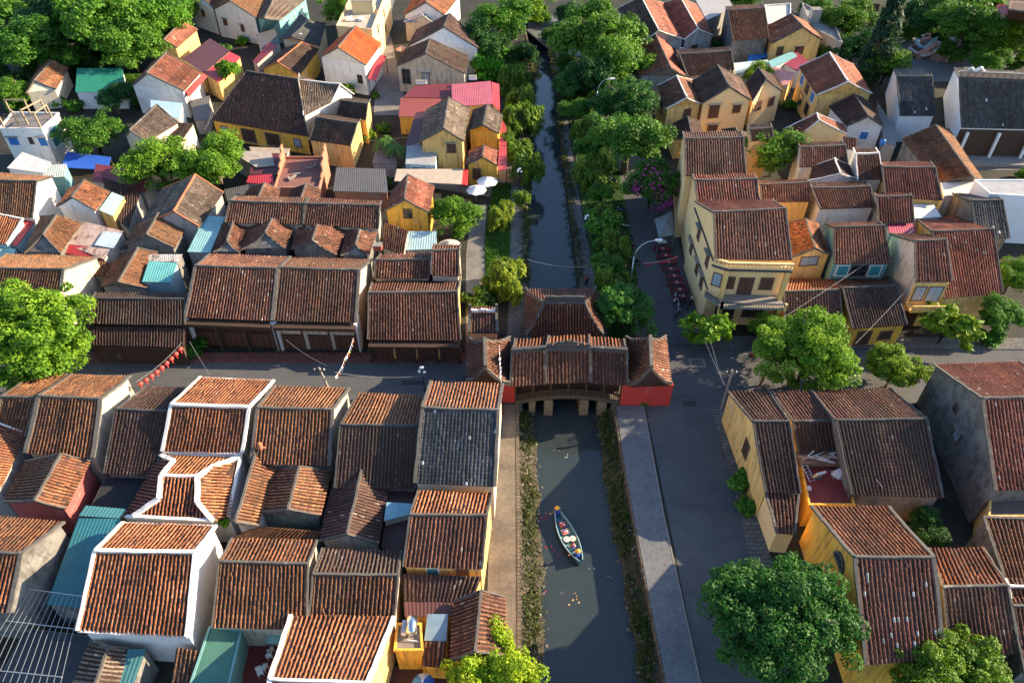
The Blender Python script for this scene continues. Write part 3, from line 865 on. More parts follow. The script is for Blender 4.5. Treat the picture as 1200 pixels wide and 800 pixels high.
# ---- block north of the street, west of the canal
def street_front(root, off, fr, ze, n, gap=.9, ends=False):
    """timber shop front, dark panels for its shaded interior, with posts under the eaves"""
    a, b, nn = fr['s1']
    ux = (b - a); ux.z = 0; Ln = ux.length; ux.normalize()
    out = ux.cross(Vector((0, 0, 1)))
    if out.y > 0: out = -out
    for i in range(n):
        o = Vector((a.x, a.y, 0)) + ux * Ln * (i + .5) / n + out * .05
        d = MB(); d.bar(o - ux * (Ln / n * .42) + Vector((0,0,1.25)), o + ux * (Ln / n * .42) + Vector((0,0,1.25)), .08, 2.3)
        dr = d.build('shop_shade_panel', M_WOOD, root, off=off)  # dark panel colour stands in for shade of the open shop
        for k in range(4):
            q = MB(); c = o + ux * (Ln / n * .84) * ((k + .5) / 4 - .5) + out * .06 + Vector((0,0,1.25))
            q.bar(c - ux * (Ln / n * .085), c + ux * (Ln / n * .085), .05, 2.1); q.build('door_leaf', M_BROWN, dr, off=off)
    for i in range(n + 1):
        o = Vector((a.x, a.y, 0)) + ux * Ln * i / n + out * gap
        q = MB(); q.bar(o, o + Vector((0,0,ze - .5)), .2, .2, (1,0,0)); q.build('post', M_WOOD, root, off=off)
    if ends:
        for e in (a, b):
            o = Vector((e.x, e.y, 0)) + out * (gap * .5); q = MB(); q.bar(o - out * .9, o - out * .9 + Vector((0, 0, ze - .25)), .34, 1.8, out); q.build('end_wall', M_WHITE, root, off=off)
    q = MB(); o = Vector((a.x, a.y, ze - .75)) + out * gap
    q.bar(o, o + ux * Ln, .18, .35); q.build('beam', M_WOOD, root, off=off)
    q = MB(); q.bar(Vector((a.x, a.y, ze - .35)) + out * .1, Vector((b.x, b.y, ze - .35)) + out * .1, 2.2, .08); q.build('soffit', M_WOOD, root, off=off)
r, fr, rf, off = house('large brown tiled street house with white slanted end walls, left of its twin', 4.7, (229,312,325,315), (217,372,319,376), (246,298,340,301), 'brown', 'wood', verge=.35); street_front(r, off, fr, 4.7, 3, ends=True)
r, fr, rf, off = house('large brown tiled street house, right-hand twin beside the narrow alley', 4.7, (327,314,421,317), (320,376,417,378), (341,302,436,304), 'brown', 'beige', verge=.35); street_front(r, off, fr, 4.7, 3, ends=True)
r, fr, rf, off = house('wide brown roof with low eaves at the street corner before the canal garden', 3.4, (432,344,536,342), (431,398,540,399), (437,328,540,326), 'brown', 'yellow', pitch=27); street_front(r, off, fr, 3.4, 4, .7)
shed('narrow pent roof with rusty tiles along the corner shop front', (432,400,540,400,540,407,432,406), (2.9,2.9,2.5,2.5), 'rust', posts=True, name='pent_roof')
house('low brown roof set back behind the corner shop', 4.6, (440,305,504,304), (438,326,503,326), (446,298,509,297), 'brown', 'beige', pitch=25)
house('taller narrow brown roof next to the canal garden path', 5.2, (506,294,538,293), (505,322,538,324), (508,287,540,287), 'brown', 'cream', pitch=25, ops=(('g2',.5,3.2,1,1.3,'w'),))
r, fr, rf, off = house('dark two-bay roof at the street, left of the big brown houses', 4.4, (107,350,217,351), (105,379,217,381), (112,343,222,344), 'dark', 'wood', 'd', 24)
shed('dark tiled pent roof under the two-bay roof', (105,382,217,384,216,407,105,404), (3.9,3.9,2.9,2.9), 'dark', wall='wood', name='pent_roof')
house('brown roof with patchy beige right wall above the big tree', 4.6, (-20,314,75,316), (-30,345,68,354), (8,298,116,301), 'rust', 'beige', verge=.35)
house('long brown roof in two bays, left bay, behind the gabled middle roofs', 5.4, (269,236,357,239), (264,261,355,263), (277,230,360,232), 'brown', 'beige', pitch=25)
house('long brown roof in two bays, right bay, next to the small yellow house', 5.4, (359,239,445,241), (355,263,444,268), (363,232,447,236), 'brown', 'cream', pitch=25)
for lab, a in (('first small curved gable roof from the left above the twin street houses', ((266,283,275,255),(281,297,290,262),(250,296,260,264))),
               ('second small curved gable roof from the left above the twin street houses', ((311,273,319,257),(335,292,345,261),(283,293,292,264))),
               ('third small curved gable roof from the left, with pale patches on its slope', ((366,282,372,264),(394,299,407,266),(341,292,350,267))),
               ('fourth small curved gable roof, right end of the row', ((417,287,422,270),(432,302,442,272),(399,300,407,268)))):
    house(lab, 4.6, *a, 'brown', 'mold', pitch=26, sag=.3)
house('yellow house with grey tiled gable and one dark window, by the garden', 5.0, (474,234,478,205), (503,249,509,219), (450,247,460,224), 'red', 'gold', 'g', 30, ops=(('g1',.52,4.6,1.1,1.3,'d'),('g2',.4,3,1,1.2,'w')))
shed('brown lean-to roof on the front of the small yellow house', (450,260,478,270,473,298,448,290), (4.0,4.0,3.2,3.2), 'brown', wall='beige', name='lean_to')
shed('pale blue tin roof with a rusty gap beside the small yellow house', (478,271,512,271,511,292,474,293), (3.3,3.3,2.7,2.7), 'tin', (.32,.46,.48), .25, 'grey')
house('dull brown wide gable roof below the two bright trees', 4.8, (204,248,229,205), (234,266,262,226), (163,264,190,222), 'ash', 'grey', 'o', 26)
house('small mottled orange gable roof with dark front, left of the teal tin roof', 4.2, (172,275,186,250), (205,291,220,262), (146,287,160,262), 'rust', 'mold', pitch=28)
shed('long pale teal tin roof beside the gabled row', (240,253,264,254,246,296,219,295), (4.6,4.6,4.2,4.2), 'tin', (.22,.42,.42), .1, 'grey')
house('half-hipped brown roof with pale verges near the rusty sheets', 4.6, (51,275,67,252), (71,297,95,262), (29,297,47,254), 'rust', 'mold', pitch=30)
shed('patchwork of rusty and pale corrugated sheets', (97,259,145,271,122,304,80,287), (4.4,4.4,3.9,3.9), 'tin', (.45,.33,.27), .6, 'grey')
shed('blue-streaked corrugated sheet at the end of the rusty patchwork', (121,271,143,273,133,291,110,287), (4.5,4.4,4.2,4.25), 'tin', (.42,.52,.55), .4, body=False)
shed('red tin strip along the rusty patchwork', (78,286,131,291,120,305,72,296), (4.0,4.0,3.7,3.7), 'tin', (.34,.03,.035), .1, 'grey')
house('brown gable roof beside the teal container roof', 3.9, (139,331,162,291), (172,338,185,296), (118,336,140,296), 'rust', 'grey', pitch=26)
shed('teal metal container roof with rusted back edge', (174,306,208,308,200,331,166,330), (4.8,4.8,4.5,4.5), 'tin', (.12,.38,.36), .12, 'blue')
shed('peeling flat roof edge behind the teal container', (160,298,214,298,208,307,172,306), (4.4,4.4,4.3,4.3), 'tin', (.5,.46,.42), .6, 'mold')
house('bright roof with cream right wall and air conditioner, left edge', 5.0, (-12,212,43,213), (-14,250,38,255), (2,203,62,207), 'rust', 'bright', 'd', 27)
shed('orange tiled slope with red tin foot at the left picture edge', (-12,249,27,257,8,287,-20,283), (5.0,5.0,4.2,4.2), 'orange', wall='blue', name='lean_to', ridgecap='w')
shed('red tin roof strip with pale blue wall, left edge', (28,256,42,258,20,288,6,285), (4.3,4.1,3.6,3.8), 'tin', (.42,.05,.06), .1, 'blue')
shed('pale green flat sheet at the very left, in front of the blue wall', (-5,289,19,292,12,306,-8,304), (3.6,3.6,3.4,3.4), 'tin', (.28,.45,.38), .1, 'blue')
house('little orange gable roof with pale green awning', 4.6, (84,231,99,211), (112,247,129,225), (66,242,82,221), 'orange', 'white', 'd', 28)
shed('pale green tin awning attached to the little orange gable', (116,246,131,225,146,231,132,253), (4.4,4.4,4.0,4.0), 'tin', (.36,.55,.46), .05, 'yellow')
shed('dark brown low roofs with clutter right of the green awning', (120,207,165,224,150,268,128,250), (3.4,3.4,3.0,3.0), 'dark', wall='grey', name='lean_to')
shed('maroon tin roof under the two bright trees', (112,192,178,202,170,226,108,212), (3.6,3.6,3.3,3.3), 'tin', (.16,.025,.035), .1, 'grey')
shed('white and grey low tin roof in front of the white modern house', (8,197,26,178,60,190,52,203), (4.6,4.6,4.4,4.4), 'tin', (.55,.54,.52), .2, 'white')
shed('light grey-green sheet roof beside the blue tarpaulin', (52,194,78,192,76,207,48,209), (4.4,4.4,4.2,4.2), 'tin', (.42,.48,.42), .2, 'teal')
shed('bright blue tarpaulin shelter beside the feathery tree', (78,178,130,184,126,199,72,196), (3.0,3.0,2.6,2.6), 'flat', (.02,.10,.45), posts=True, name='tarpaulin_shelter')
flat('white modern house with roof terrace and blue windows', (0,152,49,152,69,134,15,133), 7.0, 'white', (.16,.14,.13), .3, ops=(('f',.2,5.0,1.6,1.3,'b','h'),('f',.62,5.1,.5,1.0,'d'),('f',.9,4.9,1.3,1.4,'b','h'),('r',.5,4.6,3.2,2.8,'t')))
house('small old house with creeper on its brown roof, in the grove', 3.6, (40,95,61,71), (66,105,80,80), (30,110,44,78), 'rust', 'cream', pitch=28)
shed('green corrugated shed roof among the trees', (90,80,144,80,146,108,88,108), (4.2,4.2,3.4,3.4), 'tin', (.02,.20,.13), .05, 'white')
house('white house with brown roof and red awning', 5.2, (172,86,195,62), (216,107,236,85), (154,101,178,74), 'red', 'white', 'g', 30)
shed('red awning roof along the white house with brown roof', (217,107,239,86,243,90,222,114), (4.8,4.8,4.3,4.3), 'tin', (.52,.06,.05), .05, posts=True, name='tin_awning')
_ = house('yellow house with pale red tin roof at the edge of the grove', 5.6, (192,47,214,24), (208,56,232,35), (178,54,200,32), 'red', 'yellow', 'g', 30)
shed('long maroon tin roof between white and yellow houses', (214,69,246,45,270,60,239,86), (5.2,5.2,4.4,4.4), 'tin', (.085,.03,.035), .05, 'yellow')
shed('red tin verandah strip covered by a creeper', (240,86,270,61,282,67,256,97), (4.3,4.3,3.9,3.9), 'tin', (.45,.05,.06), .05, 'yellow')
house('grey-brown roof between the feathery tree and the bright trees', 4.8, (152,153,184,123), (173,166,209,144), (146,160,176,128), 'ash', 'cream', pitch=26)
shed('light blue tin roof behind the grey-brown roof', (176,117,214,121,210,140,176,130), (4.6,4.6,4.3,4.3), 'tin', (.36,.52,.6), .1, 'white')
shed('dark red tile strip beside the grey-brown roof', (205,143,227,145,212,166,196,156), (4.0,4.0,3.6,3.6), 'dark', wall='cream', name='lean_to')
# top-left centre
house('large dark hall roof with pale ridge, in front of the white gabled houses', 3.6, (289,84,349,93), (247,141,361,160), None, 'dark', 'gold', 'g', 30, ops=(('s1',.1,1.9,1.2,1.4,'g'),('s1',.36,1.6,2.6,2.4,'p'),('s1',.62,1.6,2.6,2.4,'p'),('s1',.88,1.9,1.2,1.4,'g')))
house('light brown hipped end roof attached to the dark hall', 5.6, (350,94,399,99), (356,136,388,120), None, 'ash', 'bright', 'w', 26)
house('little dark roof beside the yellow side wall', 4.6, (399,118,431,122), (395,134,429,141), (402,113,434,117), 'dark', 'yellow', pitch=26)
house('dark tiled roof in the courtyard of the hall', 4.4, (371,138,419,145), (362,164,411,171), (375,133,423,140), 'dark', 'yellow', pitch=26)
_ = house('white house with bright red-orange corrugated roof', 6.0, (396,56,417,31), (429,77,447,52), (375,67,398,43), 'new', 'white', 'g', 33, ops=(('g1',.85,3.0,1.0,1.5,'d'),('g2',.35,2.2,1.3,2.0,'b')))
shed('red awning on the right side of the red-orange roof house', (431,92,443,63,453,66,440,95), (4.2,4.2,3.6,3.6), 'tin', (.55,.03,.035), .02, posts=True, name='tin_awning')
house('maroon gable roof left of the red-orange roof', 4.4, (325,73,354,50), (351,89,374,58), (307,81,335,56), 'dark', 'gold', 'o', 26)
shed('red tin slope beside the maroon gable roof', (301,75,325,54,315,50,296,72), (4.2,4.2,3.6,3.6), 'tin', (.36,.03,.035), .05, 'grey')
house('slate grey roof behind the maroon gable', 4.6, (342,44,362,24), (375,54,382,28), (331,46,352,17), 'slate', 'cream', 'd', 22)
house('weathered roof with teal colonnade at the top edge', 5.0, (310,22,326,-12), (328,24,360,-2), (296,20,310,-14), 'ash', 'teal', 'g', 22, ops=(('s1',.2,3.2,.9,1.5,'t'),('s1',.5,3.2,.9,1.5,'t'),('s1',.8,3.2,.9,1.5,'t')))
house('grey-white gabled house with two small windows at the top', 6.0, (269,1,276,-22), (300,21,310,-6), (250,11,258,-14), 'rust', 'white', 'g', 27, ops=(('g1',.2,3.6,1.0,1.3,'w','h'),('g1',.62,3.0,.9,1.3,'w','h')))
house('grey-white gabled house at the top edge, left of its neighbour', 6.0, (232,-8,240,-26), (250,10,258,-8), (220,0,224,-20), 'brown', 'white', 'g', 27, ops=(('g1',.5,4,1.0,1.3,'w','h'),))
flat('cream house with roof terrace and tall bright side wall', (395,34,436,38,456,-14,418,-14), 8.0, 'pale', (.42,.36,.28), .7, ops=(('r',.25,6.2,1.1,1.4,'w'),('r',.6,6.2,1.1,1.4,'w'),('r',.25,2.8,1.1,1.4,'w'),('r',.6,2.8,1.1,1.4,'w')))
house('beige house with orange right slope and white corner column', 5.0, (499,63,504,46), (546,87,549,66), (464,78,475,58), 'dark', 'beige', 'g', 27, ops=(('g1',.12,3.2,1.6,2.8,'d'),('g1',.42,3.2,1.4,2.0,'g','h')))
house('big grey gable with dark roof beside the green hedge', 5.4, (520,32,527,16), (561,57,555,42), (478,54,488,36), 'dark', 'white', 'd', 27)
house('orange tiled house at the top beside the grove', 5.4, (499,3,506,-16), (521,18,540,-6), (473,18,486,-6), 'orange', 'white', 'g', 27)
house('small gable with blue glass roof below the orange house', 4.2, (495,18,499,12), (508,27,506,15), (473,26,484,15), 'slate', 'beige', 'w', 27)
shed('blue glass skylight panels on the small gable', (479,14,497,12,507,24,475,26), (5.0,5.0,4.4,4.4), 'flat', (.05,.17,.42), body=False, name='skylight_roof')
_ = house('yellow house with grey gable roof and orange ridge near the canal', 5.6, (520,151,526,115), (544,166,551,128), (492,166,500,129), 'ash', 'yellow', 'g', 33, ops=(('g1',.72,4.4,1.3,1.5,'w','h'),('g1',.25,2.0,1.2,1.8,'w')))
house('orange-yellow lower house with grey gable roof on the canal side', 5.0, (566,147,571,123), (585,157,589,136), (549,152,554,130), 'ash', 'gold', 'd', 33)
house('small gold gable with red tin slope, in front of the orange-yellow house', 3.6, (565,184,567,171), (584,195,586,178), (546,193,550,177), 'red', 'gold', 'd', 28, ops=(('g1',.3,2.0,1.2,1.8,'w'),))
shed('red tin strip roof on the canal side of the gold houses', (587,138,594,150,594,198,583,200), (4.4,4.4,3.8,3.8), 'tin', (.50,.06,.06), .05, posts=True, name='tin_awning')
shed('pink corrugated roof behind the grey gables', (529,99,575,95,577,122,530,125), (5.2,5.2,4.4,4.4), 'tin', (.42,.10,.13), .15, 'yellow')
shed('crimson tin slope at the canal end of the pink roof', (576,96,585,99,586,131,577,122), (5.1,4.4,3.6,4.3), 'tin', (.40,.03,.045), .05, 'yellow')
shed('rust-red corrugated roof at the lane corner', (469,115,521,116,506,137,467,137), (4.0,4.0,3.4,3.4), 'tin', (.26,.06,.045), .15, 'gold')
shed('maroon corrugated roof behind the rust-red one', (486,100,529,98,529,115,472,114), (4.4,4.4,4.0,4.0), 'tin', (.17,.03,.035), .1, 'gold')
shed('dark maroon lean-to on the left of the grey gable', (487,132,501,130,492,167,475,171), (4.4,4.6,4.0,3.6), 'tin', (.07,.022,.024), .1, 'white')
flat('white balcony front with teal door under the maroon lean-to', (475,192,510,194,512,172,477,170), 3.6, 'blue', (.3,.3,.3), 0, ops=(('f',.35,2.6,1.3,1.2,'t'),('f',.8,2.2,.9,2.0,'t')))
shed('beige flat awning roof over the garden restaurant', (465,198,545,198,541,216,462,212), (3.2,3.2,3.0,3.0), 'flat', (.42,.34,.26), posts=True, name='flat_awning')
shed('red strip at the end of the beige awning', (543,198,549,198,548,217,541,216), (3.2,3.2,3.0,3.0), 'flat', (.5,.03,.03), posts=True, name='flat_awning')
shed('dark grey corrugated roof left of the restaurant awning', (394,196,452,198,455,226,390,224), (3.6,3.6,3.2,3.2), 'tin', (.10,.095,.09), .2, 'brick')
rs, ro, rq = flat('roofless brick shell with broken pink walls', (322,222,374,222,384,186,334,186), 3.0, 'brick', (.20,.09,.07), .4)
for (p, q, hs) in ((rq[3], rq[0].lerp(rq[3], .35), (2.6, 1.9, 1.2, .6)), (rq[1].lerp(rq[2], .25), rq[2], (.7, 1.8, 2.4, 2.7))):
    for k, h in enumerate(hs):
        m = MB(); a, b = p.lerp(q, k / 4), p.lerp(q, (k + 1) / 4); m.bar(a + Vector((0, 0, h / 2)), b + Vector((0, 0, h / 2)), .22, h); m.build('broken_wall', W('brick'), rs, off=ro)
for k in range(5):
    m = MB(); c = rq[0].lerp(rq[2], .3 + .1 * k); m.box(c + Vector((rnd.uniform(-.6, .6), rnd.uniform(-.6, .6), .2)), (1.2, .3, .25), rnd.uniform(0, 3), .2); m.build('rubble_beam', M_CONC, rs, off=ro)
shed('dark maroon low roof left of the brick shell', (296,179,336,180,323,205,292,204), (3.4,3.4,3.0,3.0), 'tin', (.10,.02,.022), .2, 'grey')
shed('beige strip roof below the dark hall', (292,172,340,174,337,180,295,179), (3.3,3.3,3.1,3.1), 'flat', (.36,.28,.2), wall='beige', name='flat_roof_shed')
shed('red tin roof between the bright tree and the brick shell', (291,206,319,204,322,217,288,214), (3.2,3.2,2.9,2.9), 'tin', (.40,.03,.04), .1, 'grey')
house('tiny tiled gable behind the long two-bay roof, left one', 4.2, (303,232,310,215), (326,234,328,222), (283,234,292,221), 'brown', 'mold', pitch=27)
house('tiny tiled gable behind the long two-bay roof, right one', 4.2, (353,232,359,216), (374,234,376,223), (336,234,342,222), 'brown', 'mold', pitch=27)
shed('brown tile roof in shade between the half-hipped roof and the teal container', (108,306,150,310,142,326,100,322), (3.4,3.4,3.0,3.0), 'rust', wall='mold', name='lean_to')
shed('rusty low tin roof beside the lane, behind the papaya trees', (440,176,466,176,464,192,436,192), (2.8,2.8,2.6,2.6), 'tin', (.18,.12,.09), .5, 'grey')
shed('grey tin roof between the dark hall and the white house with red awning', (222,118,246,112,244,140,228,142), (3.0,3.0,2.7,2.7), 'tin', (.12,.11,.10), .3, 'grey')
shed('dark low roof between the grey-brown gable and the long two-bay roof', (262,222,292,216,290,232,266,236), (3.6,3.6,3.4,3.4), 'tin', (.08,.075,.07), .2, 'mold')
shed('brown lean-to behind the cream gable with white verges', (988,160,1004,162,1004,176,990,174), (4.6,4.6,4.2,4.2), 'red', wall='white', name='lean_to')
shed('concrete slab roof between the small white house and the side hall', (1028,120,1050,150,1050,172,1036,166), (3.4,3.4,3.2,3.2), 'flat', (.2,.2,.19), wall='grey', name='flat_roof_shed')
shed('grey shed roof at the top between the gabled houses', (300,40,322,34,328,50,306,58), (3.6,3.6,3.2,3.2), 'tin', (.10,.10,.10), .2, 'white')
shed('dark lean-to beside the long street roof at the top', (862,50,880,48,882,62,864,64), (3.4,3.4,3.1,3.1), 'dark', wall='cream', name='lean_to')
shed('small pale flat roof in front of the brick shell', (268,176,318,178,322,194,300,196), (3.6,3.6,3.3,3.3), 'flat', (.36,.30,.26), wall='grey', name='flat_roof_shed')

# ---- east bank, upper right
WT = 10.3
_ = house('rear brown roof bay of the tall yellow corner building', WT, (802,163,871,162), (803,206,874,205), (800,155,868,154), 'brown', 'pale', 'g', 20)
_ = house('middle brown roof bay of the tall yellow corner building', WT, (814,212,887,210), (817,236,890,234), (811,205,884,204), 'red', 'pale', 'g', 20)
house('low roof right of the tall yellow building, above the yellow band wall', 6.4, (890,217,949,214), (892,237,950,236), (886,213,944,210), 'brown', 'yellow', pitch=24)
house('brown roof with grey-white wall band in the middle of the right block', 6.2, (951,221,1020,219), (961,245,1025,243), (949,214,1014,213), 'brown', 'white', pitch=24)
house('mossy orange gable over a yellow dormer beside the tall yellow building', 6.2, (955,291,944,257), (974,299,958,262), (926,302,920,262), 'orange', 'yellow', 'g', 26, ops=(('g1',.5,5.4,2.2,1.2,'g'),))
_ = house('brown roof over a pale teal loft front in the middle of the right block', 6.2, (977,267,1036,265), (977,309,1044,309), (967,262,1030,260), 'brown', 'teal', 'd', 27, ops=(('s1',.5,4.9,2.0,1.6,'d'),('s1',.2,4.9,1.4,1.5,'t'),('s1',.8,4.9,1.4,1.5,'t')))
house('dark little gable with pale verges behind the row', 6.0, (985,204,978,186), (1002,209,995,194), (948,212,952,195), 'dark', 'white', 'w', 24)
house('brown striped roof above the little gable', 6.2, (938,173,991,171), (937,196,993,194), (934,167,986,166), 'brown', 'white', pitch=24)
house('narrow brown roof panel right of the little gable', 6.4, (1003,181,1030,180), (1005,211,1035,210), (1000,174,1026,174), 'brown', 'white', 'w', 24)
house('broad brown roof right of centre, above the square red roof', 6.2, (1034,196,1096,197), (1037,230,1104,235), (1030,190,1090,190), 'red', 'yellow', pitch=24)
house('square reddish roof left of the white skylight', 6.0, (1027,231,1069,230), (1029,261,1071,260), (1024,226,1064,225), 'red', 'grey', pitch=24)
shed('pink-red tin roof below the square reddish roof', (1040,262,1070,262,1074,273,1042,274), (5.6,5.6,5.3,5.3), 'tin', (.40,.05,.09), .05, 'white')
shed('white sheet skylight right of the square reddish roof', (1071,239,1094,239,1103,254,1071,256), (5.4,5.4,5.1,5.1), 'flat', (.62,.62,.56), wall='white', name='skylight_roof')
r13 = house('tall narrow yellow house with balcony and mouldy left wall', 7.2, (1072,283,1109,281), (1073,330,1116,330), (1043,274,1086,275), 'red', 'beige', 'g', 26)
_ = house('large red-brown roof sloping down to the street, right block', 4.0, (1092,272,1164,269), (1106,350,1175,343), (1072,255,1118,254), 'red', 'yellow', 'd', 27)
r, fr, rf, off = house('low dark roof on the street beside the tall yellow building, left bay', 3.3, (919,342,984,340), (919,375,987,377), (925,326,978,327), 'dark', 'gold', 'g', 25, tile2='orange', ops=(('s1',.3,1.4,1.6,2.0,'p'),('s1',.7,1.4,1.6,2.0,'p')))
r, fr, rf, off = house('low dark roof on the street with yellow shop front, right bay', 3.3, (987,338,1050,335), (999,385,1063,381), (974,326,1040,325), 'dark', 'gold', 'd', 25, ops=(('s1',.3,1.4,1.6,2.0,'p'),('s1',.72,1.6,1.4,1.2,'p')))
house('dark slate hipped roof in front of the white gable wall', 5.4, (1138,236,1175,235), (1144,279,1183,279), (1116,227,1162,227), 'slate', 'mold', 'd', 27)
flat('tall white windowless wall block at the right edge', (1160,228,1300,236,1300,212,1142,212), 7.6, 'chalk', (.3,.3,.3), .2)
shed('pale flat roof with red skylight behind the slate roof', (1102,214,1150,212,1150,228,1106,230), (5.4,5.4,5.2,5.2), 'flat', (.5,.5,.46), wall='white', name='flat_roof_shed')
house('dull brown roof set diagonally in front of the temple hall', 5.0, (1140,208,1096,147), (1151,210,1112,152), (1098,214,1057,163), 'rust', 'mold', 'g', 24)
r, fr, rf, off = house('temple hall with black tiled roof, ornate ridge and white gable wall', 5.6, (1124,92,1260,98), (1127,150,1262,153), (1118,80,1250,86), 'slate', 'chalk', 'd', 27)
TEMPLE = (r, fr, rf, off)
house('side hall of the temple with small black roof and white wall', 5.0, (1051,90,1092,90), (1055,136,1097,136), (1047,80,1088,80), 'slate', 'chalk', 'd', 27)
_ = house('small white house with blue window and dark gable', 4.8, (1018,137,1001,111), (1036,149,1020,118), (992,148,971,125), 'dark', 'white', 'g', 30, ops=(('g1',.55,3.2,1.3,1.3,'b'),))
_ = house('yellow house with blue shutters and white balustrade, pale orange right slope', 6.6, (994,96,972,62), (1022,110,1000,76), (957,112,936,79), 'red', 'yellow', 'w', 30, ops=(('s2',.2,5.2,1.8,1.6,'b'),('s2',.5,5.2,1.8,1.6,'d'),('s2',.8,5.2,1.8,1.6,'b'),('s2',.35,2.4,1.8,1.8,'d'),('s2',.7,2.4,1.8,1.8,'d')))
house('yellow gabled house with two windows at the top right', 6.0, (941,32,927,17), (964,47,950,28), (903,52,896,32), 'brown', 'yellow', 'd', 27, ops=(('g1',.2,4.4,1.3,1.6,'w'),('g1',.6,4.2,1.8,1.6,'w','h')))
house('cream gable with white verges and pink tiled roof', 4.4, (960,141,957,133), (994,158,987,146), (941,156,920,151), 'red', 'pale', 'w', 27)
shed('maroon tin roof below the blue-shuttered house', (933,60,948,72,935,84,917,74), (4.0,4.0,3.6,3.6), 'tin', (.28,.03,.06), .05, 'white')
shed('faded pink tin roof left of the blue-shuttered house', (901,76,932,86,921,105,912,95), (4.0,3.8,3.4,3.4), 'tin', (.48,.20,.17), .15, 'yellow')
shed('teal sheet roof beside the maroon tin roof', (900,72,928,60,935,66,905,80), (4.2,4.2,3.9,3.9), 'tin', (.2,.42,.42), .05, 'white')
_ = house('yellow gable house with white-edged roof and side balcony near the blossom tree', 5.8, (805,115,793,89), (822,122,811,94), (780,128,770,101), 'brown', 'yellow', 'w', 30, ops=(('g1',.65,4.4,1.2,1.6,'w'),('s2',.5,4.0,2.2,2.0,'d')))
_ = house('wide yellow gable with wooden shutters beside the white-edged roof', 6.2, (855,102,841,77), (881,118,868,92), (822,122,811,96), 'dark', 'pale', 'g', 30, ops=(('g1',.26,4.6,1.9,2.4,'y','h'),('g1',.75,4.8,1.5,1.5,'y','h'),('g1',.3,1.4,1.9,1.4,'y','h')), tile2='dark')
house('yellow gable partly behind the round street tree', 5.6, (898,93,889,80), (918,108,905,88), (882,119,874,98), 'dark', 'pale', 'g', 27, ops=(('g1',.25,4.2,1.3,1.6,'w'),('g1',.7,4.2,1.3,1.6,'w')))
house('low small gable in front of the yellow gables', 3.6, (811,161,806,137), (826,160,819,142), (790,163,783,148), 'dark', 'yellow', 'd', 30, tile2='dark')
house('little gable roof right of the small dark gable', 3.6, (868,163,862,150), (888,172,876,156), (842,164,846,152), 'dark', 'yellow', 'd', 28, tile2='dark')
house('dark tiled back roof between the gables', 5.0, (796,64,857,60), (806,90,860,82), (793,59,853,55), 'dark', 'cream', 'g', 26)
house('long street roof with dark left slope and orange right slope', 5.4, (786,80,766,36), (804,90,780,44), (750,89,730,42), 'red', 'grey', 'g', 30)
_ = house('white-edged roof at the top with pale slope, left of the pair', 5.6, (772,36,751,-4), (801,46,778,4), (745,56,724,10), 'red', 'grey', 'w', 30, tile2='dark', ops=(('g1',.8,3.4,1.2,1.5,'w'),))
_ = house('white-edged roof at the top, right of the pair', 5.6, (818,34,797,-3), (836,42,816,6), (801,47,778,4), 'red', 'grey', 'w', 30, ops=(('g1',.4,3.2,1.4,1.9,'p'),))
house('brown roof on a mouldy grey house near the top', 6.4, (853,13,896,10), (859,48,901,45), (850,8,892,5), 'brown', 'mold', 'd', 26, ops=(('g1',.4,4.2,1.1,1.4,'w'),))
shed('grey corrugated roof at the top beside the round tree', (815,0,852,-4,860,10,828,24), (5.6,5.6,5.0,5.0), 'tin', (.36,.34,.31), .2, 'grey')
shed('bright blue tarpaulin awning near the small round tree', (881,50,902,46,904,66,876,72), (3.4,3.4,3.0,3.0), 'flat', (.02,.16,.45), posts=True, name='tarpaulin_shelter')
shed('pale blue flat roof under the blue tarpaulin', (860,74,900,70,902,82,862,86), (3.2,3.2,3.0,3.0), 'flat', (.38,.5,.52), wall='white', name='flat_roof_shed')
flat('grey concrete flat roof with water tower at the top', (950,34,986,52,974,22,940,6), 5.4, 'grey', (.25,.24,.22), .5)
house('pale yellow house at the top edge behind the conifer', 6.4, (1033,-8,1037,-20), (1045,0,1048,-12), (1016,-1,1020,-14), 'red', 'pale', 'g', 27, ops=(('g1',.45,4.5,1.3,1.5,'w'),))
house('house with red tin roof in the top right corner', 5.0, (1182,12,1230,16), (1180,28,1228,32), (1184,2,1232,4), 'brown', 'cream', pitch=26)
shed('red awning of the house in the top right corner', (1170,2,1215,20,1215,32,1165,14), (4.4,4.4,4.0,4.0), 'tin', (.40,.05,.06), .05, posts=True, name='tin_awning')
flat('white low building with cream roof above the yellow gable', (900,30,926,22,926,6,896,8), 5.6, 'white', (.5,.45,.4), .4)
house('dark roof behind the tall yellow building', 7.0, (878,152,905,150), (880,166,906,163), (876,146,903,145), 'dark', 'pale', pitch=24)

# ---- east bank, south of the street
_ = house('brown roof bay with yellow canal-side gable, left of three bays', 4.4, (882,494,925,494), (897,577,938,578), (852,458,901,459), 'dark', 'yellow', 'd', 26, tile2='brown', ops=(('g1',.55,3.6,1.1,1.9,'p'),))
house('narrow brown roof bay above the roof terrace, middle of three bays', 4.4, (929,494,976,493), (936,530,982,528), (904,459,949,458), 'dark', 'yellow', 'd', 26, tile2='brown')
house('wide dark brown roof bay on the right of the roof terrace', 4.4, (979,493,1086,491), (998,580,1105,583), (951,458,1043,455), 'dark', 'mold', 'd', 26, tile2='brown')
shed('small tiled lean-to stepping down at the canal road', (897,576,936,579,931,626,910,624), (4.0,4.0,3.2,3.2), 'brown', wall='pale', name='lean_to', ridgecap='g')
flat('red-tiled roof terrace full of odds and ends', (948,592,1000,592,985,535,936,535), 3.4, 'gold', (.20,.035,.03), .25)
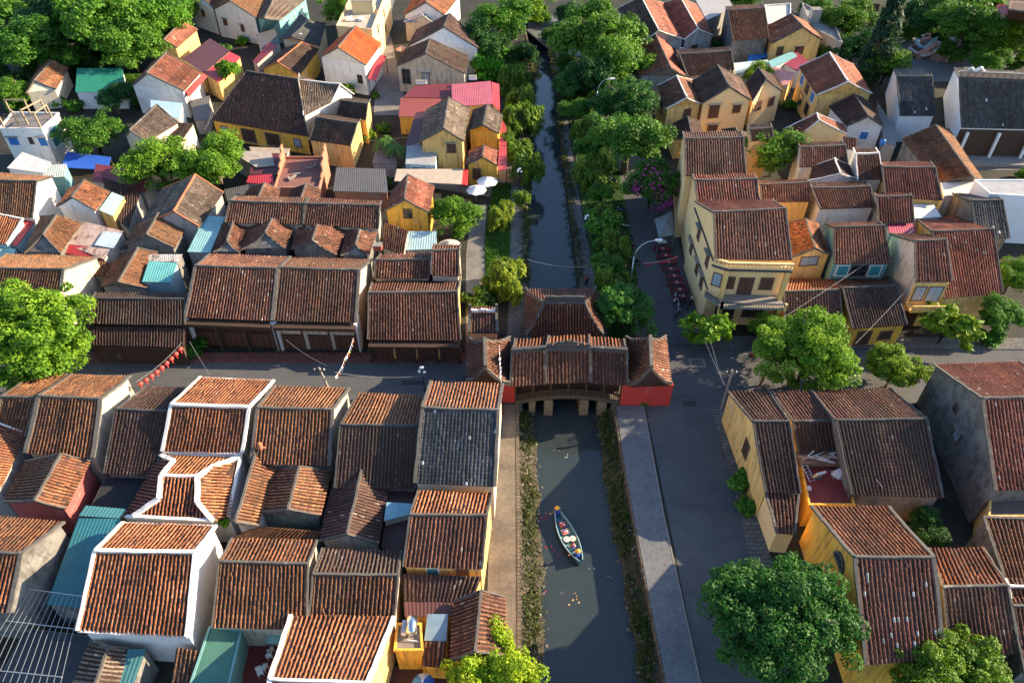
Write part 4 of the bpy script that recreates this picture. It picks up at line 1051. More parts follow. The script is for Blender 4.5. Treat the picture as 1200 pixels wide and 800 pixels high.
RVENT = house('yellow house with half-round vent and white-flecked orange roof, lower right', 5.2, (1001,653,1094,653), (1015,779,1107,771), (951,593,1041,594), 'flecked', 'gold', 'g', 29, tile2='orange', verge=.3)
house('brown roof with pale back slope right of the half-round vent house', 4.6, (1104,688,1180,686), (1112,764,1194,766), (1088,643,1152,642), 'brown', 'mold', 'g', 27, tile2='orange')
_ = house('large house with huge mouldy grey gable wall, right edge', 5.6, (1151,467,1260,464), (1166,575,1280,571), (1094,427,1195,424), 'red', 'mold', 'g', 29, verge=.3, ops=(('g1',.52,4.0,1.0,1.3,'g','h'),('g1',.38,5.6,.7,.8,'d')))
flat('yellow balcony storey under the large grey gabled house', (1158,606,1290,606,1290,580,1160,580), 3.4, 'yellow', (.10,.09,.08), .3, ops=(('f',.2,2.4,2,1.6,'d'),))
shed('broad rough brown roof with large tile ribs at the right edge', (1152,606,1260,610,1262,678,1176,676), (4.6,4.6,3.8,3.8), 'rust', wall='mold', name='lean_to', ridgecap='g')
house('small brown roof at the right edge below a white wall top', 4.4, (1182,687,1260,688), (1186,707,1262,709), (1178,678,1256,678), 'brown', 'white', 'w', 26)
house('brown roof under the bottom right tree', 4.4, (1186,710,1260,712), (1200,790,1290,792), (1180,700,1256,700), 'brown', 'mold', pitch=26)

# ================================================================== tall yellow corner building
def tall_building():
    r, fr, rf, off = house('tall three-storey yellow corner building with balcony and chamfered corner', WT, (836,249,921,245), (838,303,928,305), (814,236,905,234),
        'brown', 'pale', 'g', 24, tile2='red', group=None, name='corner_building', cat='building', ops=(
        ('g1',.32,8.2,1.0,1.7,'w','h'), ('g1',.78,8.0,1.0,1.8,'w','h'), ('g1',.15,4.6,1.0,1.7,'w','h'), ('g1',.5,4.4,1.0,1.9,'w','h'), ('g1',.74,4.4,1.0,1.9,'w','h'),
        ('s1',.26,6.6,1.2,1.6,'w'), ('s1',.5,6.1,1.6,2.5,'w','D'), ('s1',.78,6.6,1.4,1.6,'w'),
        ('s1',.3,2.0,2.2,2.4,'p','D'), ('s1',.7,2.2,2.4,1.6,'p')))
    a, b, n = fr['s1']
    ux = (b - a); ux.z = 0; L = ux.length; ux.normalize(); out = Vector((ux.y, -ux.x, 0))
    if out.y > 0: out = -out
    o0 = Vector((a.x, a.y, 0)); Z = Vector((0, 0, 1))
    # cornice and parapet with small openings in front of the eaves
    pth = [o0 - ux * .25 + out * .1, o0 + ux * 1.4 + out * 1.0, o0 + ux * (L + .25) + out * 1.0]
    for p, q in zip(pth[:-1], pth[1:]):
        m = MB(); m.bar(p + Z * 9.25, q + Z * 9.25, .5, .22); m.build('cornice', M_CAPD, r, off=off)
        m = MB(); m.bar(p + Z * 10.2, q + Z * 10.2, .26, .2); m.build('parapet_rail', W('pale'), r, off=off)
        m = MB(); m.bar(p + Z * 9.55, q + Z * 9.55, .22, .3); m.build('parapet_base', W('pale'), r, off=off)
        k = int((q - p).length / .42)
        for i in range(k):
            m = MB(); c = p.lerp(q, (i + .5) / k); m.bar(c + Z * 9.68, c + Z * 10.12, .16, .16, (1, 0, 0)); m.build('baluster', W('pale'), r, off=off)
    m = MB(); m.add([pth[0] + Z * 9.3, pth[1] + Z * 9.3, pth[2] + Z * 9.3, o0 + ux * L + Z * 9.3] + [pth[0] + Z * 9.15, pth[1] + Z * 9.15, pth[2] + Z * 9.15, o0 + ux * L + Z * 9.15],
        [(0,1,2,3),(7,6,5,4),(0,1,5,4),(1,2,6,5),(2,3,7,6),(3,0,4,7)]); m.build('cornice_slab', W('pale'), r, off=off)
    # balcony
    bp = [o0 - ux * .5 + out * .2, o0 + ux * 1.3 + out * 2.5, o0 + ux * (L + .2) + out * 2.5, o0 + ux * (L + .2) - out * .1, o0 - ux * .4 - out * .1]
    m = MB(); m.add([p + Z * 4.8 for p in bp] + [p + Z * 4.5 for p in bp], [(0,1,2,3,4),(9,8,7,6,5)] + [(i,(i+1)%5,5+(i+1)%5,5+i) for i in range(5)]); m.build('balcony_floor', M_CONC, r, off=off)
    for p, q in ((bp[0], bp[1]), (bp[1], bp[2])):
        m = MB(); m.bar(p + Z * 5.4, q + Z * 5.4, .16, .12); m.build('balcony_rail', M_CAPD, r, off=off)
        k = max(2, int((q - p).length / .3))
        m = MB()
        for i in range(k):
            c = p.lerp(q, (i + .5) / k); m.bar(c + Z * 4.8, c + Z * 5.35, .05, .05, (1, 0, 0))
        m.build('railing', M_CAPD, r, off=off)
        for c in (p, q):
            m = MB(); m.bar(c + Z * 4.5, c + Z * 5.5, .28, .28, (1, 0, 0)); m.build('balcony_post', W('pale'), r, off=off)
    for c in (o0 + ux * 1.45 + out * 1.1, o0 + ux * (L - .1) + out * 1.1):
        m = MB(); m.bar(c - out * .35 + Z * 4.8, c - out * .35 + Z * 9.2, .5, .5, (1, 0, 0)); m.build('pillar', W('yellow'), r, off=off)
        m = MB(); m.bar(c + out * .6 , c + out * .6 + Z * 4.5, .45, .45, (1, 0, 0)); m.build('pillar', W('yellow'), r, off=off)
    # chamfered corner room
    c1, c2 = o0 - ux * .05 , o0 + ux * 1.3 + out * .8
    m = MB(); q = [c1, c2, o0 + ux * 1.3]
    m.add([p + Z * 4.8 for p in q] + [p + Z * 9.2 for p in q], [(0,1,4,3),(1,2,5,4),(2,0,3,5),(3,4,5),(2,1,0)]); m.build('corner_wall', W('pale'), r, off=off)
    d = (c2 - c1).normalized(); nn = Vector((d.y, -d.x, 0))
    if nn.y > 0: nn = -nn
    opening(r, off, (c1 + c2) / 2 + Z * 7.3 + nn * .03, d, nn, .95, 1.7, 'g')
    # string courses along the canal-side wall
    e, c, n2 = fr['g1']
    for z in (5.4, 9.5):
        m = MB(); o2 = Vector((-.06, 0, 0)); m.bar(Vector((e.x, e.y, z)) + o2, Vector((c.x, c.y, z)) + o2, .2, .2, n=4, jit=.01); m.build('string_course', M_CAPD, r, off=off)
tall_building()
# balcony of the tall narrow yellow house on the right
def small_balcony():
    r, fr, rf, off = r13
    a, b, n = fr['s1']; ux = (b - a); ux.z = 0; L = ux.length; ux.normalize(); out = Vector((ux.y, -ux.x, 0))
    if out.y > 0: out = -out
    o0 = Vector((a.x, a.y, 0)); Z = Vector((0, 0, 1))
    m = MB(); m.bar(o0 + out * .03 + Z * 3.4, o0 + ux * L + out * .03 + Z * 3.4, .12, 6.8); m.build('front_wall', W('yellow'), r, off=off)
    m = MB(); m.bar(o0 + out * .8 + Z * 3.5, o0 + ux * L + out * .8 + Z * 3.5, 1.6, .25); m.build('balcony_floor', W('yellow'), r, off=off)
    m = MB(); m.bar(o0 + out * 1.6 + Z * 4.0, o0 + ux * L + out * 1.6 + Z * 4.0, .16, .9); m.build('balcony_wall', W('yellow'), r, off=off)
    for u, w, h, z, k, dr in ((.25, 1.2, 2.0, 5.2, 'g', ''), (.7, 1.6, 2.2, 5.1, 'g', 'D'), (.3, 1.6, 2.3, 1.2, 'p', 'D')):
        opening(r, off, o0 + ux * L * u + out * .1 + Z * z, ux, out, w, h, k, door=bool(dr))
small_balcony()
def half_round_vent():
    r, fr, rf, off = RVENT
    e, c, n = fr['g1']; ux = (c - e); ux.z = 0; ux.normalize(); nn = Vector((-ux.y, ux.x, 0))
    if nn.x > 0: nn = -nn
    o = e.lerp(c, .44) + Vector((0, 0, 1.0)) + nn * .06; Z = Vector((0, 0, 1))
    m = MB(); pr = None
    for i in range(11):
        a = math.pi * i / 10; p = o + ux * math.cos(a) * .9 + Z * math.sin(a) * .9
        if pr is not None: m.bar(pr, p, .22, .2, nn)
        pr = p
    m.bar(o - ux, o + ux, .22, .18); vt = m.build('vent', M_CAPG, r, off=off)
    m = MB(); m.add([o + ux * math.cos(math.pi * i / 10) * .85 + Z * math.sin(math.pi * i / 10) * .85 for i in range(11)], [tuple(range(11))]); m.build('vent_opening', M_GLASS, vt, off=off)
    for a in (.25, .5, .75):
        m = MB(); m.bar(o, o + (ux * math.cos(math.pi * a) + Z * math.sin(math.pi * a)) * .85, .08, .08, nn); m.build('vent_bar', M_CAPG, vt, off=off)
half_round_vent()
# temple details: ornate ridge and slanted white columns
def temple_details():
    r, fr, rf, off = TEMPLE
    a, b, n = fr['s1']; ux = (b - a); ux.z = 0; L = ux.length; ux.normalize(); out = Vector((ux.y, -ux.x, 0))
    if out.y > 0: out = -out
    o0 = Vector((a.x, a.y, 0)); Z = Vector((0, 0, 1))
    for i in range(4):
        p = o0 + ux * (1.2 + i * 5.2) + out * .5
        m = MB(); m.bar(p, p + Z * 4.9, .4, .4, (1, 0, 0)); m.build('column', M_WHITE, r, off=off)
        m = MB(); m.bar(p + Z * 4.3, p + Z * 4.9 - out * 1.2, .2, .2); m.build('bracket', M_WHITE, r, off=off)
    m = MB(); m.bar(o0 + out * .02 + Z * 2.6, o0 + ux * L + out * .02 + Z * 2.6, .06, 5.3); m.build('hall_shade_panel', M_WOOD, r, off=off)  # dark sheet over the wall, painted as the hall's shaded interior
    m = MB(); m.bar(o0 + out * 1.5 + Z * .3, o0 + ux * L + out * 1.5 + Z * .3, 3.2, .5); m.build('stone_step', M_CONC, r, off=off)
    A, B = P(1124, 92, 10.6), P(1260, 98, 10.6)
    z = max(v.co.z for v in rf.data.vertices) + off.z
    A.z = B.z = z
    A, B = P(1124, 91, z), P(1260, 97, z)
    m = MB(); m.bar(A + Z * .55, B + Z * .55, .35, 1.1, n=8, jit=.02); m.build('ornate_ridge', M_CONC, r, off=off)
    for i in range(9):
        c = A.lerp(B, (i + .5) / 16); m = MB(); m.box(c + Z * .6 - Vector((0, .2, 0)), (.9, .12, .6)); m.build('ridge_panel', plain('ridge_panel', (.4, .26, .16), .8, 0, .5, 4), r, off=off)
    m = MB(); c = A.lerp(B, .05); pts = [c + Vector((t * 3.0, 0, 1.4 + .28 * math.sin(t * 12))) for t in [i / 14 for i in range(15)]]
    m.tube(pts, [.1 + .16 * math.sin(math.pi * i / 14) for i in range(15)], 7); m.build('dragon_ornament', M_WHITE, r, off=off)
temple_details()

# ================================================================== covered bridge
def hip(root, off, A, B, c, tile='brown', cap='g', sag=.35, seg=5, tl=.34):
    """hipped roof: ridge A-B; corners c = near-A, near-B, far-B, far-A"""
    dk = MB(); sl = ((A, B, c[0], c[1]), (B, A, c[2], c[3]), (A, A, c[3], c[0]), (B, B, c[1], c[2]))
    for s_ in sl: deck(dk, *s_, th=.08, sag=sag, seg=seg)
    rf = dk.build('roof', M_PAN, root, off=off)
    t = Tiles(tile)
    for s_ in sl: t.slope(*s_, tl=tl, sag=sag)
    t.build(rf, off)
    caps_bar('ridge_cap', CAPS[cap], rf, off, A, B, .34, .5, .2, n=8)
    for q, e in zip(c, (A, B, B, A)):
        m = MB(); pr = None
        n = 8
        for i in range(n + 1):
            tt = i / n; p = e.lerp(q, tt) - Vector((0, 0, sag * 4 * tt * (1 - tt))) + Vector((0, 0, .14 + .45 * max(0, tt - .75) * 4 * .3))
            if pr is not None: m.bar(pr, p, .26, .28)
            pr = p
        m.build('hip_ridge', CAPS[cap], rf, off=off)
    return rf
def covered_bridge():
    Z = Vector((0, 0, 1))
    ze = 3.6
    off = P(655, 450, 0)
    root = thing('covered_bridge', 'old covered bridge with tiled roofs spanning the canal on stone piers', 'bridge', off)
    zr = 6.4
    Ls = [(600,412,598,453,604,398), (640,409.5,640,452,643,397), (692,409.5,692,450.5,690,396), (735,412,735,452,731,398)]
    up = [0, .12, .12, 0]
    for i in range(3):
        a, b = Ls[i], Ls[i + 1]
        rz = .28 if i == 1 else 0
        A, B = P(a[0], a[1], zr + rz), P(b[0], b[1], zr + rz)
        C, D = P(a[2], a[3], ze), P(b[2], b[3], ze); E, F = P(a[4], a[5], ze + .3), P(b[4], b[5], ze + .3)
        for q, s in ((C, i), (D, i + 1), (E, i), (F, i + 1)): q.z += up[s] * 2 + (.12 if i == 1 else 0)
        dk = MB(); deck(dk, A, B, C, D, sag=.2, seg=4); deck(dk, A, B, E, F, sag=.2, seg=4)
        rf = dk.build('roof', M_PAN, root, off=off)
        t = Tiles('brown'); t.slope(A, B, C, D, .34, .38, sag=.2); t.build(rf, off)
        t = Tiles('orange'); t.slope(A, B, E, F, .34, .38, sag=.2); t.build(rf, off)
        caps_bar('ridge_cap', M_CAPD, rf, off, A, B, .4, .55, .2, n=8)
        for p, q in ((A, C), (B, D), (A, E), (B, F)): caps_bar('verge_cap', M_CAPG, rf, off, p, q, .22, .26, .1, sag=.2)
        if i == 1:
            for k in range(7):
                tt = (k + .5) / 7; h = .9 - 1.1 * abs(tt - .5)
                m = MB(); c = A.lerp(B, tt); m.box(c + Z * (.45 + h / 2), (.55, .22, h)); m.build('ridge_ornament', M_CAPD, rf, off=off)
    # arched deck, balustrade, posts, walls
    y_s = P(650, 470, .6).y; y_n = y_s + 5.6
    xl, xr = P(604, 468, .6).x, P(726, 468, .6).x
    def arch(x): 
        t = (x - xl) / (xr - xl); return .55 + 1.0 * 4 * t * (1 - t)
    N_ = 14
    vs, fs = [], []
    for i in range(N_ + 1):
        x = xl + (xr - xl) * i / N_; z = arch(x)
        for (yy, zz) in ((y_s, z), (y_n, z), (y_n, z - .55), (y_s, z - .55)): vs.append((x, yy, zz))
    for i in range(N_):
        k = i * 4
        for j in range(4): fs.append((k + j, k + (j + 1) % 4, k + 4 + (j + 1) % 4, k + 4 + j))
    fs += [(0, 1, 2, 3), (N_ * 4, N_ * 4 + 3, N_ * 4 + 2, N_ * 4 + 1)]
    m = MB(); m.add(vs, fs); m.build('bridge_deck', plain('deck_stone', (.085, .070, .052), .9, 0, .6, 2.5, .2, .5), root, off=off)
    for yy in (y_s + .12, y_n - .12):
        m = MB(); b2 = MB()
        for i in range(N_):
            x0, x1 = xl + (xr - xl) * i / N_, xl + (xr - xl) * (i + 1) / N_
            m.bar((x0, yy, arch(x0) + .85), (x1, yy, arch(x1) + .85), .12, .1)
        m.build('handrail', M_WOOD, root, off=off)
        k = 56
        for i in range(k):
            x = xl + (xr - xl) * (i + .5) / k; b2.bar((x, yy, arch(x)), (x, yy, arch(x) + .82), .07, .07, (1, 0, 0))
        o = b2.build('balusters', plain('baluster_wood', (.10, .068, .045), .8, 0, .4, 5), root, off=off); o['kind'] = 'stuff'
        for i in range(7):
            x = xl + (xr - xl) * i / 6; m = MB(); m.bar((x, yy, arch(x)), (x, yy, ze + .5), .2, .2, (1, 0, 0)); m.build('post', M_WOOD, root, off=off)
    m = MB(); m.bar((xl, y_s + 2.8, 2.2), (xr, y_s + 2.8, 2.2), 3.2, .0 + 2.6); m.build('inner_wall', M_WOOD, root, off=off)
    # piers with separate courses of stone
    for u0, u1 in ((619.5, 627), (637.5, 647.5), (678.5, 689), (699.5, 710)):
        x0, x1 = P(u0, 480, -1).x, P(u1, 480, -1).x
        pr = MB(); pr.box(((x0 + x1) / 2, (y_s + y_n) / 2, -.9), ((x1 - x0) * .92, 5.4, 3.0)); po = pr.build('pier', M_STONE, root, off=off)
        for c in range(7):
            m = MB(); zz = -2.1 + c * .37
            m.box(((x0 + x1) / 2 + rnd.uniform(-.02, .02), (y_s + y_n) / 2, zz), ((x1 - x0) * rnd.uniform(.96, 1.03), 5.55 + rnd.uniform(0, .1), .34)); m.build('stone', M_STONE, po, off=off)
    # red abutment walls and end pavilions
    M_REDW = plaster((.52, .055, .045), .22, 'red_limewash')
    for (u0, u1, yy, ridge, cs) in ((726, 784, 474, ((763,432),(761.5,396)), ((739,453),(787,451),(780,396),(733,397))),
                                    (551, 605, 470, ((569,432),(568,399)), ((547,448),(598,451),(598,397),(549,397)))):
        f = P(u0, yy, 0); g_ = P(u1, yy, 0); d = 5.2
        for (p, q) in ((f, g_), (Vector((f.x, f.y + d, 0)), Vector((g_.x, g_.y + d, 0)))):
            m = MB(); m.bar(p + Z * 1.6, q + Z * 1.6, .35, 3.4, n=4, jit=.01); m.build('red_wall', M_REDW, root, off=off)
        zr2 = 6.9
        A, B = P(*ridge[0], zr2), P(*ridge[1], zr2)
        c = [P(*q, 3.7) for q in cs]
        # ridge runs away from the camera: near end A has the near hip
        dk = MB(); sl = ((B, A, c[2], c[1]), (A, B, c[0], c[3]), (A, A, c[0], c[1]), (B, B, c[2], c[3]))
        for s_ in sl: deck(dk, *s_, th=.08, sag=.4, seg=5)
        rf = dk.build('roof', M_PAN, root, off=off)
        t = Tiles('brown')
        for s_ in sl: t.slope(*s_, tl=.34, sag=.4)
        t.build(rf, off)
        caps_bar('ridge_cap', M_CAPG, rf, off, A, B, .36, .55, .25, n=6, jit=.03)
        for q, e in zip(c, (A, A, B, B)):
            m = MB(); pr = None
            for i in range(9):
                tt = i / 8; p = e.lerp(q, tt) - Z * (.4 * 4 * tt * (1 - tt)) + Z * (.16 + .26 * max(0, tt - .7) * 3)
                if pr is not None: m.bar(pr, p, .24, .26)
                pr = p
            m.build('hip_ridge', M_CAPG, rf, off=off)
    return root
covered_bridge()
def chapel():
    M_CAPDK = plain('ridge_dark', (.05, .05, .048), .9, 0, .6, 3)
    ze, zr = 3.9, 7.4
    A, B = P(638, 355, zr), P(685, 355, zr)
    c = [P(616, 394, ze), P(707, 393, ze), P(698, 338, ze), P(616, 339, ze)]
    off = Vector(((A.x + B.x) / 2, (c[0].y + c[2].y) / 2, 0))
    root = thing('chapel', 'small temple with curved hipped roof attached behind the covered bridge', 'temple', off)
    m = MB(); i_ = [p.lerp(sum(c, Vector()) / 4, .16) for p in c]
    lo = [Vector((p.x, p.y, -.2)) for p in i_]; hi = [Vector((p.x, p.y, ze + .3)) for p in i_]
    m.add(lo + hi, [(0,1,5,4),(1,2,6,5),(2,3,7,6),(3,0,4,7),(3,2,1,0),(4,5,6,7)]); m.build('wall', W('wood'), root, off=off)
    for p in i_:
        m = MB(); q = p.lerp(sum(i_, Vector()) / 4, .08); m.bar((q.x, q.y, -2.4), (q.x, q.y, -.2), .6, .6, (1,0,0)); m.build('pier', M_STONE, root, off=off)
    rf = hip(root, off, A, B, c, 'brown', 'd', .45)
    m = MB(); m.bar(A + Vector((0, 0, .7)), B + Vector((0, 0, .7)), .3, .6, n=6, jit=.04); m.build('ridge_wall', M_CAPDK, rf, off=off)
chapel()
def gate():
    ze = 3.6; A, B = P(551, 367, 4.6), P(582, 367, 4.6); C, D = P(550, 390, ze), P(583, 390, ze)
    off = Vector(((A.x + B.x) / 2, (A.y + C.y) / 2, 0))
    root = thing('gatehouse', 'little tiled gatehouse with white scrolled ridge at the west end of the covered bridge', 'gate', off)
    E, F = 2 * A - C, 2 * B - D; E.z = F.z = ze
    dk = MB(); deck(dk, A, B, C, D); deck(dk, A, B, E, F); rf = dk.build('roof', M_PAN, root, off=off)
    t = Tiles('brown'); t.slope(A, B, C, D); t.slope(A, B, E, F); t.build(rf, off)
    for p, q in ((A, C), (B, D)): caps_bar('verge_cap', M_CAPG, rf, off, p, q, .3, .4, .1)
    m = MB(); pr = None
    for i in range(13):
        tt = i / 12; p = A.lerp(B, tt) + Vector((0, 0, .25 + .5 * abs(tt - .5) + (.25 if abs(tt - .5) < .12 else 0)))
        if pr is not None: m.bar(pr, p, .26, .3)
        pr = p
    m.build('scrolled_ridge', M_CAPW, rf, off=off)
    cc = [C.lerp(A, .2), D.lerp(B, .2), F.lerp(B, .2), E.lerp(A, .2)]
    m = MB(); m.add([Vector((p.x, p.y, 0)) for p in cc] + [Vector((p.x, p.y, ze)) for p in cc], [(0,1,5,4),(1,2,6,5),(2,3,7,6),(3,0,4,7),(4,5,6,7)]); m.build('wall', W('pale'), root, off=off)
    for p in (A, B):
        m = MB(); m.bar((p.x, p.y, 0), (p.x, p.y, 6.0), .3, .3, (1,0,0)); m.build('pillar', M_CAPG, root, off=off)
gate()

# ================================================================== trees
M_LEAF = foliage('leaves', .25)
def crown_mesh(seed, nclump, per, leaf, squash=.8, crad=.26, droop=0.0, tints=((.05,.12,.02), (.09,.17,.03), (.03,.08,.015)), flat_=0.0, cone=False, hollow=.45):
    g = np.random.default_rng(seed)
    # clump centres on a lumpy volume
    d = g.normal(size=(nclump, 3)); d /= np.linalg.norm(d, axis=1)[:, None]
    d[:, 2] = np.where(d[:, 2] < -.75, -d[:, 2], d[:, 2])
    lump = 1 + .18 * np.sin(d[:, 0] * 5 + seed) * np.cos(d[:, 1] * 4.3 + seed * 2) + .1 * np.sin(d[:, 2] * 7 + seed)
    rr = (hollow + (1 - hollow) * g.random(nclump) ** .45) * lump * (1 - crad * .75)
    nl = 7 if nclump < 280 else 12
    ld0 = g.normal(size=(nl, 3)); ld0 /= np.linalg.norm(ld0, axis=1)[:, None]; ld0[:, 2] = ld0[:, 2] * .55 + .12
    lr = g.uniform(.40, .60, nl); lc = ld0 * (1.02 - lr)[:, None]
    li = g.integers(0, nl, nclump)
    c = lc[li] + d * (rr * lr[li] * 1.0)[:, None]; c[:, 2] *= squash
    if cone:
        h = g.random(nclump) ** .8; a = g.random(nclump) * 6.283; rad = (1 - h) * .48 + .03
        c = np.stack([np.cos(a) * rad, np.sin(a) * rad, h * 3.0 - 1.2], 1)
    n = nclump * per
    if not cone:
        mid = (np.percentile(c, 4, axis=0) + np.percentile(c, 96, axis=0)) / 2; c = c - mid
        k_ = (1 - crad * .6) / np.percentile(np.hypot(c[:, 0], c[:, 1]), 93); c[:, :2] *= k_; c[:, 2] *= k_ * .95
    ci = np.repeat(np.arange(nclump), per)
    ld = g.normal(size=(n, 3)); ld /= np.linalg.norm(ld, axis=1)[:, None]
    ld[:, 2] = np.abs(ld[:, 2]) * .75 + ld[:, 2] * .25
    cs = crad * (.6 + .7 * g.random(nclump))
    p = c[ci] + ld * (cs[ci] * (.55 + .45 * g.random(n) ** .5))[:, None]
    if droop:
        s = g.random(n); p[:, 2] -= droop * s * (cs[ci]) * 3.0
    nr = ld * .8 + g.normal(size=(n, 3)) * .55 + np.array((0, 0, .45)); nr /= np.linalg.norm(nr, axis=1)[:, None]
    u = np.cross(nr, g.normal(size=(n, 3)))
    if droop: u = np.cross(nr, np.cross(nr, np.array((0, 0, 1.0)))) + g.normal(size=(n, 3)) * .25; 
    u /= np.linalg.norm(u, axis=1)[:, None] + 1e-9
    v = np.cross(nr, u)
    L = leaf * (.65 + .7 * g.random(n)); Wd = L * (.28 if droop else .52)
    V = np.stack([p - u * L[:, None], p + v * Wd[:, None] - nr * (Wd * .25)[:, None], p + u * L[:, None], p - v * Wd[:, None] - nr * (Wd * .25)[:, None]], 1).reshape(-1, 3)
    F = (np.arange(n) * 4)[:, None] + np.arange(4)
    tt = np.array(tints); k = g.integers(0, len(tt), nclump)
    col = (tt[k][ci] * .6 + tt[g.integers(0, len(tt), n)] * .4) * g.normal(1, .16, (n, 1)).clip(.5, 1.6)
    return np_mesh('crown', V, F, np.repeat(col, 4, 0))
def trunk_mesh(seed, h, r, limbs=6, spread=.62):
    g = random.Random(seed); m = MB()
    pts = [Vector((0, 0, -.3)), Vector((g.uniform(-.05, .05), g.uniform(-.05, .05), h * .45)), Vector((g.uniform(-.1, .1), g.uniform(-.1, .1), h * .8)), Vector((0, 0, h * 1.1))]
    m.tube(pts, [r * 1.25, r, r * .75, r * .35], 8)
    for i in range(limbs):
        a = 6.283 * i / limbs + g.uniform(-.4, .4); b = pts[1].lerp(pts[2], g.uniform(0, 1))
        e = Vector((math.cos(a) * spread, math.sin(a) * spread, h + g.uniform(-.1, .45)))
        m.tube([b, b.lerp(e, .5) + Vector((0, 0, .12)), e], [r * .5, r * .33, r * .12], 6)
    me = bpy.data.meshes.new('trunk'); me.from_pydata(m.v, [], m.f)
    me.polygons.foreach_set('use_smooth', [True] * len(me.polygons)); me.materials.append(M_TRUNK)
    return me
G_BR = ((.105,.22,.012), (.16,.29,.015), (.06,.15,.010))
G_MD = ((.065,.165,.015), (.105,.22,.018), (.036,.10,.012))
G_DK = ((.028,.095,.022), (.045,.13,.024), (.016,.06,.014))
G_YL = ((.24,.34,.012), (.32,.40,.015), (.16,.26,.01))
G_WL = ((.12,.19,.02), (.17,.24,.025), (.07,.13,.018))
def proto(*a, **k):
    me = crown_mesh(*a, **k); me.materials.append(M_LEAF); return me
CR = {
 'big': [proto(s, 300, 150, .028, .9, .165, tints=G_BR) for s in (1, 2)],
 'mid': [proto(s, 150, 145, .036, .9, .22, tints=G_MD) for s in (3, 4, 5)],
 'bright': [proto(s, 150, 145, .036, .9, .22, tints=G_BR) for s in (6, 7)],
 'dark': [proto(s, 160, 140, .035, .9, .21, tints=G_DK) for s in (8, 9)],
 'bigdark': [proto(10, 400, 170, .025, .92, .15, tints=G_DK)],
 'yellow': [proto(12, 240, 130, .032, .9, .18, tints=G_YL)],
 'feather': [proto(13, 190, 85, .036, .85, .19, tints=G_MD, hollow=.5)],
 'willow': [proto(s, 46, 75, .15, .95, .24, .9, tints=G_WL) for s in (14, 15, 16)],
 'bush': [proto(s, 40, 45, .13, .75, .34, tints=G_MD) for s in (17, 18)],
 'conifer': [proto(19, 130, 45, .085, 1, .17, .25, tints=((.02,.06,.03), (.03,.075,.035), (.014,.045,.022)), cone=True)],
 'frangi': [proto(20, 42, 34, .13, .8, .22, tints=G_BR, hollow=.3)],
}
TR = [trunk_mesh(s, 1.0, .085) for s in (1, 2, 3)]
TREE_N = [0]
def tree(label, u, v, rpx, kind, h=None, zr=1.0, col=(1, 1, 1), group='leafy trees among the houses', name='leafy_tree', cat='tree', z0=0.0, trunk=True):
    i = TREE_N[0]; TREE_N[0] += 1
    zc = 4.0
    for _ in range(8):
        p = P(u, v, zc); dep = (p - Vector((0, 0, CAM_H))).dot(FW); r = rpx * dep / FPX
        zc = z0 + (h if h is not None else (r * 1.0 if trunk else r * .55))
    p = P(u, v, zc)
    root = thing(name, label, cat, (p.x, p.y, z0), group)
    o = link('crown', CR[kind][i % len(CR[kind])], None, root, (0, 0, zc - z0))
    o.scale = (r, r, r * zr); o.rotation_euler = (0, 0, i * 2.4); o.color = tuple(col) + (1,)
    if trunk:
        t = link('trunk', TR[i % 3], None, root)
        hh = max(zc - z0, .5)
        t.scale = (r, r, hh); t.rotation_euler = (0, 0, i * 1.7)
    return root, p, r
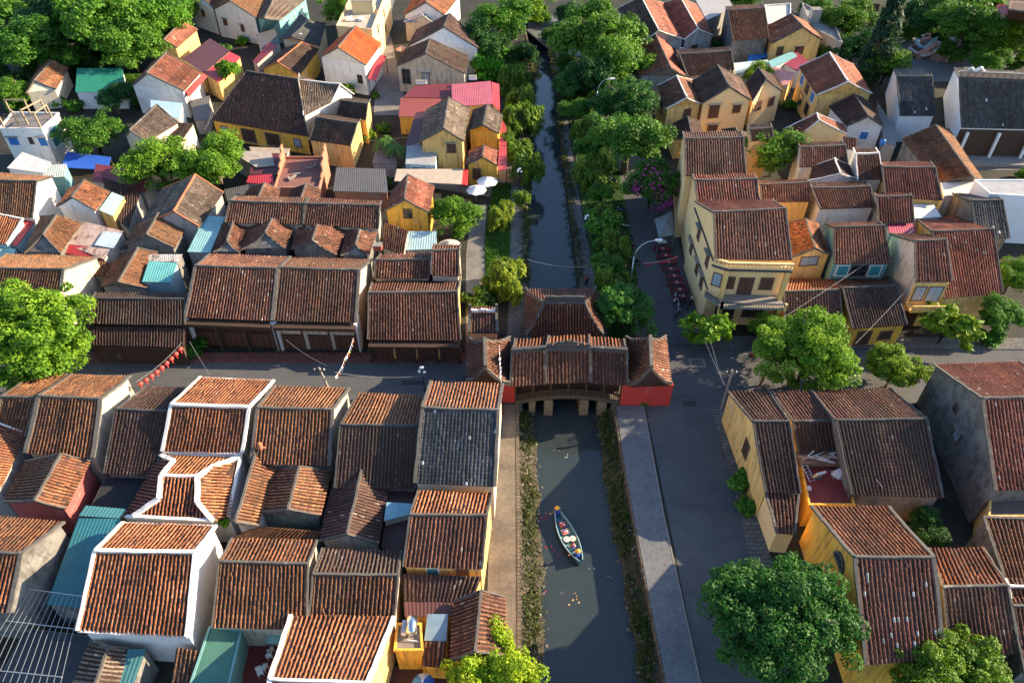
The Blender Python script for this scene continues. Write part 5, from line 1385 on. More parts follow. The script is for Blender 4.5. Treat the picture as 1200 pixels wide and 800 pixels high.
T_ = [
 ('huge bright leafy tree at the left edge above the street roofs', 34, 392, 72, 'big', (1.15,1.1,1)),
 ('feathery dark green tree beside the white modern house', 109, 155, 35, 'feather', (.8,.9,.8)),
 ('bright tree left of its twin above the dull brown gable', 184, 190, 40, 'bright', (1,1,1)),
 ('bright tree right of its twin above the dull brown gable', 250, 187, 42, 'bright', (1.05,1.05,1)),
 ('dark grove tree in the top left corner', 18, 48, 46, 'mid', (.8,.95,.9)),
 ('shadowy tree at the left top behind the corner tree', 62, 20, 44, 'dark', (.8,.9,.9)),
 ('tall leafy grove tree at the top with sunlit crown', 112, 22, 56, 'mid', (1.1,1.15,.9)),
 ('grove tree with banana leaves behind the green shed', 150, 52, 40, 'mid', (1.15,1.15,.9)),
 ('sunlit grove tree touching the pale red roofed house', 178, 22, 46, 'mid', (1.1,1.2,.8)),
 ('small grove tree left of the green shed', 76, 68, 24, 'mid', (.9,1,.9)),
 ('low tree growing over the little old house', 12, 108, 22, 'mid', (1.1,1.1,.8)),
 ('shaded tree between the green shed and the white house', 132, 112, 22, 'dark', (.9,1,1)),
 ('small round tree right of the little yellow garden house', 534, 251, 29, 'bright', (.85,.9,.9)),
 ('small leafy tree before the beige house with orange slope', 519, 84, 15, 'bright', (1,1,.9)),
 ('leafy treetop behind the cream terrace house', 395, 10, 19, 'bright', (1,1,.9)),
 ('small tree beside the red-orange roofed house', 408, 105, 10, 'bright', (1,1,.8)),
 ('large tree on the west canal bank at the top', 590, 22, 36, 'mid', (1,1.1,.8)),
 ('dark tree on the west canal bank below the top tree', 570, 45, 30, 'dark', (1,1.1,.9)),
 ('sunlit tree by the far canal bend', 618, 8, 26, 'bright', (1.1,1,.6)),
 ('large leafy tree over the canal road near the top', 700, 38, 54, 'mid', (1.1,1.05,.9)),
 ('broad tree beside the long street roof', 722, 66, 44, 'mid', (1.2,1.15,1)),
 ('shaded tree under the road lamp at the top', 684, 88, 36, 'dark', (1,1.05,.9)),
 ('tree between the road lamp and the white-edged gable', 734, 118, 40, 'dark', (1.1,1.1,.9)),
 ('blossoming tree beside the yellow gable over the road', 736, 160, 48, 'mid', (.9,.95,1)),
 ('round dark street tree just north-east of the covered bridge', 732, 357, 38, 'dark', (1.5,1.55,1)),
 ('large bright round tree on the street east of the corner building', 946, 411, 57, 'big', (1.2,1.12,1)),
 ('bright side tree joined to the large round street tree', 905, 388, 26, 'bright', (.95,1,1)),
 ('yellow-green round tree before the mouldy gabled house', 1050, 428, 35, 'yellow', (.62,.72,1.1)),
 ('young tree with orange tips by the kerb, right street side', 1112, 377, 33, 'frangi', (1.3,1.0,.8)),
 ('green tree at the right edge above the other', 1188, 322, 27, 'bright', (.75,.9,1)),
 ('green tree at the right edge beside the street', 1176, 370, 27, 'mid', (1,1.1,1)),
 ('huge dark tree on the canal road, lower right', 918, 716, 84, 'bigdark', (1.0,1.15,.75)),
 ('large bright tree at the bottom edge right', 1118, 800, 68, 'big', (.9,.85,.9)),
 ('very bright lime-green tree at the bottom edge by the path', 573, 790, 56, 'yellow', (1,1.02,.9)),
 ('round leafy tree behind the tall corner building', 911, 174, 37, 'mid', (1.25,1.2,1)),
 ('small round tree before the brown roof at the top right', 876, 50, 18, 'bright', (.9,.85,.8)),
 ('low tree below the small round tree', 887, 84, 17, 'bright', (1,.95,.8)),
 ('leafy tree at the top right with hanging yellow leaves', 996, 22, 34, 'mid', (1.1,1,.8)),
 ('tree left of the dark conifer', 1002, 52, 26, 'dark', (1,1.1,.9)),
 ('round tree in front of the conifer', 1040, 74, 26, 'mid', (1.1,1.1,.9)),
 ('dark tree right of the conifer', 1092, 14, 34, 'dark', (1,1,1)),
 ('large sunlit tree in the temple garden', 1135, 28, 44, 'mid', (.8,.85,.8)),
 ('yellow-green tree at the temple roof', 1180, 50, 30, 'bright', (1.1,.95,.7)),
 ('low green tree left of the temple roof', 1160, 68, 22, 'mid', (1,1.1,.8)),
 ('dark courtyard tree between the roofs, right side', 1088, 618, 25, 'dark', (.9,1,.9)),
 ('treetop at the top edge above the pale red roof', 214, 2, 30, 'mid', (1.1,1.15,.9)),
 ('tree at the top edge behind the brown roof', 870, -4, 20, 'mid', (1,1,.9)),
]
for lab, u, v, r, k, col in T_:
    tree(lab, u, v, r, k, col=col, h=(6.8 if k == 'bigdark' else None))
tree('tall narrow dark conifer at the top right', 1036, 46, 36, 'conifer', h=9, zr=1.0, name='conifer_tree', group=None)
B_ = [
 ('dark round bush behind the little gatehouse', 560, 350, 19, 'bush', (.75,.7,.7)),
 ('creeper bush spilling over the yellow canal-side wall', 868, 563, 17, 'bush', (.9,1.1,.9)),
 ('second bush at the foot of the yellow canal-side wall', 874, 592, 13, 'bush', (.8,1,.8)),
 ('clipped bright hedge block at the canal garden top', 573, 82, 22, 'bush', (1,1.5,.4)),
 ('long dark hedge above the bright hedge block', 566, 62, 26, 'bush', (.6,.9,.4)),
 ('dark shrub by the shop fronts left of the big houses', 228, 408, 15, 'bush', (.5,.7,.5)),
 ('banana clump beside the white modern house', 20, 118, 18, 'frangi', (.9,1,.7)),
 ('creeper on the red verandah roof', 268, 82, 15, 'bush', (1.3,1.3,.6)),
 ('shrub beside the yellow side wall of the courtyard', 428, 158, 12, 'bush', (1.4,1.1,.5)),
 ('plant against the restaurant awning', 452, 214, 9, 'bush', (1.1,1,.6)),
 ('shrub in front of the teal tin roof', 213, 270, 9, 'bush', (1,1,.7)),
 ('bush at the right street edge under the green trees', 1160, 395, 16, 'bush', (.9,1.1,.9)),
 ('pot plants on the small yellow balcony', 1084, 350, 7, 'bush', (1,1.2,.7)),
 ('shrub against the dull brown roof by the temple', 1070, 186, 9, 'bush', (1.1,1.2,.6)),
 ('lime-green creeper on the corner of the white right wall', 263, 612, 7, 'bush', (2,1.8,.4)),
 ('small plant growing at the red abutment wall', 755, 473, 4.5, 'bush', (.9,1.1,.8)),
]
for lab, u, v, r, k, col in B_:
    tree(lab, u, v, r, k, col=col, trunk=False, group='shrubs and creepers', name='shrub', cat='shrub', z0=(3.5 if ('balcony' in lab or 'creeper on' in lab) else 0))
U_ = [(45,72,27,'left of the little old house'), (100,70,22,'above the green shed'), (62,46,34,'in the dark middle of the grove'), (85,6,36,'at the top edge of the grove'), (152,14,34,'at the top edge beside the sunlit grove tree'), (4,92,24,'at the left edge of the grove'), (118,52,30,'behind the green shed'), (205,38,18,'behind the pale red roof'), (160,96,14,'beside the white house with brown roof'),
 (609,62,20,'overhanging the canal bend'), (604,88,18,'overhanging the canal below the bend'), (628,18,18,'by the far street'), (655,40,20,'beside the far road lamp'), (672,18,20,'left of the large road tree'), (660,98,14,'on the quay below the far lamp'),
 (1022,12,24,'behind the conifer'), (972,62,20,'beside the blue-shuttered house'), (1012,90,17,'in front of the conifer foot'), (986,88,15,'beside the small white house'), (1066,38,18,'between the conifer and the rockery'), (1122,62,20,'behind the rockery'), (1192,34,24,'at the right edge of the temple garden'), (1196,74,15,'at the temple ridge end'), (1152,8,26,'at the top of the temple garden'), (958,8,20,'at the top edge by the water tower'), (1060,84,10,'by the side hall of the temple'), (1104,40,18,'above the rockery')]
V_ = [(8,12,22,'in the very top left corner'),(32,2,20,'at the top edge left of the grove'),(62,118,11,'in front of the little old house'),(86,124,11,'beside the green shed wall'),(166,118,10,'below the white house with brown roof'),(232,96,7,'behind the dark hall'),(224,152,9,'beside the grey-brown gable'),(262,58,9,'beside the grey gabled house'),(284,48,8,'under the grey gabled house'),(440,112,6,'at the lane edge by the red awning'),(449,150,9,'by the papaya trees'),(408,186,9,'behind the brick shell'),(252,204,9,'under the two bright trees'),
 (886,132,9,'between the yellow gables'),(926,122,9,'below the blue-shuttered house'),(906,122,8,'beside the faded pink tin roof'),(1046,158,8,'beside the concrete slab roof'),(1014,162,7,'behind the brown lean-to'),(1112,168,9,'in front of the temple wall'),(1132,204,8,'at the foot of the dull brown roof'),(966,176,7,'behind the cream gable'),(960,60,10,'beside the yellow gabled house at the top'),(842,52,8,'behind the dark back roof'),(1200,205,10,'above the white wall block')]
for j, (u, v, r, w_) in enumerate(V_):
    tree('small green shrub ' + w_, u, v, r, 'bush', col=((.9, 1, .8), (.7, .85, .8), (1.2, 1.2, .7))[j % 3], trunk=False, group='shrubs between the houses', name='shrub', cat='shrub')
for j, (u, v, r, w_) in enumerate(U_):
    tree('low leafy thicket tree ' + w_, u, v, r, ('mid', 'dark', 'mid', 'bright')[j % 4], col=(.95, 1, .9), trunk=False, group='low thicket trees')
# willow-like canal shrubs
wl = [(612,135,22),(606,168,20),(620,192,18),(596,150,15),(612,228,11),(585,250,15),(594,245,12),(592,312,22),(598,335,16),(578,330,12),(610,110,18),(600,90,18),
      (676,98,18),(672,128,18),(682,150,18),(690,172,18),(696,200,20),(704,226,20),(710,250,18),(706,262,19),(722,285,24),(712,310,22),(722,325,19),(706,285,14),(690,120,16),(668,75,15)]
wlab = {0: 'weeping shrub nearest the pink blossom', 7: 'sunlit yellow weeping shrub on the lawn beside the canal'}
for i, (u, v, r) in enumerate(wl):
    side = 'west' if i < 12 else 'east'
    rank = sorted((k for k in range(len(wl)) if (k < 12) == (i < 12) and k != 7), key=lambda k: -wl[k][1])
    tree('%s shrub on the %s canal bank, %s one counting up from the bridge' % ('weeping' if i < 12 else ('weeping', 'rounded leafy', 'weeping', 'low bushy')[i % 4], side, ORD[rank.index(i)]) if i != 7 else wlab[7], u, v, r * (1.0 if i < 12 else (.95, 1.2, .8)[i % 3]), 'willow' if i < 12 else ('willow', 'mid', 'willow', 'bush')[i % 4], col=((1.5,1.3,.9) if i in (5, 6, 7, 8, 9) else (.85,.95,.8) if i >= 12 else (.9,1,.8)),
         group='weeping shrubs along the %s canal bank' % side if i != 7 else 'lawn shrubs', name='weeping_shrub' if i < 12 or i % 2 == 0 else 'leafy_shrub', cat='shrub', h=3.2 if r > 16 else 2.4)
# frangipani by the corner building, palms
tree('feathery young tree at the foot of the tall corner building', 826, 384, 29, 'frangi', col=(1.1,1.05,.7), name='leafy_tree')
# bougainvillea
def bougainvillea():
    root, p, r = tree('bougainvillea with magenta blossom hanging over the road wall', 766, 212, 36, 'mid', col=(.6,.75,.7), name='bougainvillea', cat='shrub', h=5.2, group=None)
    g = random.Random(5); m = MB()
    for i in range(420):
        c0 = g.choice(((-.55, -.55, .1), (.35, -.65, -.35), (0, -.75, .15), (-.2, -.5, .5), (.6, -.3, .1), (.15, -.5, -.4)))
        c = Vector(c0) + Vector((g.gauss(0, .13), g.gauss(0, .12), g.gauss(0, .12)))
        c = c.normalized() * g.uniform(.88, 1.04) * r; s = g.uniform(.10, .2)
        a = Vector((g.gauss(0, 1), g.gauss(0, 1), g.gauss(0, 1))).normalized(); b = a.cross(Vector((g.gauss(0, 1), g.gauss(0, 1), 1))).normalized()
        m.add((c - a * s, c + b * s, c + a * s, c - b * s), ((0, 1, 2, 3),))
    m.build('blossom', plain('magenta_petal', (.36, .03, .20), .7, 0, .3, 8), root, (0, 0, 5.2), fix=False)['kind'] = 'stuff'
bougainvillea()
def palm(label, u, v, h, spread):
    p = P(u, v, h); root = thing('papaya_tree' if spread < 2.5 else 'palm_tree', label, 'tree', (p.x, p.y, 0), 'palm-like trees')
    m = MB(); m.tube([(0, 0, -.2), (.1, 0, h * .5), (0, 0, h)], [.16, .12, .1], 7); m.build('trunk', M_TRUNK, root, smooth=True)
    g = random.Random(int(u)); 
    for i in range(14):
        a = 6.283 * i / 14 + g.uniform(-.2, .2); el = g.uniform(-.1, .7); L = spread * g.uniform(.8, 1.1); m = MB(); ns = 7
        pts = []
        for k in range(ns + 1):
            t = k / ns; pts.append(Vector((math.cos(a) * L * t, math.sin(a) * L * t, h + L * (el * t - 1.0 * t * t))))
        sd = Vector((-math.sin(a), math.cos(a), 0))
        for k in range(ns):
            w = L * .26 * math.sin(math.pi * (k + .8) / (ns + 1))
            c = pts[k].lerp(pts[k + 1], .5)
            for sg in (-1, 1):
                tip = c + sd * sg * w + (pts[k + 1] - pts[k]) * .8 - Vector((0, 0, w * .35))
                m.add((pts[k], pts[k + 1], tip), ((0, 1, 2),), (.06, .15, .02))
        o = m.build('frond', M_LEAF, root, fix=False)
palm('papaya tree with drooping leaves beside the courtyard, upper left', 452, 163, 4.5, 2.3)
palm('second papaya tree right of the first, upper left', 463, 172, 4.2, 2.0)
palm('small palm in front of the conifer', 1050, 52, 5, 2.4)
palm('banana palm in the grove behind the green shed', 140, 62, 4.5, 2.6)
palm('palm in the temple garden beside the hall roof', 1147, 62, 4.5, 2.2)

# low plants on the canal banks (nobody could count them)
def bank_plants(name, pts, n, seed, colr, zoff=.1, size=(.12, .3), edge=None):
    g = np.random.default_rng(seed); A = np.array(pts)
    V, C = [], []
    for i in range(n):
        b = A[g.integers(0, len(A))] + g.normal(0, .25, 3) * np.array((1, 1, 0)) 
        if g.random() > .35 + .65 * (math.sin(b[1] * .55 + seed) * .5 + .5): continue
        s = g.uniform(*size)
        for k in range(7):
            c = b + g.normal(0, s * .8, 3) * np.array((1, 1, .45)) + np.array((0, 0, zoff + s * .4))
            u = g.normal(size=3); u /= np.linalg.norm(u); v = np.cross(u, g.normal(size=3)); v /= np.linalg.norm(v)
            l = s * .55
            V += [c - u * l, c + v * l * .5, c + u * l, c - v * l * .5]
            C += [np.array(colr[g.integers(0, len(colr))]) * g.uniform(.7, 1.3)] * 4
    F = np.arange(len(V)).reshape(-1, 4)
    me = np_mesh(name, np.array(V), F, np.array(C)); o = link(name, me, M_LEAF); o['kind'] = 'stuff'
    return o
BANKC = ((.05,.075,.02), (.08,.11,.025), (.11,.10,.04), (.035,.06,.015))
bank_plants('bank_plants', [v for v in BANK_L if -1.5 < v[2] < -.6], 1700, 3, BANKC)
bank_plants('bank_plants', [v for v in BANK_R if -1.6 < v[2] < -.7], 2500, 4, ((.045,.085,.016), (.07,.125,.02), (.03,.055,.012)), size=(.10, .26))
def edge_pts(E, sx, y0, y1):
    return [(edge_x(E, y) + sx * rnd.uniform(-.15, .5), y, .0) for y in np.linspace(y0, y1, 160)]
YN, YB = P(620, 60, 0).y, P(620, 330, 0).y
bank_plants('quay_plants', edge_pts(LE, -1, YB, YN), 1500, 7, BANKC, .05, (.15, .45))
bank_plants('quay_plants', edge_pts(RE, 1, YB, YN), 1200, 8, BANKC, .05, (.12, .35))
def rubble():
    g = random.Random(8); m = MB()
    for vs, n in ((BANK_L, 420), (BANK_R, 320)):
        for i in range(n):
            v = g.choice(vs); s = g.uniform(.06, .22); k = g.uniform(.5, 1.4)
            m.box((v[0] + g.uniform(-.2, .2), v[1] + g.uniform(-.3, .3), v[2] + s * .3), (s * 1.3, s, s * .8), g.uniform(0, 3), g.uniform(-.4, .4), (.19 * k, .16 * k, .12 * k))
    m.build('bank_stones', tinted('rubble', .9, .3), None)['kind'] = 'stuff'
    m = MB()
    for i in range(28):
        v = g.choice([q for q in BANK_L if q[1] > BANK_L[-1][1] + 18]); c = g.choice(((.7,.7,.7), (.55,.08,.06), (.1,.25,.6), (.6,.5,.1), (.65,.6,.55), (.6,.3,.3)))
        m.box((v[0] + g.uniform(-.2, .3), v[1] + g.uniform(-.3, .3), v[2] + .1), (g.uniform(.08, .2), g.uniform(.08, .15), .06), g.uniform(0, 3), g.uniform(-.4, .4), c)
    m.build('bank_litter', tinted('litter', .6, .1), None)['kind'] = 'stuff'
rubble()
# grass on the lawn and the planting strip
def grass(name, poly_px, n, seed, cols):
    g = np.random.default_rng(seed); q = np.array([P(poly_px[i], poly_px[i + 1], .08)[:] for i in range(0, len(poly_px), 2)])
    tri = [(0, i, i + 1) for i in range(1, len(q) - 1)]; ar = np.array([np.linalg.norm(np.cross(q[b] - q[a], q[c] - q[a])) for a, b, c in tri]); ar /= ar.sum()
    V, C = [], []
    for t in g.choice(len(tri), n, p=ar):
        a, b, c = q[list(tri[t])]; r1, r2 = g.random(2)
        if r1 + r2 > 1: r1, r2 = 1 - r1, 1 - r2
        p = a + (b - a) * r1 + (c - a) * r2; d = g.normal(size=3) * .12; h = g.uniform(.12, .32); w = np.array((g.normal(), g.normal(), 0)) * .06
        V += [p - w, p + w, p + d + np.array((0, 0, h))]; C += [np.array(cols[g.integers(0, len(cols))])] * 3
    me = np_mesh(name, np.array(V), np.arange(len(V)).reshape(-1, 3), np.array(C)); link(name, me, M_LEAF)['kind'] = 'stuff'
grass('lawn_grass', (570,350, 596,350, 599,215, 578,215, 568,280), 7000, 1, ((.05,.14,.014), (.07,.17,.018), (.035,.10,.012)))
grass('strip_plants', (716,400, 742,400, 746,330, 733,250, 715,150, 676,150, 682,200, 690,250, 700,336), 9000, 2, ((.03,.08,.014), (.045,.10,.018), (.02,.055,.012)))

# ================================================================== street furniture
def street_lamp(label, u, v, hpx_top, arm=(1.0, 0)):
    """tall lamp with a curved arm: foot at (u, v)"""
    b = P(u, v, 0); h = 8.2
    root = thing('street_lamp', label, 'street lamp', b, 'tall road lamps along the canal road')
    m = MB(); m.tube([(0, 0, 0), (0, 0, h * .75)], [.11, .08], 8); m.build('pole', M_METAL, root, smooth=True)
    m = MB(); m.tube([(0, 0, 0), (0, 0, .5)], [.18, .16], 8); m.build('base', M_CONC, root)
    m = MB(); a = Vector((arm[0], arm[1], 0)).normalized(); L = math.hypot(*arm)
    pts = [Vector((0, 0, h * .75)), Vector((0, 0, h * .86)) + a * L * .1, Vector((0, 0, h * .95)) + a * L * .3, Vector((0, 0, h)) + a * L * .6, Vector((0, 0, h * 1.01)) + a * L]
    m.tube(pts, .065, 8); m.build('arm', M_METAL, root, smooth=True)
    m = MB(); m.box(pts[-1] + a * .35, (.9 if abs(a.x) > .5 else .34, .34 if abs(a.x) > .5 else .9, .18)); hd = m.build('lamp_head', M_WHITE, root)
    m = MB(); m.box(pts[-1] + a * .35 - Vector((0, 0, .11)), (.6, .26, .05)); m.build('lens', plain('lamp_lens', (.7, .7, .66), .3, 0, .05), hd)
street_lamp('tall road lamp nearest the covered bridge', 737, 345, 0, (2.6, .5))
street_lamp('tall road lamp in the middle of the canal road trees', 697, 145, 0, (2.2, .4))
street_lamp('tall road lamp at the far canal bend', 652, 75, 0, (2.0, .4))
def globe_lamp(label, u, v, h=3.4):
    b = P(u, v, 0); root = thing('globe_lamp', label, 'street lamp', b, 'short lamps with white globes')
    m = MB(); m.lathe((0, 0, 0), [(.16, 0), (.12, .3), (.06, .5), (.05, h)], 8); m.build('pole', M_BLACK, root)
    for i in range(4):
        a = 6.283 * i / 4 + .6; c = Vector((math.cos(a) * .42, math.sin(a) * .42, h - .05))
        if i == 0: c = Vector((0, 0, h + .3))
        m = MB(); m.tube([(0, 0, h - .3), c - Vector((0, 0, .15))], .03, 5); ar = m.build('arm', M_BLACK, root)
        m = MB(); m.lathe(c, [(.02, -.19), (.14, -.13), (.19, 0), (.14, .13), (.02, .19)], 8); m.build('globe', plain('globe_glass', (.8, .8, .78), .3, 0, .05), ar, smooth=True)
globe_lamp('globe lamp on the street beside the black slate roof', 498, 458)
globe_lamp('globe lamp on the west canal path by the parasols', 609, 222)
globe_lamp('globe lamp on the east canal path', 687, 278)
globe_lamp('globe lamp hidden among shrubs on the east bank', 674, 190)
def cable(label, pts, r=.016, sag=.6, mat=None, name='power_cable'):
    m = MB(); ps = []
    for (p, q) in zip(pts[:-1], pts[1:]):
        for i in range(11):
            t = i / 10; ps.append(p.lerp(q, t) - Vector((0, 0, sag * 4 * t * (1 - t))))
    off = ps[0]
    m.tube(ps, r, 5); o = m.build(name, mat or plain('cable_grey', (.30, .29, .27), .6), off=off); o.location = off
    tag(o, label, 'cable', 'cables strung over the streets')
cable('cable slanting over the right roofs down to the street', [P(1070, 270, 7.5), P(918, 372, 6.5)], sag=.3)
cable('cable crossing the dark roofs to the kerb tree', [P(1062, 340, 6), P(1003, 402, 5)], sag=.2)
cable('cable from the yellow canal-side wall up over the crossing', [P(850, 452, 6.5), P(826, 398, 8)], sag=.2)
cable('second cable from the yellow canal-side wall over the crossing', [P(848, 450, 6.4), P(833, 400, 8)], sag=.2)
cable('thin cable spanning the canal north of the bridge', [P(618, 304, 3.2), P(688, 312, 3.2)], sag=.5, r=.03)
cable('long sagging cable over the street from the pole to the globe lamp', [P(392, 436, 6.5), P(498, 440, 4)], sag=.5)
cable('cable from the shop row to the wooden pole', [P(335, 398, 4), P(383, 428, 6.6)], sag=.4)
cable('cable from the white roof corner to the shop row', [P(245, 438, 5.6), P(222, 400, 4.5)], sag=.2)
cable('cable across the wide brown roof bay', [P(987, 495, 7), P(1035, 572, 5)], sag=.3)
cable('bundle of cables over the dark hall and courtyard', [P(330, 172, 5), P(240, 152, 5.5), P(250, 120, 7)], sag=.5)
def pole(label, u, v, h, lean=(0, 0), mat=None):
    b = P(u, v, 0); root = thing('utility_pole', label, 'pole', b, 'utility poles along the street')
    m = MB(); m.tube([(0, 0, -.2), (lean[0], lean[1], h)], [.16, .12], 8); m.build('pole', mat or M_CONC, root)
    m = MB(); m.box((lean[0], lean[1], h - .4), (1.3, .12, .12)); m.build('crossarm', M_WOOD, root)
    for s in (-.5, 0, .5):
        m = MB(); m.lathe((lean[0] + s, lean[1], h - .34), [(.06, 0), (.08, .08), (.04, .2)], 6); m.build('insulator', M_WHITE, root)
pole('leaning concrete pole at the start of the flag string', 396, 478, 6.6, (-.9, -.3))
pole('rusty thin pole at the right street trees', 890, 452, 4.5, (.6, .2), plain('rust_metal', (.14, .055, .03), .8))
pole('pole with a box at the yellow canal-side corner', 845, 480, 6.2, (0, 0))

# string of red lanterns
M_LANT = plain('red_silk', (.62, .07, .05), .55, 0, .15, 5)
def lanterns():
    a, b = P(160, 447, 5.0), P(213, 401, 5.0)
    cable('string carrying the red lanterns across the street', [a, b], sag=.35, name='lantern_string')
    proto_ = None
    for i in range(9):
        t = (i + .35) / 9; p = a.lerp(b, t) - Vector((0, 0, .35 * 4 * t * (1 - t) + .1))
        lab = '%s red lantern on the street string, counting from the near roof end' % ORD[i]
        if proto_ is None:
            root = thing('red_lantern', lab, 'lantern', p, 'red lanterns on the street string')
            m = MB(); m.lathe((0, 0, -.42), [(.08, -.24), (.23, -.16), (.3, 0), (.23, .16), (.08, .24)], 10); m.build('lantern_body', M_LANT, root, smooth=True)
            m = MB(); m.lathe((0, 0, -.42), [(.13, .28), (.13, .36)], 8); m.build('cap', M_CAPD, root)
            m = MB(); m.lathe((0, 0, -.42), [(.05, -.30), (.07, -.62)], 6); m.build('tassel', M_LANT, root)
            proto_ = root
        else: copy_thing(proto_, p, 0, lab)
lanterns()
def flag_string(lab, pts, n, cols):
    off = pts[0]; root = thing('flag_string', lab, 'flags', off, 'little flag strings')
    ps = []
    for p, q in zip(pts[:-1], pts[1:]):
        for i in range(9): t = i / 8; ps.append(p.lerp(q, t) - Vector((0, 0, .3 * 4 * t * (1 - t))))
    m = MB(); m.tube(ps, .018, 4); m.build('string', M_WHITE, root, off=off)
    for i in range(n):
        f = (i + .5) / n * (len(ps) - 1); k = int(f); p = ps[k].lerp(ps[min(k + 1, len(ps) - 1)], f - k)
        m = MB(); m.box(p - Vector((0, 0, .2)), (.26, .04, .34), rnd.uniform(0, 3)); c = cols[i % len(cols)]
        m.build('flag', plain('flag_%.1f_%.1f_%.1f' % c, c, .8, 0, .1), root, off=off)
flag_string('string of coloured pennants over the street by the leaning pole', [P(393, 441, 6.2), P(404, 420, 5.6), P(414, 396, 5.0)], 14, ((.7,.7,.7), (.6,.1,.06), (.7,.5,.1), (.2,.35,.6)))
flag_string('string of white pennants over the west end of the bridge', [P(585, 404, 7), P(587, 446, 5.4)], 8, ((.75,.78,.8),))
flag_string('string of red pennants across the canal road', [P(754, 308, 4.5), P(794, 300, 4.5)], 14, ((.6,.04,.05),))
# parasols
def parasol(lab, u, v, r, col, h=2.9, seg=8, cols=None):
    p = P(u, v, h); root = thing('parasol', lab, 'parasol', (p.x, p.y, 0), 'garden parasols')
    m = MB(); m.tube([(0, 0, 0), (0, 0, h + .15)], .05, 6); m.build('pole', M_WOOD, root)
    for i in range(seg):
        a0, a1 = 6.283 * i / seg, 6.283 * (i + 1) / seg; m = MB(); am = (a0 + a1) / 2
        A, B = Vector((math.cos(a0) * r, math.sin(a0) * r, h - .75)), Vector((math.cos(a1) * r, math.sin(a1) * r, h - .75)); M = Vector((math.cos(am) * r * .95, math.sin(am) * r * .95, h - .68)); T = Vector((0, 0, h))
        m.add((T, A, M, B), ((0, 1, 2), (0, 2, 3)))
        c = (cols or [col])[i % len(cols or [col])]
        m.build('canopy_panel', plain('cloth_%.2f_%.2f_%.2f' % c, c, .85, 0, .12, 2), root)
    m = MB(); m.lathe((0, 0, h), [(.08, 0), (.05, .12), (.01, .25)], 6); m.build('finial', M_WHITE, root)
parasol('white parasol nearest the canal path', 571, 208, 1.7, (.72, .70, .66))
parasol('white parasol left of the one nearest the canal path', 558, 218, 1.6, (.72, .70, .66))
parasol('beige parasol behind the narrow canal garden roof', 526, 283, 1.7, (.50, .42, .33))
parasol('blue and white hexagonal parasol at the bottom edge', 495, 797, .95, (.05, .18, .5), 2.6, 6, [(.04, .14, .45), (.45, .55, .65), (.06, .22, .5)])
parasol('striped orange parasol in the northern lane', 471, 54, 1.4, (.6, .3, .15), 2.8, 8, [(.6, .25, .12), (.7, .6, .5)])
# market stall canopy on the canal road
def stall():
    q = [P(767, 257, 2.9), P(788, 247, 2.9), P(790, 275, 2.7), P(772, 279, 2.7)]; c = sum(q, Vector()) / 4; off = Vector((c.x, c.y, 0))
    root = thing('market_canopy', 'grey fabric canopy over a stall beside the tall yellow building', 'canopy', off)
    m = MB(); t = c + Vector((0, 0, .7))
    for i in range(4): m.add((q[i], q[(i + 1) % 4], t), ((0, 1, 2),))
    m.build('canopy', plain('grey_canvas', (.17, .19, .19), .85, 0, .2), root, off=off, fix=False)
    for p in q:
        m = MB(); m.bar((p.x, p.y, 0), p, .07, .07, (1, 0, 0)); m.build('post', M_METAL, root, off=off)
stall()
# dining tables and chairs along the tall building
def table(lab, p, rz, col):
    root = thing('dining_table', lab, 'table', p, 'low dining tables along the corner building', rz)
    m = MB(); m.box((0, 0, .74), (1.2, .8, .05)); m.build('tabletop', col, root)
    m = MB(); m.box((0, 0, .78), (.3, .45, .02)); m.build('runner', plain('table_mat', (.4, .33, .28), .8), root)
    for sx in (-1, 1):
        for sy in (-1, 1): m = MB(); m.bar((sx * .5, sy * .32, 0), (sx * .5, sy * .32, .72), .06, .06, (1, 0, 0)); m.build('leg', M_WOOD, root)
    return root
def chair(lab, p, rz, mat, group):
    root = thing('chair', lab, 'chair', p, group, rz)
    m = MB(); m.box((0, 0, .45), (.46, .46, .06)); m.build('seat', mat, root)
    m = MB(); m.box((0, .22, .75), (.46, .05, .55)); m.build('backrest', mat, root)
    for sx in (-1, 1):
        for sy in (-1, 1): m = MB(); m.bar((sx * .19, sy * .19, 0), (sx * .19, sy * .19, .44), .05, .05, (1, 0, 0)); m.build('leg', mat, root)
    return root
t0 = c0 = None
for i in range(8):
    t = i / 7; u, v = 776 + 23 * t, 296 + 56 * t; p = P(u, v, 0)
    lab = '%s red dining table along the corner building, counting from the market canopy' % ORD[i]
    if t0 is None: t0 = table(lab, p, .1, M_RED)
    else: copy_thing(t0, p, .1 + rnd.uniform(-.1, .1), lab)
    for dx in (-.95, .95):
        q = p + Vector((dx, rnd.uniform(-.2, .2), 0)); cl = 'small red chair at the %s of the %s dining table from the market canopy' % ('road side' if dx < 0 else 'wall side', ORD[i])
        if c0 is None: c0 = chair(cl, q, 0, M_RED, 'red chairs along the corner building')
        else: copy_thing(c0, q, math.copysign(1.57, -dx) + rnd.uniform(-.3, .3), cl)
wc = None
for i, (u, v) in enumerate(((322, 752), (318, 764), (317, 770), (311, 784), (306, 790), (332, 782))):
    p = P(u, v, .92); wl_ = 'white plastic chair on the red cafe terrace, %s counting from the back' % ORD[i] if i < 5 else 'white plastic chair standing apart at the right of the cafe terrace'
    if wc is None: wc = chair(wl_, p, .6, M_WHITE, 'white chairs on the cafe terrace')
    else: copy_thing(wc, p, rnd.uniform(0, 6), wl_)
p = P(775, 288, 0); tag(table('pale stall table under the grey canopy', p, 0, M_WHITE), 'pale stall table under the grey canopy', 'table')

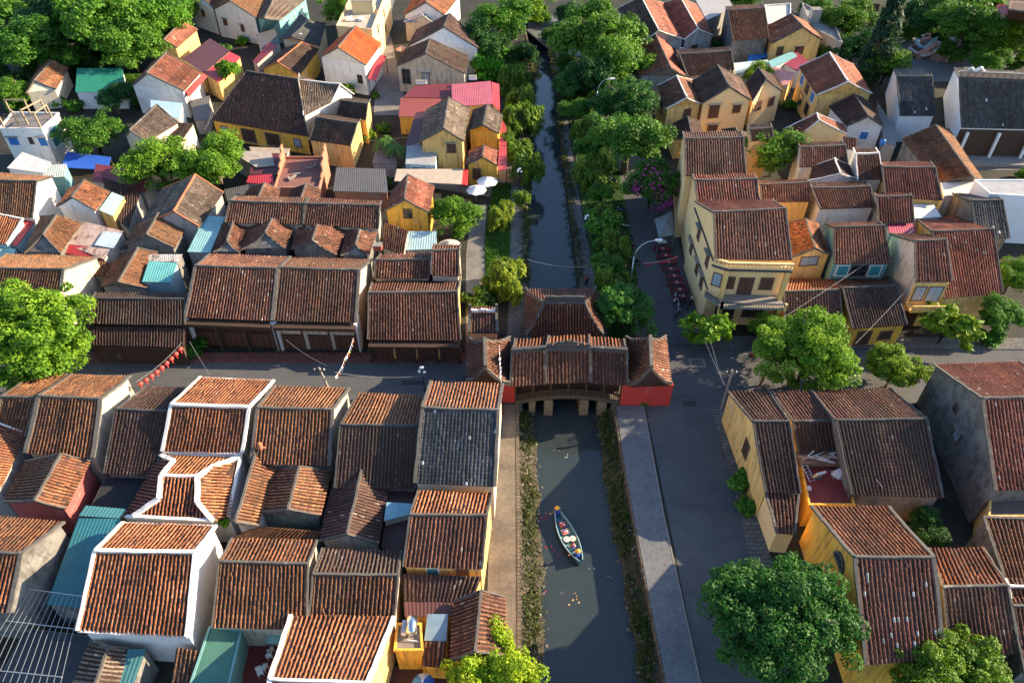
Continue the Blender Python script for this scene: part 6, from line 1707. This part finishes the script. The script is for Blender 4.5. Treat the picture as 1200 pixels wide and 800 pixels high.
# motorbikes
def motorbike(lab, p, rz, paint, group):
    root = thing('motorbike', lab, 'motorbike', p, group, rz)
    for y in (-.62, .62):
        m = MB(); pts = [(0, y + .27 * math.cos(6.283 * k / 12), .29 + .27 * math.sin(6.283 * k / 12)) for k in range(13)]
        m.tube(pts, .055, 6, cap=False); w = m.build('wheel', M_BLACK, root)
        m = MB(); m.tube([(-.05, y, .29), (.05, y, .29)], .1, 8); m.build('hub', M_METAL, w)
    m = MB(); m.tube([(0, -.75, .62), (0, -.3, .58), (0, .05, .42), (0, .35, .5), (0, .48, .85)], [.10, .17, .14, .13, .09], 8); m.build('body', paint, root, smooth=True)
    m = MB(); m.tube([(0, -.72, .74), (0, -.3, .76), (0, .02, .70)], [.09, .14, .09], 7); m.build('seat', M_BLACK, root, smooth=True)
    m = MB(); m.tube([(0, .62, .29), (0, .45, .98)], .035, 6); m.build('fork', M_METAL, root)
    m = MB(); m.tube([(-.33, .36, 1.02), (0, .46, .98), (.33, .36, 1.02)], .028, 6); m.build('handlebar', M_BLACK, root)
    m = MB(); m.lathe((0, .56, .86), [(.02, -.09), (.1, 0), (.02, .09)], 8); m.build('headlight', M_WHITE, root)
    return root
PAINTS = [plain('paint_blue', (.04, .09, .16), .3), plain('paint_black', (.02, .02, .022), .3), plain('paint_red', (.25, .02, .02), .3), plain('paint_silver', (.5, .5, .52), .3)]
mb_spots = [(728, 249, 'dark blue motorbike, farthest in the row parked under the canal trees', 0), (730, 258, 'black motorbike second from the far end of the parked row', 1), (732, 267, 'silver motorbike in the middle of the parked row under the trees', 3),
            (735, 280, 'black motorbike fourth in the parked row under the trees', 1), (738, 292, 'red motorbike fifth in the parked row under the trees', 2), (743, 309, 'dark motorbike parked right beside the road lamp', 1),
            (718, 214, 'motorbike parked alone by the blossom bush', 0)]
for u, v, lab, k in mb_spots: motorbike(lab, P(u, v, 0), rnd.uniform(.9, 1.4), PAINTS[k], 'motorbikes parked along the canal road')
for i, (u, v) in enumerate(((792, 352), (797, 355), (803, 353), (795, 363), (806, 360), (792, 372))):
    motorbike(['silver motorbike at the back left of the corner cluster', 'black motorbike at the back of the corner cluster', 'red motorbike at the back right of the corner cluster', 'silver motorbike in the middle of the corner cluster', 'black motorbike at the right of the corner cluster', 'dark blue motorbike nearest the camera in the corner cluster'][i],
              P(u, v, 0), rnd.uniform(-.5, .5), PAINTS[(3, 1, 2, 3, 1, 0)[i]], 'motorbikes clustered at the building corner')
motorbike('white motorbike passing on the right street behind the round tree', P(1002, 436, 0), 1.5, PAINTS[3], None)

# ================================================================== people
M_SKIN = plain('skin', (.42, .24, .16), .6, 0, .08)
def skin_obj(name, verts, edges, radii, mat, parent, root_i=0, lev=1):
    me = bpy.data.meshes.new(name); me.from_pydata(verts, edges, [])
    o = link(name, me, mat, parent)
    sm = o.modifiers.new('skin', 'SKIN'); sm.use_smooth_shade = True
    for i, r in enumerate(radii): me.skin_vertices[0].data[i].radius = (r, r) if not isinstance(r, tuple) else r
    me.skin_vertices[0].data[root_i].use_root = True
    s = o.modifiers.new('sub', 'SUBSURF'); s.levels = lev; s.render_levels = lev
    return o
def person(lab, p, rz, pose, shirt, pants, hat=None, group=None):
    root = thing('person', lab, 'person', p, group, rz)
    if pose == 'stand':
        V = [(0,0,.95),(0,.01,1.2),(0,0,1.42),(0,.01,1.53),(0,.02,1.64),(0,.01,1.72), (.19,0,1.40),(.25,.02,1.12),(.26,.12,.88),(.265,.15,.78), (-.19,0,1.40),(-.25,-.02,1.12),(-.25,.05,.87),(-.25,.08,.77),
             (.10,0,.90),(.11,.06,.48),(.11,.0,.08),(.11,.13,.04), (-.10,0,.90),(-.11,-.04,.48),(-.11,-.12,.08),(-.11,.02,.04)]
    else:   # seated, paddling or riding: forward is +y
        V = [(0,0,.50),(0,.05,.78),(0,.10,1.0),(0,.13,1.10),(0,.15,1.20),(0,.15,1.28), (.19,.10,.98),(.27,.28,.78),(.20,.48,.70),(.17,.55,.69), (-.19,.10,.98),(-.27,.28,.78),(-.20,.48,.70),(-.17,.55,.69),
             (.10,.03,.48),(.15,.42,.46),(.15,.40,.10),(.15,.52,.05), (-.10,.03,.48),(-.15,.42,.46),(-.15,.40,.10),(-.15,.52,.05)]
    E = [(0,1),(1,2),(2,3),(3,4),(4,5),(2,6),(6,7),(7,8),(8,9),(2,10),(10,11),(11,12),(12,13),(0,14),(14,15),(15,16),(16,17),(0,18),(18,19),(19,20),(20,21)]
    Rr = [.13,.13,.14,.055,.10,.085,.06,.045,.035,.04,.06,.045,.035,.04,.085,.06,.042,.04,.085,.06,.042,.04]
    skin_obj('body', V, E, Rr, M_SKIN, root, lev=2)
    sub = [0,1,2,6,7,10,11]; idx = {s: i for i, s in enumerate(sub)}
    skin_obj('shirt', [V[s] for s in sub], [(idx[a], idx[b]) for a, b in E if a in idx and b in idx], [.155,.16,.165,.085,.07,.085,.07], shirt, root)
    sub = [0,14,15,16,18,19,20]; idx = {s: i for i, s in enumerate(sub)}
    skin_obj('trousers', [V[s] for s in sub], [(idx[a], idx[b]) for a, b in E if a in idx and b in idx], [.16,.11,.085,.065,.11,.085,.065], pants, root)
    hd = Vector(V[4])
    m = MB(); m.lathe(hd + Vector((0, -.015, 0)), [(.09, .02), (.115, .06), (.10, .12), (.05, .155), (.005, .165)], 9); m.build('hair', plain('black_hair', (.02, .016, .014), .6), root, smooth=True)
    if hat:
        m = MB(); m.lathe(hd + Vector((0, 0, .03)), [(.27, 0), (.16, .1), (.06, .2), (.005, .24)], 12); m.build('hat', hat, root, smooth=True)
    return root
C_BLUE = plain('cloth_blue', (.03, .06, .32), .85); C_DARK = plain('cloth_dark', (.03, .03, .04), .85); C_WHT = plain('cloth_white', (.6, .6, .6), .85); C_REDS = plain('cloth_red', (.5, .03, .03), .85)
M_STRAW = plain('yellow_straw', (.75, .42, .05), .8, 0, .2, 12)
person('person in a red top standing on the east canal path', P(687, 335, 0), .3, 'stand', C_REDS, C_DARK)
person('person in white standing at the garden path end', P(564, 341, 0), 2, 'stand', C_WHT, C_DARK)
person('person in white beside the cluster of motorbikes', P(809, 357, 0), 1, 'stand', C_WHT, C_DARK)
person('person in white left of the cluster of motorbikes', P(789, 360, 0), 1, 'stand', C_WHT, C_DARK)
person('person in pink sitting at the road lamp', P(733, 318, 0), 1, 'sit', plain('cloth_pink', (.5, .22, .25), .85), C_DARK)
# cyclist in red
def cyclist():
    p = P(878, 424, 0)
    person('cyclist in a red shirt and pale hat crossing the street', p + Vector((0, 0, .42)), -1.57, 'sit', C_REDS, C_DARK, plain('pale_straw', (.7, .66, .58), .8))
    root = thing('bicycle', 'bicycle ridden by the person in the red shirt', 'bicycle', p, None, -1.57)
    for y in (-.5, .55):
        m = MB(); m.tube([(0, y + .33 * math.cos(6.283 * k / 14), .34 + .33 * math.sin(6.283 * k / 14)) for k in range(15)], .025, 5, cap=False); m.build('wheel', M_BLACK, root)
    m = MB()
    for a, b in (((0,-.5,.34),(0,-.05,.34)),((0,-.05,.34),(0,-.2,.85)),((0,-.2,.8),(0,.4,.8)),((0,-.05,.34),(0,.4,.75)),((0,.55,.34),(0,.38,.95)),((0,-.5,.34),(0,-.2,.8))): m.tube([a, b], .022, 5)
    m.build('frame', M_METAL, root)
    m = MB(); m.box((0, -.22, .9), (.16, .26, .06)); m.build('saddle', M_BLACK, root)
    m = MB(); m.tube([(-.28, .3, 1.0), (0, .4, .97), (.28, .3, 1.0)], .02, 5); m.build('handlebar', M_METAL, root)
cyclist()

# ================================================================== boat
def boat():
    a, b = P(652, 603, WZ), P(680, 662, WZ)          # bow (upper), stern (lower)
    d = b - a; L = d.length; c = (a + b) / 2; rz = math.atan2(d.y, d.x) - math.pi / 2
    root = thing('rowing_boat', 'blue-green wooden rowing boat carrying trays on the canal', 'boat', (c.x, c.y, WZ), None, rz)
    M_BOAT = plain('boat_teal', (.03, .11, .17), .65, 0, .55, 5); M_BIN = plain('boat_inside', (.10, .22, .22), .7, 0, .4, 4)
    n = 16; vs, fs, vi = [], [], []
    for i in range(n + 1):
        t = i / n; y = -L / 2 + L * t; w = 1.02 * (math.sin(math.pi * (.04 + .92 * t)) ** .75); up = .5 + .35 * abs(2 * t - 1) ** 2.5
        for (k, z) in ((-1, up), (-.8, .12), (-.35, -.18), (.35, -.18), (.8, .12), (1, up)): vs.append((k * w * .8, y, z))
        for (k, z) in ((-.9, up - .03), (-.7, .2), (.7, .2), (.9, up - .03)): vi.append((k * w * .8, y * .96, z))
    fi = []
    for i in range(n):
        for k in range(5): fs.append((i * 6 + k, i * 6 + k + 1, i * 6 + 7 + k, i * 6 + 6 + k))
        for k in range(3): fi.append((i * 4 + k, i * 4 + k + 1, i * 4 + 5 + k, i * 4 + 4 + k))
    fs += [(0,1,2,3,4,5), tuple(n * 6 + k for k in range(6))]
    m = MB(); m.add(vs, fs); m.build('hull', M_BOAT, root, smooth=False)
    m = MB(); m.add(vi, fi); m.build('inner_hull', M_BIN, root, fix=False)
    for s in (0, 5):
        m = MB(); m.tube([Vector(vs[i * 6 + s]) + Vector((0, 0, .02)) for i in range(n + 1)], .06, 5); m.build('gunwale', plain('boat_rim', (.20, .31, .35), .65, 0, .4, 6), root)
    for t in (.17, .3, .52, .72, .8):
        w = 1.0 * (math.sin(math.pi * (.04 + .92 * t)) ** .75) * .78; m = MB(); m.box((0, -L / 2 + L * t, .42), (w * 2, .22, .06)); m.build('thwart', M_BOAT, root)
    M = Matrix.Rotation(rz, 3, 'Z'); base = Vector((c.x, c.y, WZ))
    w2 = lambda x, t, z: base + M @ Vector((x, -L / 2 + L * t, z))
    for lab, t, x, sz, col, items in (('tray with red and white goods near the bow of the boat', .26, 0, (.62, .6), (.45, .10, .07), 5), ('tray with purple and red goods amidships', .40, .05, (.75, .6), (.5, .3, .22), 6), ('tray with brown bundles toward the stern of the boat', .68, .0, (.6, .4), (.22, .15, .1), 4)):
        o = w2(x, t, .45); r2 = thing('goods_tray', lab, 'tray', o, 'trays in the rowing boat', rz)
        m = MB(); m.box((0, 0, .05), (sz[0], sz[1], .06)); m.build('tray', plain('tray_%.2f' % col[0], col, .8), r2)
        for k in range(items):
            m = MB(); m.lathe((rnd.uniform(-.22, .22), rnd.uniform(-.2, .2), .1), [(.1, 0), (.11, .08), (.02, .14)], 7); m.build('lantern_cup', plain(('cup_red', 'cup_white', 'cup_purple')[k % 3], ((.6, .05, .05), (.7, .68, .62), (.15, .06, .4))[k % 3], .7), r2)
    for lab, t, x, col in (('round pale basket in the boat', .57, -.28, (.62, .5, .36)), ('square pale box in the boat beside the basket', .55, .28, (.66, .56, .46))):
        o = w2(x, t, .45)
        r2 = thing('basket' if 'basket' in lab else 'goods_box', lab, 'basket' if 'basket' in lab else 'box', o, None, rz)
        m = MB()
        if 'basket' in lab: m.lathe((0, 0, 0), [(.24, 0), (.33, .16), (.31, .17), (.22, .06), (.01, .05)], 12)
        else: m.box((0, 0, .1), (.5, .5, .2))
        m.build('side', plain('weave_%.2f' % col[0], col, .9, 0, .3, 14), r2)
        m = MB(); m.lathe((0, 0, .12), [(.16, 0), (.12, .08), (.01, .12)], 8); m.build('contents', plain('rice_cloth', (.72, .68, .6), .9), r2)
    q = w2(0, .045, .1); person('paddler in blue with yellow hat at the bow of the boat', q, rz + math.pi, 'sit', C_BLUE, C_BLUE, M_STRAW)
    q2 = w2(0, .90, .1); person('paddler in blue with yellow hat at the stern of the boat', q2, rz + math.pi, 'sit', plain('cloth_bright_blue', (.04, .12, .45), .85), C_BLUE, M_STRAW)
    for lab, t, s in (('wooden paddle held across the bow of the boat', .0, 1), ('wooden paddle at the stern of the boat', .86, -1)):
        o = w2(0, t, .78); r3 = thing('paddle', lab, 'paddle', o, None, rz)
        m = MB(); m.tube([(-.5, -.05 * s, .1), (.6, .1 * s, -.05)], .022, 6); m.build('shaft', plain('paddle_wood', (.4, .2, .1), .7), r3)
        m = MB(); m.box((.72, .11 * s, -.07), (.3, .12, .03)); m.build('blade', plain('paddle_wood', (.4, .2, .1), .7), r3)
boat()
# floating leaves and litter on the water
def floaters():
    g = random.Random(3); m = MB()
    for (u, v, c, s) in ((671, 706, (.6,.4,.2), .3), (674, 700, (.6,.35,.15), .2), (640, 642, (.45,.03,.06), .35), (655, 646, (.3,.03,.06), .3), (664, 535, (.7,.72,.7), .18), (652, 527, (.6,.5,.3), .14), (691, 665, (.6,.6,.6), .2), (713, 674, (.5,.55,.5), .14), (658, 695, (.4,.4,.4), .12), (664, 314, (.55,.25,.2), .3), (636, 605, (.5,.04,.05), .4), (633, 600, (.5,.04,.05), .3)):
        p = P(u, v, WZ + .02)
        for k in range(3): m.box(p + Vector((g.gauss(0, s), g.gauss(0, s * .7), 0)), (s * .6, s * .4, .03), g.uniform(0, 3), 0, c)
    for i in range(25):
        p = P(g.uniform(640, 735), g.uniform(500, 800), WZ + .015)
        if edge_x(WL, p.y) + .3 < p.x < edge_x(WR, p.y) - .3: m.box(p, (g.uniform(.03, .1), .05, .02), g.uniform(0, 3), 0, (.3, .28, .2))
    m.build('floating_litter', tinted('litter', .6, .1), None)['kind'] = 'stuff'
floaters()

# ================================================================== odds and ends on the roofs
def water_tank():
    p = P(483, 735, 4.2); root = thing('water_tank', 'horizontal steel water tank on the small roof terrace', 'water tank', p, None, 0)
    m = MB(); m.tube([(0, -.75, .35), (0, -.65, .35), (0, .65, .35), (0, .75, .35)], [.2, .42, .42, .2], 16); m.build('tank', M_STEEL, root, smooth=True)
    for y in (-.45, .45): m = MB(); m.box((0, y, -.15), (.8, .1, .5)); m.build('stand', M_METAL, root)
    m = MB(); m.tube([(-.1, -.7, .1), (-.3, -.9, -.2), (.5, -1.0, -.25)], .04, 5); m.build('pipe', M_WHITE, root)
    p = P(474, 737, 4.0); r2 = thing('solar_heater', 'white slim heater box beside the steel tank', 'heater', p)
    m = MB(); m.box((0, 0, .25), (.35, 1.1, .5)); m.build('casing', M_WHITE, r2); m = MB(); m.box((0, 0, .55), (.3, 1.0, .06)); m.build('lid', M_METAL, r2)
water_tank()
def pergola():
    A, B, C, D = P(30, 690, 4.6), P(98, 699, 4.6), P(70, 805, 4.4), P(-30, 795, 4.4)
    off = Vector((A.x, C.y, 0)); root = thing('pergola_grid', 'white metal grid frame over the sunken yard, bottom left', 'grid frame', off)
    for i in range(13):
        t = i / 12; m = MB(); m.tube([A.lerp(B, t), A.lerp(B, t).lerp(D.lerp(C, t), .5) + Vector((0, 0, .25)), D.lerp(C, t)], .022, 5); m.build('bar', M_METAL, root, off=off)
    for s in (0, .38, .9):
        m = MB(); m.tube([A.lerp(D, s) + Vector((0, 0, .1)), B.lerp(C, s) + Vector((0, 0, .1))], .04, 6); m.build('rail', M_METAL, root, off=off)
    for p in (A, B, C, D): m = MB(); m.bar((p.x, p.y, 0), p, .08, .08, (1, 0, 0)); m.build('post', M_METAL, root, off=off)
pergola()
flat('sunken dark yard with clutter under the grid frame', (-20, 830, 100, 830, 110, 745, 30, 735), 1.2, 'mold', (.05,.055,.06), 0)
def roof_frame():
    root = thing('rooftop_scaffold', 'raw timber frame standing on the white modern house terrace', 'frame', P(40, 140, 7.0))
    off = root.location.copy()
    for u, v in ((5, 150), (22, 147), (33, 146), (48, 150), (14, 134), (36, 134), (55, 134), (62, 140)):
        b = P(u, v, 7.0); m = MB(); m.bar(b, b + Vector((rnd.uniform(-.3, .1), 0, 2.6)), .22, .22, (1, 0, 0)); m.build('post', plain('raw_timber', (.30, .22, .14), .85, 0, .4, 5), root, off=off)
    for (u0, v0, u1, v1) in ((33, 146, 55, 134), (48, 150, 62, 140), (14, 134, 36, 134)):
        m = MB(); m.bar(P(u0, v0, 7) + Vector((0, 0, 2.5)), P(u1, v1, 7) + Vector((0, 0, 2.5)), .16, .2); m.build('beam', plain('raw_timber', (.30, .22, .14), .85), root, off=off)
roof_frame()
def terrace_clutter():
    z = 3.45
    for lab, u, v, sz, col, nm in (('white cloth-covered pile on the red roof terrace', 983, 556, (1.6, 1.1, .7), (.66, .68, .72), 'covered_pile'), ('white panel leaning on the red roof terrace', 958, 560, (1.0, .2, 1.1), (.6, .56, .5), 'leaning_panel'),
                                    ('round white pot on the red roof terrace', 993, 571, (.5, .5, .5), (.7, .68, .66), 'pot'), ('small grey pot at the front of the red terrace', 947, 574, (.4, .4, .35), (.4, .42, .45), 'pot')):
        p = P(u, v, z); root = thing(nm, lab, nm.replace('_', ' '), p)
        m = MB()
        if nm == 'pot': m.lathe((0, 0, 0), [(.16, 0), (.27, .25), (.22, .4), (.16, .38)], 10)
        elif nm == 'covered_pile':
            g = random.Random(2)
            bm_ = [Vector((math.cos(a) * sz[0] * .5 * g.uniform(.8, 1.1), math.sin(a) * sz[1] * .5 * g.uniform(.8, 1.1), 0)) for a in [i * .628 for i in range(10)]]
            tp = [p_ * .55 + Vector((g.uniform(-.1, .1), 0, sz[2] * g.uniform(.7, 1))) for p_ in bm_]
            m.add(bm_ + tp, [(i, (i + 1) % 10, 10 + (i + 1) % 10, 10 + i) for i in range(10)] + [tuple(range(10, 20))])
        else: m.box((0, 0, sz[2] / 2), sz, .3, .35)
        m.build('bulk', plain('clutter_%.2f' % col[0], col, .8, 0, .2, 4), root)
        m = MB(); m.box((0, 0, .03), (sz[0] * .9, sz[1] * .9, .06)); m.build('base', M_CONC, root)
    p = P(960, 540, 3.6); root = thing('timber_pile', 'pile of white and brown planks at the back of the roof terrace', 'planks', p)
    m = MB(); m.box((0, 0, .3), (4.4, 1.5, .5)); m.build('crate', plain('crate_wood', (.22, .14, .10), .85), root)
    for i in range(16):
        m = MB(); m.box((rnd.uniform(-1.8, 1.8), rnd.uniform(-.5, .5), .62 + rnd.uniform(0, .3)), (rnd.uniform(1.0, 2.0), .1, .07), rnd.uniform(-.7, .7), rnd.uniform(-.2, .2)); m.build('plank', plain(('plank_white', 'plank_tan')[i % 3 == 0], ((.66, .64, .62), (.42, .28, .18))[i % 3 == 0], .8), root)
    p = P(945, 556, 3.4); root = thing('ladder', 'grey ladder lying at the left of the roof terrace', 'ladder', p, None, .25)
    for x in (-.25, .25): m = MB(); m.bar((x, -1, .2), (x, 1, .7), .06, .06, (1, 0, 0)); m.build('rail', M_METAL, root)
    for i in range(7): m = MB(); t = i / 6; m.bar((-.25, -.9 + 1.8 * t, .22 + .46 * t), (.25, -.9 + 1.8 * t, .22 + .46 * t), .04, .04); m.build('rung', M_METAL, root)
terrace_clutter()
def ac_unit(lab, u, v, z):
    p = P(u, v, z); root = thing('air_conditioner', lab, 'air conditioner', p, 'air conditioner boxes')
    m = MB(); m.box((0, 0, 0), (.9, .4, .65)); m.build('casing', M_WHITE, root)
    m = MB(); m.tube([(.1, -.2, 0), (.1, -.23, 0)], .24, 12); m.build('fan_grille', M_BLACK, root)
ac_unit('air conditioner on the cream right wall, left edge', 54, 241, 3.2)
ac_unit('air conditioner beside the white-edged gable at the top', 799, 58, 4.0)
def roof_box(lab, u, v, z, size, col, nm, cat):
    p = P(u, v, z); root = thing(nm, lab, cat, p)
    m = MB(); m.box((0, 0, size[2] / 2), size); m.build('box', plain('box_%.2f_%.2f' % (col[0], col[2]), col, .7, 0, .2), root)
    m = MB(); m.box((0, 0, size[2] + .04), (size[0] * 1.08, size[1] * 1.08, .08)); m.build('lid', M_CONC, root)
roof_box('white box on the ridge of the pink corrugated roof', 554, 93, 5.4, (1.4, .8, .6), (.7,.72,.72), 'roof_box', 'box')
roof_box('white box on the maroon roof behind the balcony house', 494, 98, 4.5, (2.0, .7, .5), (.72,.72,.72), 'roof_box', 'box')
roof_box('red cabinet at the end of the middle gables', 443, 292, 5.2, (1.1, .9, .7), (.42,.09,.06), 'chimney_box', 'chimney')
roof_box('concrete water tower on the grey flat roof at the top', 953, 25, 5.4, (2.0, 2.0, 2.6), (.42,.38,.32), 'water_tower', 'water tower')
roof_box('yellow penthouse block on the cream terrace house', 427, 14, 8.0, (4.5, 3.0, 2.6), (.6,.46,.24), 'penthouse', 'penthouse')
p = P(392, 24, 8.2); root = thing('laundry_pile', 'crumpled white sheets on the cream roof terrace', 'sheets', P(416, 24, 8.05))
for i in range(7):
    m = MB(); m.box((rnd.uniform(-1.6, 1.6), rnd.uniform(-.7, .7), .2 + rnd.uniform(0, .2)), (1.1, .7, .25), rnd.uniform(0, 3), rnd.uniform(-.3, .3)); m.build('sheet', M_WHITE, root)
p = P(133, 256, 0)
m = MB(); root = thing('manhole_grate', 'square drain grate in the street at the crossing', 'drain', P(817, 425, .012))
m.box((0, 0, .01), (1.9, 1.5, .03)); m.build('frame', M_CONC, root)
for i in range(8): m = MB(); m.box((-.62 + i * .18, 0, .035), (.08, 1.1, .03)); m.build('bar', M_BLACK, root)
for u, v, lab in ((1033, 170, 'blue plastic barrel beside the small white house'), (222, 262, 'white water drum beside the long teal tin roof')):
    r_ = thing('barrel', lab, 'barrel', P(u, v, 3.4)); m = MB(); m.lathe((0, 0, 0), [(.38, 0), (.45, .2), (.45, .8), (.36, 1.0)], 12); m.build('drum', plain('drum_blue' if 'blue' in lab else 'drum_white', (.02, .16, .5) if 'blue' in lab else (.6, .6, .6), .4), r_, smooth=True)
    m = MB(); m.lathe((0, 0, 1.0), [(.2, 0), (.18, .08)], 10); m.build('lid', M_BLACK, r_)
# clay figure on the roof ridge, dragon rock garden
def roof_figure():
    p = P(307, 529, 5.0); root = thing('roof_ornament', 'terracotta figure ornament standing on the street house roof', 'ornament', p)
    m = MB(); m.lathe((0, 0, 0), [(.3, 0), (.22, .3), (.3, .6), (.16, .85), (.24, 1.05), (.18, 1.25), (.02, 1.4)], 9); m.build('figure', M_CAPO, root, smooth=True)
    for s in (-1, 1): m = MB(); m.tube([(s * .22, 0, .65), (s * .48, 0, .55), (s * .42, 0, .3)], [.1, .09, .07], 6); m.build('arm', M_CAPO, root)
roof_figure()
def rockery():
    p = P(1082, 66, 0); root = thing('dragon_rockery', 'tangled rock and dragon sculpture in the temple garden', 'sculpture', p)
    g = random.Random(4)
    for k in range(5):
        m = MB(); a0 = g.uniform(0, 6); pts = []
        for i in range(22):
            t = i / 21; pts.append((math.cos(a0 + t * 7) * (3.5 - 2.0 * t) + g.uniform(-.3, .3), math.sin(a0 + t * 7) * (2.4 - 1.2 * t), .6 + t * 3.2 + .7 * math.sin(t * 15)))
        m.tube(pts, [.12 + .3 * math.sin(math.pi * (i + .5) / 22) for i in range(22)], 7)
        m.build('dragon_coil', plain(('coil_pink', 'coil_grey', 'coil_teal')[k % 3], ((.42, .22, .18), (.38, .38, .38), (.12, .24, .28))[k % 3], .7, 0, .5, 4), root, smooth=True)
    for k in range(14):
        m = MB(); m.box((g.uniform(-4, 4), g.uniform(-3, 3), .5), (g.uniform(.7, 1.6), g.uniform(.6, 1.3), g.uniform(.8, 1.8)), g.uniform(0, 3), g.uniform(-.3, .3)); m.build('rock', plain('rock_brown', (.25, .17, .13), .9, 0, .5, 2), root)
rockery()
sheet('temple_court', px(1050, 96, 1190, 96, 1190, 44, 1044, 44), M_PROM, .02)
sheet('temple_court', px(1100, 200, 1290, 200, 1290, 150, 1100, 150), M_COBBLE, .024)

bpy.context.view_layer.update()
for q in REPORT:
    if min(q[3]) < 12 or max(q[3]) > 45: print('PITCH', q)
print('objects', len(bpy.data.objects), 'polys', sum(len(o.data.polygons) for o in bpy.data.objects if o.type == 'MESH'))
